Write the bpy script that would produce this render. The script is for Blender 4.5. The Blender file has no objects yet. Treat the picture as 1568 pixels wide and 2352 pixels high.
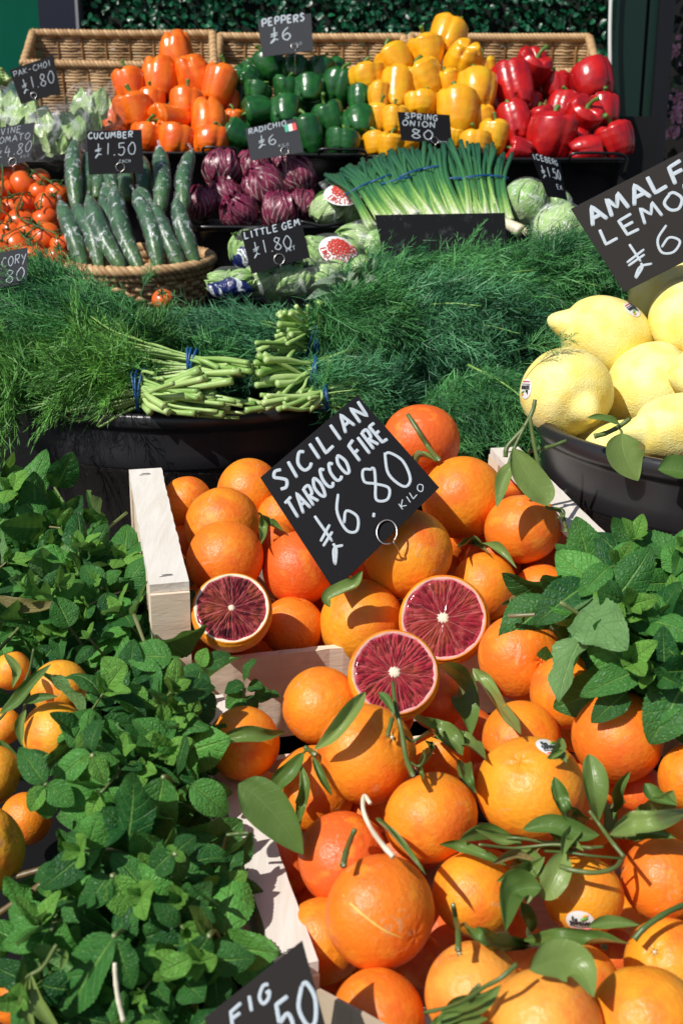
# Fruit and vegetable market stall in hard sunlight: everything is procedural mesh code.
import bpy, math, random
import numpy as np
from mathutils import Vector, Matrix

random.seed(7)
RNG = np.random.default_rng(11)
C = bpy.context.scene.collection
PI = math.pi
R = math.radians

# ------------------------------------------------------------------ camera frame
FPX = 2613.0                       # focal length in photo-view pixels (1568 x 2352 view of the frame)
CAM = np.array((0.0, 0.0, 1.4))
PITCH = R(17)
FW = np.array((0, math.cos(PITCH), -math.sin(PITCH)))
UP = np.array((0, math.sin(PITCH), math.cos(PITCH)))
RT = np.array((1.0, 0, 0))


def ray(px, py):
    return FW + RT * ((px - 784) / FPX) + UP * ((1176 - py) / FPX)


def W(px, py, d):
    """world point seen at (px, py) that lies d metres into the scene"""
    return CAM + d * ray(px, py)


def M(n, d):
    return n * d / FPX


def nrm(v):
    v = np.asarray(v, float)
    return v / (np.linalg.norm(v, axis=-1, keepdims=True) + 1e-12)


def proj(p):
    q = np.asarray(p) - CAM
    d = q @ FW
    return 784 + FPX * (q @ RT) / d, 1176 - FPX * (q @ UP) / d, d


# ------------------------------------------------------------------ mesh builder
class MB:
    def __init__(s):
        s.V, s.Q, s.T, s.A, s.n = [], [], [], [], 0

    def add(s, V, quads=None, tris=None, attr=None):
        V = np.asarray(V, float).reshape(-1, 3)
        s.V.append(V)
        if quads is not None and len(quads):
            s.Q.append(np.asarray(quads, int).reshape(-1, 4) + s.n)
        if tris is not None and len(tris):
            s.T.append(np.asarray(tris, int).reshape(-1, 3) + s.n)
        if attr is None:
            attr = np.zeros((len(V), 3))
        s.A.append(np.asarray(attr, float).reshape(-1, 3))
        s.n += len(V)

    def mesh(s, name, mat, smooth=True, origin=(0, 0, 0)):
        me = bpy.data.meshes.new(name)
        V = np.concatenate(s.V) - np.asarray(origin)
        Q = np.concatenate(s.Q) if s.Q else np.zeros((0, 4), int)
        T = np.concatenate(s.T) if s.T else np.zeros((0, 3), int)
        me.vertices.add(len(V))
        me.vertices.foreach_set('co', V.ravel().astype(np.float32))
        loops = np.concatenate((Q.ravel(), T.ravel())).astype(np.int32)
        me.loops.add(len(loops))
        me.loops.foreach_set('vertex_index', loops)
        st = np.concatenate((np.arange(len(Q)) * 4, len(Q) * 4 + np.arange(len(T)) * 3)).astype(np.int32)
        me.polygons.add(len(st))
        me.polygons.foreach_set('loop_start', st)
        me.update(calc_edges=True)
        me.polygons.foreach_set('use_smooth', np.full(len(st), bool(smooth)))
        at = me.attributes.new('lc', 'FLOAT_VECTOR', 'POINT')
        at.data.foreach_set('vector', np.concatenate(s.A).ravel().astype(np.float32))
        me.materials.append(mat)
        return me

    def build(s, name, mat, parent=None, smooth=True, origin=None):
        if origin is None:
            origin = np.array(parent['_o']) if parent is not None and '_o' in parent else np.zeros(3)
        o = bpy.data.objects.new(name, s.mesh(name, mat, smooth, origin))
        C.objects.link(o)
        if parent is not None:
            o.parent = parent
        else:
            o.location = origin
        return o


def thing(name, label, cat, loc, group=None):
    o = bpy.data.objects.new(name, None)
    C.objects.link(o)
    o.empty_display_size = .03
    o.location = loc
    o['_o'] = [float(v) for v in loc]
    return tag(o, label, cat, group)


def tag(o, label, cat, group=None, kind=None):
    if label:
        o['label'] = label
    if cat:
        o['category'] = cat
    if group:
        o['group'] = group
    if kind:
        o['kind'] = kind
    return o


def struct(o):
    o['kind'] = 'structure'
    return o


def inst(name, me, parent=None, mat4=None):
    o = bpy.data.objects.new(name, me)
    C.objects.link(o)
    if parent is not None:
        o.parent = parent
    if mat4 is not None:
        o.matrix_local = mat4
    return o


# ------------------------------------------------------------------ shape helpers
def grid_faces(nu, nv, wrap_u=False):
    """verts indexed j*nu+i, j along v"""
    i = np.arange(nu if wrap_u else nu - 1)
    j = np.arange(nv - 1)
    I, J = np.meshgrid(i, j)
    I = I.ravel()
    J = J.ravel()
    I2 = (I + 1) % nu
    return np.stack((J * nu + I, J * nu + I2, (J + 1) * nu + I2, (J + 1) * nu + I), 1)


def frames(P):
    P = np.asarray(P, float)
    T = nrm(np.gradient(P, axis=0))
    n = len(P)
    Nn = np.zeros_like(P)
    a = np.array((0, 0, 1.0)) if abs(T[0][2]) < .9 else np.array((1.0, 0, 0))
    Nn[0] = nrm(np.cross(np.cross(T[0], a), T[0]))
    for k in range(1, n):
        v = Nn[k - 1] - T[k] * np.dot(Nn[k - 1], T[k])
        Nn[k] = nrm(v)
    return T, Nn, np.cross(T, Nn)


def tube(mb, P, rad, segs=8, caps=True, rnd=0.0, flat=1.0, normal=None):
    P = np.asarray(P, float)
    n = len(P)
    rad = np.broadcast_to(np.asarray(rad, float), (n,))
    T, Nn, B = frames(P)
    if normal is not None:
        Nn = nrm(np.asarray(normal) - T * (T @ np.asarray(normal))[:, None])
        B = np.cross(T, Nn)
    th = np.arange(segs) * 2 * PI / segs
    V = P[:, None, :] + rad[:, None, None] * (np.cos(th)[None, :, None] * Nn[:, None, :] * flat + np.sin(th)[None, :, None] * B[:, None, :])
    q = grid_faces(segs, n, True)
    v = np.repeat(np.linspace(0, 1, n), segs)
    A = np.stack((np.tile(np.linspace(0, 1, segs), n), v, np.full(n * segs, rnd)), 1)
    V = V.reshape(-1, 3)
    tris = []
    if caps:
        base = len(V)
        V = np.concatenate((V, P[:1], P[-1:]))
        A = np.concatenate((A, [[2, 0, rnd], [2, 1, rnd]]))
        for k in range(segs):
            tris.append((base, (k + 1) % segs, k))
            tris.append((base + 1, (n - 1) * segs + k, (n - 1) * segs + (k + 1) % segs))
    mb.add(V, q, tris, A)


def smooth_path(pts, n=16):
    """Catmull-Rom through pts"""
    P = np.asarray(pts, float)
    if len(P) == 2:
        return P[0] + (P[1] - P[0]) * np.linspace(0, 1, n)[:, None]
    Q = np.concatenate((2 * P[:1] - P[1:2], P, 2 * P[-1:] - P[-2:-1]))
    out = []
    m = len(P) - 1
    per = max(2, n // m)
    for k in range(m):
        p0, p1, p2, p3 = Q[k:k + 4]
        for t in np.linspace(0, 1, per, endpoint=False):
            out.append(.5 * (2 * p1 + (p2 - p0) * t + (2 * p0 - 5 * p1 + 4 * p2 - p3) * t * t + (3 * p1 - p0 - 3 * p2 + p3) * t ** 3))
    out.append(P[-1])
    return np.array(out)


def box(mb, o, ax, ay, az):
    """box from corner o with edge vectors"""
    o, ax, ay, az = (np.asarray(k, float) for k in (o, ax, ay, az))
    V = [o, o + ax, o + ax + ay, o + ay, o + az, o + ax + az, o + ax + ay + az, o + ay + az]
    Q = [(0, 3, 2, 1), (4, 5, 6, 7), (0, 1, 5, 4), (1, 2, 6, 5), (2, 3, 7, 6), (3, 0, 4, 7)]
    if np.dot(np.cross(ax, ay), az) < 0:
        Q = [q[::-1] for q in Q]
    mb.add(V, Q)


def lathe(mb, prof, segs=96, c=(0, 0, 0), mat3=None, rnd=0, mod=None):
    """prof: list of (r, z)"""
    prof = np.asarray(prof, float)
    th = np.arange(segs) * 2 * PI / segs
    r = prof[:, 0][:, None] * np.ones(segs)
    if mod is not None:
        r = r * mod(th)[None, :]
    V = np.stack((r * np.cos(th), r * np.sin(th), np.broadcast_to(prof[:, 1][:, None], r.shape)), -1).reshape(-1, 3)
    if mat3 is not None:
        V = V @ np.asarray(mat3).T
    n = len(prof)
    A = np.stack((np.tile(th / (2 * PI), n), np.repeat(np.linspace(0, 1, n), segs), np.full(n * segs, rnd)), 1)
    mb.add(V + np.asarray(c), grid_faces(segs, n, True), None, A)


class Lump:
    """smooth pseudo-random scalar field on directions / points"""
    def __init__(s, seed, k=10, lo=1.5, hi=4.0):
        g = np.random.default_rng(seed)
        s.D = nrm(g.normal(size=(k, 3))) * g.uniform(lo, hi, (k, 1))
        s.p = g.uniform(0, 2 * PI, k)
        s.a = g.uniform(.4, 1, k) / np.linalg.norm(s.D, axis=1)
        s.a /= s.a.sum()

    def __call__(s, P):
        return (np.sin(P @ s.D.T + s.p) * s.a).sum(-1)


def sphere_dirs(nu=48, nv=32):
    th = np.arange(nu) * 2 * PI / nu
    ph = np.linspace(0, PI, nv)
    ph[0], ph[-1] = 1e-3, PI - 1e-3
    D = np.stack((np.sin(ph)[:, None] * np.cos(th), np.sin(ph)[:, None] * np.sin(th), np.cos(ph)[:, None] * np.ones(nu)), -1).reshape(-1, 3)
    A = np.stack((np.tile(th / (2 * PI), nv), np.repeat(ph / PI, nu), np.zeros(nu * nv)), 1)
    return D, grid_faces(nu, nv, True)[:, ::-1], A


def basis_z(z, x=None, roll=0.0):
    """3x3 with columns X,Y,Z; Z along z"""
    z = nrm(z)
    a = np.array((0, 0, 1.0)) if x is None else np.asarray(x, float)
    if abs(np.dot(nrm(a), z)) > .98:
        a = np.array((1.0, 0, 0))
    X = nrm(a - z * np.dot(a, z))
    Y = np.cross(z, X)
    c, s_ = math.cos(roll), math.sin(roll)
    return np.stack((X * c + Y * s_, Y * c - X * s_, z), 1)


def mat4(m3, loc, sc=1.0):
    sc = np.broadcast_to(np.asarray(sc, float), (3,))
    m = np.eye(4)
    m[:3, :3] = np.asarray(m3) * sc[None, :]
    m[:3, 3] = loc
    return Matrix(m.tolist())


# ------------------------------------------------------------------ node helpers
def new_mat(name):
    m = bpy.data.materials.new(name)
    m.use_nodes = True
    nt = m.node_tree
    b = nt.nodes['Principled BSDF']
    return m, nt, b


def nd(nt, typ, ins=None, **props):
    n = nt.nodes.new('ShaderNode' + typ)
    for k, v in props.items():
        setattr(n, k, v)
    for k, v in (ins or {}).items():
        if isinstance(v, bpy.types.NodeSocket):
            nt.links.new(v, n.inputs[k])
        else:
            n.inputs[k].default_value = v
    return n


def setin(nt, n, k, v):
    if isinstance(v, bpy.types.NodeSocket):
        nt.links.new(v, n.inputs[k])
    else:
        n.inputs[k].default_value = v


def mixc(nt, f, a, b, mode='MIX'):
    n = nt.nodes.new('ShaderNodeMix')
    n.data_type = 'RGBA'
    n.blend_type = mode
    setin(nt, n, 0, f)
    setin(nt, n, 6, a if isinstance(a, bpy.types.NodeSocket) else (*a, 1))
    setin(nt, n, 7, b if isinstance(b, bpy.types.NodeSocket) else (*b, 1))
    return n.outputs[2]


def ma(nt, op, a, b=None, c=None, clamp=False):
    n = nt.nodes.new('ShaderNodeMath')
    n.operation = op
    n.use_clamp = clamp
    setin(nt, n, 0, a)
    if b is not None:
        setin(nt, n, 1, b)
    if c is not None:
        setin(nt, n, 2, c)
    return n.outputs[0]


def ramp(nt, f, stops):
    n = nt.nodes.new('ShaderNodeValToRGB')
    setin(nt, n, 0, f)
    e = n.color_ramp.elements
    while len(e) < len(stops):
        e.new(.5)
    for k, (p, c) in enumerate(stops):
        e[k].position = p
        e[k].color = (*c, 1) if len(c) == 3 else c
    return n.outputs[0]


def mapr(nt, v, a, b, c=0.0, d=1.0):
    n = nd(nt, 'MapRange', {0: v, 1: a, 2: b, 3: c, 4: d})
    return n.outputs[0]


def noise(nt, vec, scale, detail=2.0, rough=.5, dist=0.0):
    return nd(nt, 'TexNoise', {'Vector': vec, 'Scale': scale, 'Detail': detail, 'Roughness': rough, 'Distortion': dist}).outputs[0]


def obj_co(nt):
    return nd(nt, 'TexCoord').outputs['Object']


def lc(nt):
    a = nd(nt, 'Attribute', attribute_name='lc')
    s = nd(nt, 'SeparateXYZ', {0: a.outputs['Vector']})
    return s.outputs[0], s.outputs[1], s.outputs[2], a.outputs['Vector']


def bump(nt, b, h, strength=.3, dist=.001, inp='Normal', prev=None):
    n = nd(nt, 'Bump', {'Strength': strength, 'Distance': dist, 'Height': h})
    if prev is not None:
        nt.links.new(prev, n.inputs['Normal'])
    nt.links.new(n.outputs[0], b.inputs[inp])
    return n.outputs[0]


def mapping(nt, vec, scale=(1, 1, 1), loc=(0, 0, 0)):
    return nd(nt, 'Mapping', {'Vector': vec, 'Scale': scale, 'Location': loc}).outputs[0]


def plain(name, col, rough=.5, spec=.5, metal=0.0, nscale=0, namp=.15, bscale=0, bstr=.2, bdist=.001):
    m, nt, b = new_mat(name)
    co = obj_co(nt)
    c = (*col, 1)
    b.inputs['Base Color'].default_value = c
    if nscale:
        n = noise(nt, co, nscale, 4)
        dark = tuple(k * (1 - namp * 2) for k in col)
        lite = tuple(min(1, k * (1 + namp)) for k in col)
        nt.links.new(mixc(nt, n, dark, lite), b.inputs['Base Color'])
    if bscale:
        bump(nt, b, noise(nt, co, bscale, 3), bstr, bdist)
    b.inputs['Roughness'].default_value = rough
    b.inputs['Specular IOR Level'].default_value = spec
    b.inputs['Metallic'].default_value = metal
    return m
# ------------------------------------------------------------------ materials
def mat_orange():
    m, nt, b = new_mat('orange_peel')
    co = obj_co(nt)
    oi = nd(nt, 'ObjectInfo')
    off = nd(nt, 'VectorMath', {0: co, 1: oi.outputs['Random']}, operation='ADD').outputs[0]
    n1 = noise(nt, off, 1.3, 3, .55)
    blush = mixc(nt, mapr(nt, n1, .43, .72, 0, .85), oi.outputs['Color'], (.80, .135, .018))
    n2 = noise(nt, off, 2.1, 2)
    yel = mixc(nt, mapr(nt, n2, .55, .72, 0, .55), blush, (.90, .36, .025))
    # speckle of the oil glands
    vo = nd(nt, 'TexVoronoi', {'Vector': off, 'Scale': 38.0}).outputs['Distance']
    spk = mixc(nt, mapr(nt, vo, .0, .35, .22, 0), yel, (.60, .13, .01))
    # dry scars and rubbed patches
    n3 = noise(nt, mapping(nt, off, (1.0, 1.0, 2.2)), 2.3, 6, .62, 1.2)
    scar = mapr(nt, n3, .625, .67, 0, .55)
    sc = mixc(nt, scar, spk, (.62, .34, .17))
    n4 = noise(nt, off, 17, 2)
    sc = mixc(nt, mapr(nt, n4, .735, .76, 0, .7), sc, (.35, .15, .05))
    nt.links.new(sc, b.inputs['Base Color'])
    nb = noise(nt, off, 9, 3)
    h = ma(nt, 'ADD', ma(nt, 'MULTIPLY', mapr(nt, vo, 0, .4), .6), ma(nt, 'MULTIPLY', nb, .8))
    bump(nt, b, h, .17, .013)
    nt.links.new(mapr(nt, n2, .3, .7, .36, .5), b.inputs['Roughness'])
    b.inputs['Specular IOR Level'].default_value = .45
    b.inputs['Subsurface Weight'].default_value = .10
    b.inputs['Subsurface Radius'].default_value = (.3, .1, .02)
    b.inputs['Subsurface Scale'].default_value = .1
    return m


def mat_lemon():
    m, nt, b = new_mat('lemon_peel')
    co = obj_co(nt)
    oi = nd(nt, 'ObjectInfo')
    off = nd(nt, 'VectorMath', {0: co, 1: oi.outputs['Random']}, operation='ADD').outputs[0]
    n1 = noise(nt, off, 1.8, 3)
    c = mixc(nt, mapr(nt, n1, .38, .66), (.94, .82, .32), (.93, .72, .17))
    n4 = noise(nt, off, 5, 6, .65)
    c = mixc(nt, mapr(nt, n4, .73, .77, 0, .35), c, (.42, .25, .12))
    nt.links.new(c, b.inputs['Base Color'])
    vo = nd(nt, 'TexVoronoi', {'Vector': off, 'Scale': 24.0}).outputs['Distance']
    h = ma(nt, 'ADD', ma(nt, 'MULTIPLY', vo, .5), ma(nt, 'MULTIPLY', noise(nt, off, 5.5, 2), 1.1))
    bump(nt, b, h, .17, .022)
    b.inputs['Roughness'].default_value = .44
    b.inputs['Specular IOR Level'].default_value = .4
    b.inputs['Subsurface Weight'].default_value = .08
    b.inputs['Subsurface Scale'].default_value = .1
    return m


def mat_pepper(name, c1, c2, green=None):
    m, nt, b = new_mat(name)
    co = obj_co(nt)
    oi = nd(nt, 'ObjectInfo')
    off = nd(nt, 'VectorMath', {0: co, 1: oi.outputs['Random']}, operation='ADD').outputs[0]
    n = noise(nt, mapping(nt, off, (1.4, 1.4, .6)), 1.4, 2)
    c = mixc(nt, mapr(nt, n, .36, .64), c1, c2)
    c = mixc(nt, mapr(nt, oi.outputs['Random'], 0, 1, 0, .35), c, c2)
    if green:
        n5 = noise(nt, mapping(nt, off, (1.2, 1.2, .5), (3, 1, 2)), 1.2, 2)
        c = mixc(nt, mapr(nt, n5, .56, .72, 0, .55), c, green)
    nt.links.new(c, b.inputs['Base Color'])
    bump(nt, b, noise(nt, off, 2.6, 1), .05, .06)
    b.inputs['Roughness'].default_value = .31
    b.inputs['Specular IOR Level'].default_value = .5
    b.inputs['Coat Weight'].default_value = .35
    b.inputs['Coat Roughness'].default_value = .2
    return m


def mat_leaf(name, c1, c2, cv, under, nveins=7.0, slope=1.2, rough=.42, transl=.22, brown=0.0, vein=.55, bstr=.5, thin=.06, young=None, crinkle=.0, spec=.4):
    """leaf material: lc = (u -1..1, v 0..1, random)"""
    m, nt, b = new_mat(name)
    u, v, rn, _ = lc(nt)
    au = ma(nt, 'ABSOLUTE', u)
    co = obj_co(nt)
    ph = ma(nt, 'SUBTRACT', ma(nt, 'MULTIPLY', v, nveins), ma(nt, 'MULTIPLY', au, slope))
    fr = ma(nt, 'ABSOLUTE', ma(nt, 'SUBTRACT', ma(nt, 'FRACT', ph), .5))        # .5 on a vein
    vline = mapr(nt, fr, .5 - thin * 1.3, .5, 0, 1)
    mid = mapr(nt, ma(nt, 'ADD', au, ma(nt, 'MULTIPLY', v, thin * .6)), .02, .03 + thin * 1.2, 1, 0)
    vmask = ma(nt, 'MAXIMUM', ma(nt, 'MULTIPLY', vline, .5), mid)
    vd = nd(nt, 'TexVoronoi', {'Vector': nd(nt, 'CombineXYZ', {0: ma(nt, 'MULTIPLY', u, 5.0), 1: ma(nt, 'MULTIPLY', v, 13.0), 2: rn}).outputs[0], 'Scale': 1.0}, feature='DISTANCE_TO_EDGE').outputs['Distance']
    n = noise(nt, co, 60, 3)
    base = mixc(nt, mapr(nt, ma(nt, 'ADD', ma(nt, 'MULTIPLY', n, .35), ma(nt, 'MULTIPLY', ma(nt, 'MULTIPLY', rn, rn), .8)), .12, .95), c1, c2)
    if brown:
        nb = noise(nt, co, 32, 5, .6)
        base = mixc(nt, mapr(nt, nb, .70 - brown * .1, .72, 0, .9), base, (.30, .19, .07))
    if young:
        base = mixc(nt, mapr(nt, rn, 1.05, 1.3), base, young)
    c = mixc(nt, ma(nt, 'MULTIPLY', vmask, vein), base, cv)
    geo = nd(nt, 'NewGeometry')
    c = mixc(nt, ma(nt, 'MULTIPLY', geo.outputs['Backfacing'], .75), c, under)
    nt.links.new(c, b.inputs['Base Color'])
    fine = noise(nt, co, 260, 2)
    h = ma(nt, 'SUBTRACT', ma(nt, 'ADD', ma(nt, 'MULTIPLY', fine, .4), ma(nt, 'MULTIPLY', mapr(nt, vd, 0, .3), crinkle)), vmask)
    bump(nt, b, h, bstr, .0012)
    b.inputs['Roughness'].default_value = rough
    b.inputs['Specular IOR Level'].default_value = spec
    tr = nd(nt, 'BsdfTranslucent', {'Color': mixc(nt, .5, c, (.25, .45, .06))})
    mx = nd(nt, 'MixShader', {0: transl, 1: b.outputs[0], 2: tr.outputs[0]})
    nt.links.new(mx.outputs[0], nt.nodes['Material Output'].inputs['Surface'])
    return m


def mat_thread(name, c1, c2, rough=.5):
    m, nt, b = new_mat(name)
    u, v, rn, _ = lc(nt)
    co = obj_co(nt)
    n = noise(nt, co, 9, 2)
    f = ma(nt, 'ADD', ma(nt, 'MULTIPLY', rn, .55), ma(nt, 'MULTIPLY', n, .75))
    c = mixc(nt, mapr(nt, f, .38, 1.05), c1, c2)
    nt.links.new(c, b.inputs['Base Color'])
    b.inputs['Roughness'].default_value = rough
    b.inputs['Specular IOR Level'].default_value = .35
    return m


def mat_wood(name, c1, c2, scale=(4, 60, 60), rough=.75):
    m, nt, b = new_mat(name)
    co = obj_co(nt)
    mp = mapping(nt, co, scale)
    n = noise(nt, mp, 1.6, 6, .6, .6)
    n2 = noise(nt, co, 30, 4, .6)
    c = mixc(nt, mapr(nt, n, .3, .7), c1, c2)
    c = mixc(nt, mapr(nt, n2, .66, .74, 0, .35), c, (.40, .33, .26))
    nt.links.new(c, b.inputs['Base Color'])
    bump(nt, b, ma(nt, 'ADD', n, ma(nt, 'MULTIPLY', n2, .3)), .5, .0015)
    b.inputs['Roughness'].default_value = rough
    b.inputs['Specular IOR Level'].default_value = .25
    return m


def mat_wicker(name, c1, c2):
    m, nt, b = new_mat(name)
    u, v, rn, _ = lc(nt)
    co = obj_co(nt)
    n = noise(nt, co, 22, 4)
    c = mixc(nt, mapr(nt, ma(nt, 'ADD', ma(nt, 'MULTIPLY', n, .7), ma(nt, 'MULTIPLY', rn, .5)), .25, .95), c1, c2)
    nt.links.new(c, b.inputs['Base Color'])
    bump(nt, b, noise(nt, co, 300, 2), .2, .001)
    b.inputs['Roughness'].default_value = .5
    b.inputs['Specular IOR Level'].default_value = .35
    return m


def mat_tub():
    m, nt, b = new_mat('tub_plastic')
    u, v, rn, _ = lc(nt)
    mp = nd(nt, 'CombineXYZ', {0: ma(nt, 'MULTIPLY', u, 150.0), 1: ma(nt, 'MULTIPLY', v, 4.0), 2: rn}).outputs[0]
    g = noise(nt, mp, 1.0, 5, .7, .8)
    grain = mapr(nt, g, .56, .62)
    st = ma(nt, 'ABSOLUTE', ma(nt, 'SUBTRACT', ma(nt, 'FRACT', ma(nt, 'MULTIPLY', u, 16.0)), .5))
    gro = mapr(nt, st, .485, .5, 0, 1)
    co = obj_co(nt)
    f = noise(nt, co, 330, 3)
    wall = mapr(nt, rn, .4, .6)
    h = ma(nt, 'SUBTRACT', ma(nt, 'MULTIPLY', ma(nt, 'ADD', ma(nt, 'MULTIPLY', grain, .8), gro), ma(nt, 'MULTIPLY', wall, -1.0)), ma(nt, 'MULTIPLY', f, ma(nt, 'SUBTRACT', .55, ma(nt, 'MULTIPLY', wall, .4))))
    bump(nt, b, h, .55, .002)
    d = noise(nt, co, 160, 3, .7)
    c = mixc(nt, mapr(nt, d, .68, .75, 0, .5), (.016, .0135, .0135), (.14, .13, .12))
    nt.links.new(c, b.inputs['Base Color'])
    b.inputs['Roughness'].default_value = .36
    b.inputs['Specular IOR Level'].default_value = .5
    return m


def mat_film(name, tint=(.85, .9, .92), dens=.22, scale=60.0, rough=.12):
    """clear wrinkled wrapping film"""
    m, nt, b = new_mat(name)
    co = obj_co(nt)
    n = noise(nt, co, scale, 4, .6, 1.2)
    n2 = nd(nt, 'TexVoronoi', {'Vector': co, 'Scale': scale * 1.3}).outputs['Distance']
    b.inputs['Base Color'].default_value = (*tint, 1)
    b.inputs['Roughness'].default_value = rough
    b.inputs['Specular IOR Level'].default_value = .8
    bump(nt, b, ma(nt, 'ADD', ma(nt, 'MULTIPLY', n, 2.0), n2), .6, .005)
    tr = nd(nt, 'BsdfTransparent', {0: (1, 1, 1, 1)})
    lw = nd(nt, 'LayerWeight', {'Blend': .35})
    f = ma(nt, 'ADD', ma(nt, 'MULTIPLY', lw.outputs['Facing'], .08), ma(nt, 'MULTIPLY', mapr(nt, n, .54, .68), dens))  # whiter film patches from noise stand in for wrinkle glints
    mx = nd(nt, 'MixShader', {0: ma(nt, 'ADD', f, .025), 1: tr.outputs[0], 2: b.outputs[0]})
    nt.links.new(mx.outputs[0], nt.nodes['Material Output'].inputs['Surface'])
    return m


def mat_cucumber():
    m, nt, b = new_mat('cucumber_skin')
    u, v, rn, _ = lc(nt)
    co = obj_co(nt)
    n = noise(nt, mapping(nt, co, (40, 40, 9)), 1.0, 3)
    c = mixc(nt, mapr(nt, n, .3, .7), (.006, .046, .018), (.022, .115, .030))
    c = mixc(nt, mapr(nt, v, .55, 1.0, 0, .55), c, (.09, .19, .03))
    n2 = noise(nt, co, 110, 2)
    c = mixc(nt, mapr(nt, n2, .66, .72, 0, .5), c, (.14, .20, .08))
    nt.links.new(c, b.inputs['Base Color'])
    bump(nt, b, noise(nt, co, 130, 2), .5, .002)
    b.inputs['Roughness'].default_value = .35
    return m


def mat_flesh():
    """cut face of a blood orange, unit radius in object XY"""
    m, nt, b = new_mat('blood_orange_flesh')
    co = obj_co(nt)
    oi = nd(nt, 'ObjectInfo')
    s = nd(nt, 'SeparateXYZ', {0: co})
    x, y = s.outputs[0], s.outputs[1]
    r = ma(nt, 'SQRT', ma(nt, 'ADD', ma(nt, 'MULTIPLY', x, x), ma(nt, 'MULTIPLY', y, y)))
    th = ma(nt, 'ARCTAN2', y, x)
    wob = ma(nt, 'MULTIPLY', ma(nt, 'SUBTRACT', noise(nt, co, 2.2, 2), .5), .5)
    seg = ma(nt, 'ADD', ma(nt, 'MULTIPLY', th, 10.0 / (2 * PI)), wob)
    fr = ma(nt, 'ABSOLUTE', ma(nt, 'SUBTRACT', ma(nt, 'FRACT', seg), .5))       # .5 on a membrane
    mem = ma(nt, 'MULTIPLY', ma(nt, 'SUBTRACT', .5, fr), ma(nt, 'MULTIPLY', r, .63))
    memb = mapr(nt, mem, .006, .026, 1, 0)
    # vesicles: cells stretched along the radius, each with its own tone
    wv = ma(nt, 'MULTIPLY', ma(nt, 'SUBTRACT', noise(nt, co, 7, 2), .5), .5)
    cx = nd(nt, 'CombineXYZ', {0: ma(nt, 'ADD', ma(nt, 'MULTIPLY', th, 7.5), wv), 1: ma(nt, 'ADD', ma(nt, 'MULTIPLY', r, 3.4), wv), 2: oi.outputs['Random']}).outputs[0]
    vor = nd(nt, 'TexVoronoi', {'Vector': cx, 'Scale': 1.15})
    tone = nd(nt, 'SeparateXYZ', {0: vor.outputs['Color']}).outputs[0]
    cz = vor.outputs['Distance']
    vz = noise(nt, cx, 2.4, 3, .6, .6)
    big = noise(nt, nd(nt, 'VectorMath', {0: co, 1: oi.outputs['Random']}, operation='ADD').outputs[0], 1.7, 2)
    dark = oi.outputs['Color']
    c = mixc(nt, mapr(nt, ma(nt, 'ADD', ma(nt, 'MULTIPLY', tone, .6), ma(nt, 'MULTIPLY', vz, .6)), .30, .85), dark, mixc(nt, .55, mixc(nt, 1.0, dark, (2.6, 2.6, 2.6), 'MULTIPLY'), (.34, .025, .034)))
    c = mixc(nt, mapr(nt, big, .50, .66, 0, .5), c, (.36, .085, .03))
    c = mixc(nt, mapr(nt, noise(nt, nd(nt, 'VectorMath', {0: co, 1: oi.outputs['Random']}, operation='SUBTRACT').outputs[0], 3.1, 3), .54, .68, 0, .42), c, (.56, .13, .11))
    c = mixc(nt, mapr(nt, cz, .45, .8, 0, .42), c, (.46, .09, .075))
    c = mixc(nt, ma(nt, 'MULTIPLY', memb, .5), c, (.58, .14, .14))
    edge = mapr(nt, r, .83, .91, 0, 1)
    c = mixc(nt, ma(nt, 'MULTIPLY', edge, .7), c, (.60, .05, .11))
    nt.links.new(c, b.inputs['Base Color'])
    h = ma(nt, 'ADD', ma(nt, 'MULTIPLY', vz, .25), ma(nt, 'ADD', ma(nt, 'MULTIPLY', cz, -1.3), ma(nt, 'MULTIPLY', memb, -.5)))
    bump(nt, b, h, .55, .05)
    b.inputs['Roughness'].default_value = .22
    b.inputs['Specular IOR Level'].default_value = .35
    b.inputs['Coat Weight'].default_value = .35
    b.inputs['Coat Roughness'].default_value = .10
    return m


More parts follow.
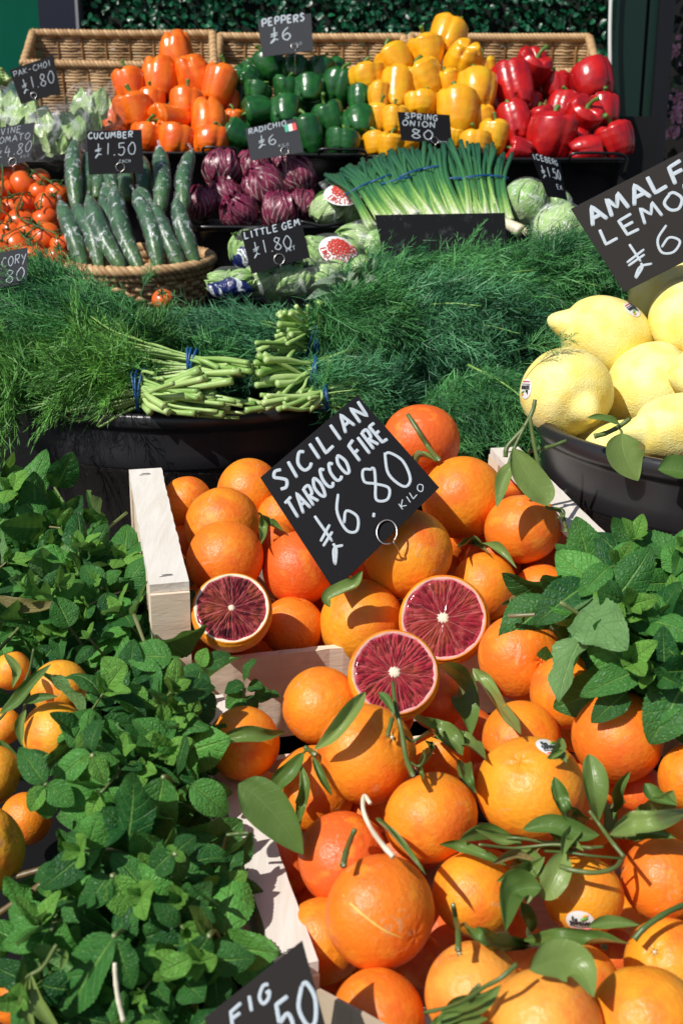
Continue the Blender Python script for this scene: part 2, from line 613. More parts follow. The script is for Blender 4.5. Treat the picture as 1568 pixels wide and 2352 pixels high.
def mat_radicchio():
    m, nt, b = new_mat('radicchio_leaf')
    u, v, rn, _ = lc(nt)
    co = obj_co(nt)
    w = ma(nt, 'MULTIPLY', ma(nt, 'SUBTRACT', noise(nt, co, 38, 2), .5), .40)
    uu = ma(nt, 'ADD', u, ma(nt, 'MULTIPLY', w, .5))
    au = ma(nt, 'ABSOLUTE', uu)
    mid = mapr(nt, ma(nt, 'ADD', au, ma(nt, 'MULTIPLY', v, .13)), .05, .15, 1, 0)
    ph = ma(nt, 'ADD', ma(nt, 'SUBTRACT', ma(nt, 'MULTIPLY', v, 5.0), ma(nt, 'MULTIPLY', au, 3.4)), ma(nt, 'MULTIPLY', w, 1.2))
    fr = ma(nt, 'ABSOLUTE', ma(nt, 'SUBTRACT', ma(nt, 'FRACT', ph), .5))
    side = mapr(nt, ma(nt, 'SUBTRACT', fr, ma(nt, 'MULTIPLY', au, .05)), .36, .45, 0, 1)
    ph2 = ma(nt, 'ADD', ma(nt, 'ADD', ma(nt, 'MULTIPLY', v, 7.0), ma(nt, 'MULTIPLY', uu, 8.0)), ma(nt, 'MULTIPLY', w, 3.0))
    fr2 = ma(nt, 'ABSOLUTE', ma(nt, 'SUBTRACT', ma(nt, 'FRACT', ph2), .5))
    side2 = mapr(nt, fr2, .44, .49, 0, .35)
    mask = ma(nt, 'MAXIMUM', mid, ma(nt, 'MAXIMUM', side, side2))
    mask = ma(nt, 'MULTIPLY', mask, mapr(nt, v, .35, .95, 1, .03))
    n = noise(nt, co, 35, 3)
    c = mixc(nt, mapr(nt, n, .3, .7), (.085, .007, .028), (.26, .026, .080))
    c = mixc(nt, mask, c, (.68, .58, .50))
    c = mixc(nt, mapr(nt, v, .0, .16, 1, 0), c, (.70, .66, .52))
    nt.links.new(c, b.inputs['Base Color'])
    bump(nt, b, ma(nt, 'ADD', noise(nt, co, 120, 3), ma(nt, 'MULTIPLY', mask, .8)), .5, .002)
    b.inputs['Roughness'].default_value = .33
    return m


def mat_onion():
    m, nt, b = new_mat('spring_onion_stalk')
    u, v, rn, _ = lc(nt)
    co = obj_co(nt)
    n = noise(nt, mapping(nt, co, (160, 160, 160)), 1.0, 2)
    f = ma(nt, 'ADD', v, ma(nt, 'MULTIPLY', ma(nt, 'SUBTRACT', rn, .5), .28))
    c = ramp(nt, f, [(.0, (.70, .73, .55)), (.07, (.50, .64, .26)), (.24, (.22, .43, .09)), (.40, (.05, .19, .06)), (1.0, (.016, .085, .048))])
    c = mixc(nt, mapr(nt, n, .3, .7, 0, .35), c, (.02, .09, .035))
    nt.links.new(c, b.inputs['Base Color'])
    b.inputs['Roughness'].default_value = .4
    return m


def mat_stalk(name, c1, c2, cut):
    m, nt, b = new_mat(name)
    u, v, rn, _ = lc(nt)
    co = obj_co(nt)
    n = noise(nt, co, 45, 2)
    c = mixc(nt, mapr(nt, ma(nt, 'ADD', ma(nt, 'MULTIPLY', n, .5), ma(nt, 'MULTIPLY', rn, .6)), .2, .9), c1, c2)
    rb = noise(nt, nd(nt, 'CombineXYZ', {0: ma(nt, 'MULTIPLY', u, 9.0), 1: ma(nt, 'MULTIPLY', v, 1.5), 2: ma(nt, 'MULTIPLY', rn, 9.0)}).outputs[0], 1.0, 2)
    c = mixc(nt, mapr(nt, rb, .45, .65, 0, .45), c, c1)
    c = mixc(nt, mapr(nt, u, 1.2, 1.7), c, cut)
    nt.links.new(c, b.inputs['Base Color'])
    b.inputs['Roughness'].default_value = .4
    bump(nt, b, noise(nt, co, 180, 2), .25, .001)
    return m


def mat_card(name, col=(.0055, .0055, .0075), dust=.0):
    m, nt, b = new_mat(name)
    co = obj_co(nt)
    n = noise(nt, co, 55, 5, .7)
    c = mixc(nt, mapr(nt, n, .62 - dust, .80, 0,   .35 if dust else .05), col, (.15, .16, .17))
    nt.links.new(c, b.inputs['Base Color'])
    bump(nt, b, noise(nt, co, 900, 2), .15, .0004)
    b.inputs['Roughness'].default_value = .6
    b.inputs['Specular IOR Level'].default_value = .12
    return m


def mat_printed():
    """clear wrap printed with blue patches"""
    m, nt, b = new_mat('printed_wrap')
    co = obj_co(nt)
    n = noise(nt, co, 16, 3, .6, 1.5)
    nt.links.new(mixc(nt, mapr(nt, n, .52, .56), (.012, .022, .11), (.7, .75, .8)), b.inputs['Base Color'])
    b.inputs['Roughness'].default_value = .15
    bump(nt, b, noise(nt, co, 30, 4, .6, 1.0), .9, .012)
    tr = nd(nt, 'BsdfTransparent', {0: (1, 1, 1, 1)})
    mx = nd(nt, 'MixShader', {0: mapr(nt, n, .60, .63, 1, .12), 1: tr.outputs[0], 2: b.outputs[0]})
    nt.links.new(mx.outputs[0], nt.nodes['Material Output'].inputs['Surface'])
    return m


def mat_lettuce():
    m, nt, b = new_mat('lettuce_leaf')
    u, v, rn, _ = lc(nt)
    co = obj_co(nt)
    a = nd(nt, 'CombineXYZ', {0: ma(nt, 'MULTIPLY', u, 3.0), 1: ma(nt, 'MULTIPLY', v, 1.2), 2: ma(nt, 'MULTIPLY', rn, 9.0)}).outputs[0]
    vn = noise(nt, a, 1.2, 3, .5, .8)
    rid = mapr(nt, ma(nt, 'ABSOLUTE', ma(nt, 'SUBTRACT', vn, .5)), .0, .05, 1, 0)
    n = noise(nt, co, 18, 3)
    c = mixc(nt, mapr(nt, ma(nt, 'ADD', ma(nt, 'MULTIPLY', n, .6), ma(nt, 'MULTIPLY', rn, .4)), .25, .75), (.42, .60, .23), (.18, .38, .08))
    c = mixc(nt, ma(nt, 'MULTIPLY', rid, .75), c, (.62, .74, .46))
    c = mixc(nt, mapr(nt, v, .0, .4, .8, 0), c, (.62, .72, .45))
    nt.links.new(c, b.inputs['Base Color'])
    bump(nt, b, ma(nt, 'ADD', noise(nt, co, 60, 3), rid), .6, .004)
    b.inputs['Roughness'].default_value = .32
    return m


MAT = {}
MAT['orange'] = mat_orange()
MAT['lemon'] = mat_lemon()
MAT['pep_o'] = mat_pepper('orange_pepper_skin', (.86, .20, .010), (.78, .105, .006))
MAT['pep_g'] = mat_pepper('green_pepper_skin', (.016, .125, .018), (.008, .065, .016))
MAT['pep_y'] = mat_pepper('yellow_pepper_skin', (.86, .46, .012), (.80, .33, .008), (.62, .44, .015))
MAT['pep_r'] = mat_pepper('red_pepper_skin', (.56, .012, .010), (.34, .006, .010))
MAT['pep_stem'] = plain('pepper_stem', (.10, .22, .035), .45, nscale=60, namp=.3)
MAT['mint'] = mat_leaf('mint_leaf', (.010, .075, .018), (.105, .335, .060), (.24, .46, .10), (.19, .36, .13), 6.5, 1.6, .46, .26, vein=.6, bstr=.85, young=(.165, .37, .055), crinkle=.44, spec=.28)
MAT['mint_young'] = mat_leaf('mint_leaf_young', (.06, .19, .035), (.14, .32, .06), (.24, .42, .12), (.2, .36, .14), 6.5, 1.6, .44, .2, vein=.5, bstr=.9)
MAT['citrus'] = mat_leaf('citrus_leaf', (.070, .145, .028), (.20, .28, .075), (.28, .36, .14), (.27, .33, .15), 9, .9, .36, .1, vein=.16, bstr=.30, brown=.40, thin=.035, crinkle=.15)
MAT['dry_leaf'] = mat_leaf('dry_leaf', (.17, .15, .05), (.32, .24, .09), (.4, .32, .15), (.3, .24, .12), 8, .9, .6, .12, vein=.3, bstr=.7, brown=.7)
MAT['sage'] = mat_leaf('sage_leaf', (.16, .24, .16), (.30, .38, .27), (.42, .48, .36), (.42, .48, .38), 10, 1.0, .7, .1, vein=.5, bstr=.9)
MAT['hedge'] = mat_leaf('hedge_leaf', (.002, .036, .017), (.010, .125, .052), (.01, .09, .03), (.006, .06, .025), 5, 1, .3, .06, vein=.1, bstr=.2)
MAT['dill'] = mat_thread('dill_frond', (.012, .085, .030), (.13, .42, .11))
MAT['dill_light'] = mat_thread('dill_frond_light', (.017, .10, .023), (.19, .47, .075))
MAT['dill_dark'] = mat_thread('dill_frond_dark', (.010, .068, .034), (.11, .37, .15))
MAT['stalk'] = mat_stalk('dill_stalk', (.17, .34, .06), (.50, .64, .25), (.62, .68, .42))
MAT['mint_stem'] = mat_stalk('mint_stem', (.12, .20, .05), (.22, .16, .10), (.4, .45, .25))
MAT['twig'] = mat_stalk('citrus_twig', (.055, .105, .022), (.13, .17, .05), (.62, .62, .45))
MAT['twig_brown'] = mat_stalk('brown_twig', (.10, .065, .025), (.19, .13, .05), (.4, .3, .15))
MAT['straw'] = mat_stalk('pale_straw', (.68, .62, .45), (.78, .73, .56), (.8, .75, .6))
MAT['band'] = plain('blue_rubber_band', (.008, .075, .22), .45)
MAT['wood'] = mat_wood('crate_wood', (.82, .68, .53), (.72, .57, .43), (2.5, 70, 70))
MAT['wood_pale'] = mat_wood('crate_wood_pale', (.76, .72, .66), (.66, .60, .52), (60, 5, 60))
MAT['cardboard'] = plain('cardboard', (.50, .40, .29), .8, .2, nscale=40, namp=.1, bscale=200)
MAT['wicker'] = mat_wicker('wicker', (.32, .18, .078), (.62, .41, .21))
MAT['wicker_dark'] = mat_wicker('wicker_dark', (.17, .075, .025), (.42, .22, .085))
MAT['tub'] = mat_tub()
MAT['tub_rim'] = plain('tub_rim', (.020, .020, .023), .33, .5, bscale=300, bstr=.15, bdist=.001)  # sky sheen on the lip painted in as a paler, bluish base
MAT['pail'] = plain('black_pail', (.004, .004, .005), .22, .5, bscale=25, bstr=.15, bdist=.004)
MAT['wire'] = plain('wire', (.55, .52, .48), .3, metal=1.0)
MAT['wire_black'] = plain('black_wire', (.006, .006, .006), .3)
MAT['card'] = mat_card('black_card')
MAT['card_brown'] = mat_card('black_card_worn', (.018, .0155, .0145))
MAT['card_dust'] = mat_card('black_card_dusty', (.0065, .0070, .0085), .06)
MAT['card_sky_grey'] = mat_card('black_card_sky_grey', (.040, .043, .050))  # black card greyed: reflected sky is put into the base colour
MAT['chalk'] = plain('chalk_pen', (.46, .52, .57), .7, .2, nscale=500, namp=.12)
MAT['white'] = plain('white_label', (.78, .78, .78), .4)
MAT['red_ink'] = plain('red_ink', (.62, .05, .03), .5)
MAT['red_flag'] = plain('red_flag', (.75, .08, .07), .5)
MAT['green_flag'] = plain('green_flag', (.06, .42, .25), .5)
MAT['black_ink'] = plain('black_ink', (.03, .03, .03), .5)
MAT['green_ink'] = plain('green_ink', (.12, .35, .05), .5)
MAT['orange_ink'] = plain('orange_ink', (.8, .33, .05), .5)
MAT['calyx'] = plain('calyx', (.16, .19, .05), .6, nscale=200, namp=.3)
MAT['cuke'] = mat_cucumber()
MAT['film'] = mat_film('cling_film', dens=.55, scale=62.0, rough=.10)
MAT['bag'] = mat_film('plastic_bag', (.93, .95, .96), .55, 20.0, .12)
MAT['flesh'] = mat_flesh()
MAT['pith'] = plain('orange_pith', (.82, .68, .52), .6, nscale=30, namp=.08, bscale=60, bstr=.3)
MAT['pith_pink'] = plain('orange_pith_pink', (.74, .36, .32), .5, nscale=8, namp=.25, bscale=60, bstr=.3)
MAT['radicchio'] = mat_radicchio()
MAT['lettuce'] = mat_lettuce()
MAT['onion'] = mat_onion()
MAT['tomato'] = mat_pepper('tomato_skin', (.80, .085, .010), (.74, .14, .012))
MAT['vine'] = plain('tomato_vine', (.055, .13, .025), .6, nscale=50, namp=.3)
MAT['blue_pack'] = mat_printed()
# ------------------------------------------------------------------ prototypes
SPH = []          # (centre, radius) of everything round, for draping leaves on it


def surf_d(px, py, default, pad=.004):
    r = ray(px, py)
    L = np.linalg.norm(r)
    u = r / L
    best = 9e9
    for c, rad in SPH:
        oc = CAM - c
        b = oc @ u
        q = oc @ oc - (rad + pad) ** 2
        h = b * b - q
        if h > 0:
            best = min(best, (-b - math.sqrt(h)) / L)
    return best if best < 8 else default


def relax(rows, fac=.95, it=300, pull=.015):
    """rows: [px, py, rpx, d]; shifts depths along the view rays until the balls stop cutting into each other"""
    A = np.array(rows, float)
    d0 = A[:, 3].copy()
    for k in range(it):
        A[:, 3] += (d0 - A[:, 3]) * pull
        P = np.array([W(a[0], a[1], a[3]) for a in A])
        rr = A[:, 2] * A[:, 3] / FPX
        for i in range(len(A)):
            dv = np.linalg.norm(P - P[i], axis=1)
            for j in np.nonzero(dv < (rr + rr[i]) * fac)[0]:
                if j <= i:
                    continue
                pen = (rr[i] + rr[j]) * fac - dv[j]
                s = 1 if A[i, 3] > A[j, 3] else -1
                A[i, 3] += s * pen * .2
                A[j, 3] -= s * pen * .2
    return A[:, 3]


# ---- citrus
class OrangeShape:
    def __init__(s, seed):
        s.l1 = Lump(seed, 9, 1.5, 3.5)
        s.l2 = Lump(seed + 50, 12, 5, 10)
        g = np.random.default_rng(seed)
        s.flat = g.uniform(.91, .99)
        s.dim = g.uniform(.03, .07)

    def __call__(s, D):
        ct = np.clip(D[:, 2], -1, 1)
        th = np.arccos(ct)
        r = 1 / np.sqrt((1 - ct ** 2) + (ct / s.flat) ** 2)
        r = r + .05 * s.l1(D) + .016 * s.l2(D)
        phi = np.arctan2(D[:, 1], D[:, 0])
        r = r - s.dim * np.exp(-(th / .20) ** 2) * (1 + .25 * np.cos(5 * phi))
        r = r - .030 * np.exp(-((PI - th) / .10) ** 2) + .012 * np.exp(-((PI - th) / .24) ** 2)
        return r


OSH = [OrangeShape(k) for k in range(8)]
OME = []
for k in range(8):
    D, F_, A_ = sphere_dirs(64, 44)
    mb = MB()
    mb.add(D * OSH[k](D)[:, None], F_, None, A_)
    OME.append(mb.mesh('orange', MAT['orange']))


def star_mesh(mat):
    """dry five-pointed calyx with a pale centre (unit: ~1 = 1 orange radius)"""
    mb = MB()
    n = 40
    th = np.arange(n) * 2 * PI / n
    V = [(0, 0, .035)]
    for rr, z in ((.035, .045), (.075, .03), (.12, .0)):
        k = 1 + .22 * np.cos(5 * th) * (rr > .05)
        V += list(zip(rr * k * np.cos(th), rr * k * np.sin(th), np.full(n, z)))
    q = []
    t = [(0, 1 + i, 1 + (i + 1) % n) for i in range(n)]
    for a in range(2):
        for i in range(n):
            q.append((1 + a * n + i, 1 + (a + 1) * n + i, 1 + (a + 1) * n + (i + 1) % n, 1 + a * n + (i + 1) % n))
    mb.add(V, q, t)
    return mb.mesh('calyx', mat)


STAR = star_mesh(MAT['calyx'])
_b = MB()
tube(_b, [(0, 0, -.02), (0, 0, .05)], [.045, .03], 10)
STARPIN = _b.mesh('calyx_scar', MAT['straw'])
NAVEL = None

O_TINT = {'c': (.90, .40, .028), 'y': (.86, .33, .018), 'o': (.85, .265, .014), 'd': (.84, .205, .014), 'r': (.76, .125, .018), 'p': (.86, .35, .05)}


def orange(name, px, py, rpx, d, label, tint='o', pole=None, cat='orange', group=None, calyx=False, var=None, roll=None):
    k = RNG.integers(0, 8) if var is None else var
    c = W(px, py, d)
    r = rpx * d / FPX
    if pole is not None:
        p = W(pole[0], pole[1], surf_d_one(c, r, *pole))
        z = nrm(p - c)
    else:
        z = nrm(RNG.normal(size=3))
        if np.dot(z, -FW) > .3 and not calyx:
            z = -z
    m3 = basis_z(z, roll=RNG.uniform(0, 6.28) if roll is None else roll)
    o = inst(name, OME[k], None, mat4(m3, c, r))
    o.color = (*O_TINT[tint], 1)
    tag(o, label, cat, group)
    SPH.append((c, r))
    o['_k'] = int(k)
    if calyx:
        s = OSH[k](np.array([[0, 0, 1.0]]))[0]
        inst('calyx', STAR, o, Matrix.Translation((0, 0, s - .012)))
        inst('calyx_scar', STARPIN, o, Matrix.Translation((0, 0, s + .01)))
    return o


def surf_d_one(c, r, px, py):
    v = ray(px, py)
    L = np.linalg.norm(v)
    u = v / L
    oc = CAM - c
    b = oc @ u
    h = max(0, b * b - (oc @ oc - r * r))
    return (-b - math.sqrt(h)) / L


# ---- leaves: (u,v) sheet swept along a spine
def leaf_sheet(L, Wd, nu=9, nv=22, serr=0.0, teeth=12, quilt=0.0, nveins=6.5, slope=1.6, fold=.25, curl=.4, tip=1.0, base=.12, wav=0.0, seed=0, cross=0.0):
    """local: spine along +X from 0..L, width along Y, up +Z"""
    g = np.random.default_rng(seed)
    v = np.linspace(0, 1, nv)
    u = np.linspace(-1, 1, nu)
    prof = np.sin(PI * np.clip(v, 0, 1) ** (.80)) ** (.72) * (1 - .16 * v * tip)
    prof = prof / prof.max()
    prof = np.maximum(prof, 0)
    U, Vv = np.meshgrid(u, v)
    Wv = prof[:, None] * np.ones(nu)
    edge = np.clip((np.abs(U) - .6) / .4, 0, 1)
    if serr:
        saw = (Vv * teeth) % 1.0
        Wv = Wv * (1 + serr * edge * (1 - saw - .5))
    Y = U * Wv * Wd / 2
    Z = fold * (np.sqrt(Y ** 2 + (.10 * Wd) ** 2) - .10 * Wd)
    if cross:
        Z = Z - cross * Y ** 2 / Wd * 4
    if quilt:
        ph = Vv * nveins - np.abs(U) * slope
        q = np.abs(np.sin(PI * ph)) ** .7
        Z = Z + quilt * L * q * (1 - np.abs(U) ** 3) * np.minimum(1, np.abs(U) * 4) * prof[:, None]
    if wav:
        Z = Z + wav * L * edge * np.sin(Vv * g.uniform(9, 15) + g.uniform(0, 6) + U * 2) * prof[:, None]
    # bend the spine
    ang = curl * v
    X = np.concatenate(([0], np.cumsum(np.cos((ang[1:] + ang[:-1]) / 2)))) * L / (nv - 1)
    Zs = -np.concatenate(([0], np.cumsum(np.sin((ang[1:] + ang[:-1]) / 2)))) * L / (nv - 1)
    ca, sa = np.cos(ang)[:, None], np.sin(ang)[:, None]
    P = np.stack((X[:, None] + Z * sa, Y, Zs[:, None] + Z * ca), -1).reshape(-1, 3)
    A = np.stack((U.ravel(), Vv.ravel(), np.zeros(U.size)), 1)
    return P, grid_faces(nu, nv)[:, ::-1], A


MINT = [leaf_sheet(1.0, g[0], 11, 31, .10, 15, .022, 6.5, 1.6, g[1], g[2], .7, seed=k, wav=g[3], cross=g[4]) for k, g in enumerate(
    [(.60, .10, .4, .02, .0), (.64, .0, .8, .03, .10), (.58, .25, .15, .03, .0), (.62, -.12, 1.2, .03, .15), (.66, .35, .3, .04, .0), (.56, .0, -.45, .05, .12), (.60, .55, .9, .04, .0), (.68, -.05, .6, .05, .2),
     (.62, .1, 1.7, .03, .1), (.52, .75, .5, .04, .0)])]


def put(mb, proto, m3, loc, sc, rnd):
    P, F_, A = proto
    sc = np.broadcast_to(np.asarray(sc, float), (3,))
    A = A.copy()
    A[:, 2] = rnd
    mb.add((P * sc) @ np.asarray(m3).T + loc, F_, None, A)


def look(x, z):
    """columns X along x, Z near z"""
    x = nrm(x)
    y = nrm(np.cross(z, x))
    return np.stack((x, y, np.cross(x, y)), 1)


def mint_sprig(mbl, mby, mbs, p, ax, L=.10, size=.042, g=RNG):
    """p = tip position, ax = direction of growth"""
    ax = nrm(ax)
    nodes = g.integers(2, 5)
    size = size * g.uniform(.72, 1.22)
    side = nrm(np.cross(ax, g.normal(size=3)))
    path = [p - ax * L + side * .01 * g.normal() + np.array((0, 0, -.012)), p - ax * L * .5, p]
    path = smooth_path(path, 10)
    tube(mbs, path, np.linspace(.0020, .0010, len(path)), 6, rnd=g.uniform())
    rot = g.uniform(0, PI)
    for k in range(nodes):
        t = (k + .35) / nodes
        q = p - ax * L * t * .8
        e1 = side * math.cos(rot) + np.cross(ax, side) * math.sin(rot)
        rot += PI / 2 + g.normal() * .2
        sz = size * (.62 + .5 * min(1, t * 2.0)) * g.uniform(.85, 1.15)
        spread = R(58 + 38 * t) + g.normal() * .17
        for sgn in (1, -1):
            e = e1 * sgn
            x = ax * math.cos(spread) + e * math.sin(spread) + g.normal(size=3) * .20
            zz = ax * math.sin(spread) - e * math.cos(spread) + g.normal(size=3) * .42
            put(mbl, MINT[g.integers(0, len(MINT))], look(x, zz), q + e * .002, sz * np.array((1, g.uniform(.85, 1.1), 1)), g.uniform())
    for k in range(4):
        a = rot + k * PI / 2 + g.normal() * .2
        e = side * math.cos(a) + np.cross(ax, side) * math.sin(a)
        spread = R(38 if k < 2 else 22)
        x = ax * math.cos(spread) + e * math.sin(spread)
        zz = ax * math.sin(spread) - e * math.cos(spread)
        put(mbl, MINT[g.integers(0, 3)], look(x, zz), p, size * (.52 if k < 2 else .32), 1.25)


def spine_leaf(mb, pts, wd, normal, fold=.2, roll=0.0, curl=0.0, rnd=None, nu=9, nv=20, wav=.045, prof_pow=.85, tipw=1.0, seed=0, asym=0.0):
    """leaf swept along world points; curl rolls the blade towards its edges; roll tilts it around the spine"""
    g = np.random.default_rng(seed)
    P = smooth_path(pts, nv)
    n = len(P)
    T = nrm(np.gradient(P, axis=0))
    N0 = np.asarray(normal, float)
    N = nrm(N0 - T * (T @ N0)[:, None])
    B = np.cross(T, N)
    rl = np.linspace(roll * .7, roll * 1.3, n)[:, None]
    N, B = N * np.cos(rl) + B * np.sin(rl), B * np.cos(rl) - N * np.sin(rl)
    v = np.linspace(0, 1, n)
    prof = np.sin(PI * v ** prof_pow) ** .8
    prof = np.maximum(prof / prof.max(), .03)
    u = np.linspace(-1, 1, nu)
    hw = wd / 2 * prof
    L = np.linalg.norm(np.diff(P, axis=0), axis=1).sum()
    V = []
    for i, uu in enumerate(u):
        if abs(curl) > .01:
            a = curl * uu
            y = np.sin(a) / curl
            z = (1 - math.cos(a)) / curl
        else:
            y, z = uu, 0
        z = z + fold * abs(uu)
        ww = wav * L * abs(uu) ** 2 * np.sin(v * g.uniform(7, 10) + g.uniform(0, 6) + uu)
        V.append(P + B * (hw * (y + asym * .2))[:, None] + N * (hw * z + ww * prof)[:, None])
    V = np.stack(V, 1).reshape(-1, 3)
    U, Vv = np.meshgrid(u, v)
    A = np.stack((U.ravel(), Vv.ravel(), np.full(U.size, g.uniform() if rnd is None else rnd)), 1)
    mb.add(V, grid_faces(nu, n), None, A)


# ---- dill: fine feathery fronds made of tapering ribbons
def make_frond(seed):
    g = np.random.default_rng(seed)
    th = []                                  # threads of 4 points + width

    def rp(t):
        return np.array((t, .05 * math.sin(t * 3 + seed), .05 * math.sin(t * 2.5)))

    def seg(a, d0, l, w, bend=.25):
        k = g.normal(size=3) * bend * (1, 1, .7)
        b = a + d0 * l * .36
        d1 = nrm(d0 + k * .5)
        c = b + d1 * l * .33
        e = c + nrm(d1 + k * .6 + (.12, 0, 0)) * l * .31
        th.append((a, b, c, e, w))
    for a, b in zip(np.linspace(0, .92, 7)[:-1], np.linspace(0, .92, 7)[1:]):
        p, q = rp(a), rp(b)
        th.append((p, p + (q - p) / 3, p + (q - p) * 2 / 3, q, .0085))
    for k in range(9):
        t = (k + .6) / 9.3
        base = rp(t)
        pl = .50 * (1 - t * .62) * g.uniform(.75, 1.2)
        for s in (-1, 1):
            an = R(34 - 12 * t) + g.normal() * .12
            dr = nrm(np.array((math.cos(an), s * math.sin(an), g.normal() * .25)))
            seg(base, dr, pl, .0062, .12)
            m = 6 if t < .6 else 4
            for j in range(1, m + 1):
                q = base + dr * pl * (j - .5) / m
                for s2 in (-1, 1):
                    a2 = an * s + s2 * R(26) + g.normal() * .16
                    d2 = nrm(np.array((math.cos(a2), math.sin(a2), g.normal() * .32)))
                    l2 = pl * .50 * (1 - .3 * j / m) * g.uniform(.6, 1.3)
                    seg(q, d2, l2, .0040, .28)
                    a3 = a2 + g.choice((-1, 1)) * R(22) + g.normal() * .15
                    d3 = nrm(np.array((math.cos(a3), math.sin(a3), g.normal() * .4)))
                    seg(q + d2 * l2 * .3, d3, l2 * g.uniform(.5, .9), .0036, .3)
    return tuple(np.array([t[i] for t in th]) for i in range(5))


FROND = [make_frond(k) for k in range(6)]


def put_frond(mb, k, m3, loc, sc, droop, g=RNG, wmul=1.0, stretch=1.0):
    fr = FROND[k]

    def tr(P):
        Q = P * np.array((stretch, 1, 1))
        Q[:, 2] = Q[:, 2] - droop * Q[:, 0] ** 2
        return (Q * sc) @ m3.T + loc
    a, b, c, e = (tr(fr[i]) for i in range(4))
    side = nrm(np.cross(nrm(e - a), g.normal(size=a.shape)))
    ww = (fr[4] * sc * wmul)[:, None]
    n = len(a)
    V = np.stack((a - side * ww, a + side * ww, b + side * ww, b - side * ww, c + side * ww * .85, c - side * ww * .85, e), 1).reshape(-1, 3)
    i = np.arange(n) * 7
    q = np.concatenate((np.stack((i, i + 1, i + 2, i + 3), 1), np.stack((i + 3, i + 2, i + 4, i + 5), 1)))
    tr_ = np.stack((i + 5, i + 4, i + 6), 1)
    rn = np.clip(g.uniform(0, .65) + g.uniform(0, .4, n), 0, 1)
    A = np.zeros((n * 7, 3))
    A[:, 2] = np.repeat(rn, 7)
    mb.add(V, q, tr_, A)


# ---- peppers
def pepper_mesh(seed, mat, long=1.0, lobes=None):
    g = np.random.default_rng(seed)
    D, F_, A_ = sphere_dirs(56, 36)
    th = np.arctan2(D[:, 1], D[:, 0])
    ph = np.arccos(np.clip(D[:, 2], -1, 1))
    n = lobes or g.choice((3, 4, 4))
    t = ph / PI                                  # 0 stem end .. 1 blossom end
    ph0 = g.uniform(0, 6)
    lobe = np.abs(np.cos(n * .5 * (th + .12 * np.sin(th + ph0))))
    lob = 1 - (1 - lobe) ** 2.6
    amp = np.interp(t, (0, .12, .3, .6, .85, 1), (.20, .11, .07, .08, .16, .34))
    rad = np.interp(t, (0, .06, .15, .28, .45, .62, .78, .90, 1), (.0, .34, .72, .97, 1.0, .95, .84, .58, .0))
    rad = rad * 1.10 * (1 - amp + amp * lob * 1.15)
    z = np.interp(t, (0, .06, .15, .28, .45, .62, .78, .90, 1), (.72, .86, .95, .78, .36, -.14, -.60, -.92, -.80))
    z = z + np.where(t > .8, -(lob - .6) * .28 * np.sin(PI * np.clip((t - .75) / .25, 0, 1)), 0)
    z = z + np.where(t < .25, (lob - .6) * .22 * np.sin(PI * np.clip(t / .25, 0, 1)), 0)
    V = np.stack((rad * np.cos(th), rad * np.sin(th), z * 1.12 * long), 1)
    lm = Lump(seed + 9, 8, 1, 2.2)
    V = V * (1 + .10 * lm(V))[:, None]
    ben = g.uniform(-.12, .12, 2)
    V[:, 0] += ben[0] * V[:, 2] ** 2
    V[:, 1] += ben[1] * V[:, 2]
    mb = MB()
    mb.add(V, F_, None, A_)
    return mb.mesh('bell_pepper', mat)


PEPS = {}
for kk in ('o', 'g', 'y', 'r'):
    PEPS[kk] = [pepper_mesh(100 + 10 * i + ord(kk), MAT['pep_' + kk], (.98, 1.12, 1.05, .92, 1.2, 1.0)[i]) for i in range(6)]
PSTEM = []
for i in range(4):
    _b = MB()
    _k = (.25, .5, .1, .75)[i]
    _p = smooth_path([(0, 0, .70), (0, 0, 1.02), (.05 + .12 * _k, .02, 1.40), (.10 + .62 * _k, .04, 1.72 - .18 * _k)], 14)
    _r = np.interp(np.linspace(0, 1, len(_p)), (0, .12, .3, .6, .9, 1), (.34, .27, .13, .10, .12, .15))
    tube(_b, _p, _r, 12)
    PSTEM.append(_b.mesh('stem', MAT['pep_stem']))


def pepper(kind, px, py, rx, ry, d, label, up=None, group=None, var=None, sten=None):
    """up = image-space direction (dx, dy, towards camera) of the stem end"""
    k = int(RNG.integers(0, 6)) if var is None else var
    c = W(px, py, d)
    if up is None:
        up = (RNG.normal() * .25, -1, RNG.normal() * .3)
    z = nrm(RT * up[0] - UP * up[1] - FW * up[2])
    m3 = basis_z(z, x=-FW, roll=RNG.uniform(0, 6.28))
    # screen half sizes -> body half width / half length
    al = abs(up[1]) / (math.hypot(up[0], up[1]) + 1e-6)
    hl = (ry * al + rx * (1 - al)) * d / FPX
    hw = (rx * al + ry * (1 - al)) * d / FPX
    tow = min(1, abs(up[2]) / (np.linalg.norm(up) + 1e-6))
    hl = hl * (1 - tow) + max(hl, hw) * 1.1 * tow
    sc = np.array((hw * 1.06, hw * 1.06, hl / 1.08))
    o = inst('bell_pepper', PEPS[kind][k], None, mat4(m3, c, sc))
    tag(o, label, 'pepper', group)
    st = inst('stem', PSTEM[int(RNG.integers(0, 4)) if sten is None else sten], o, Matrix.Rotation(RNG.uniform(0, 6.28), 4, 'Z'))
    SPH.append((c, min(hw, hl)))
    return o


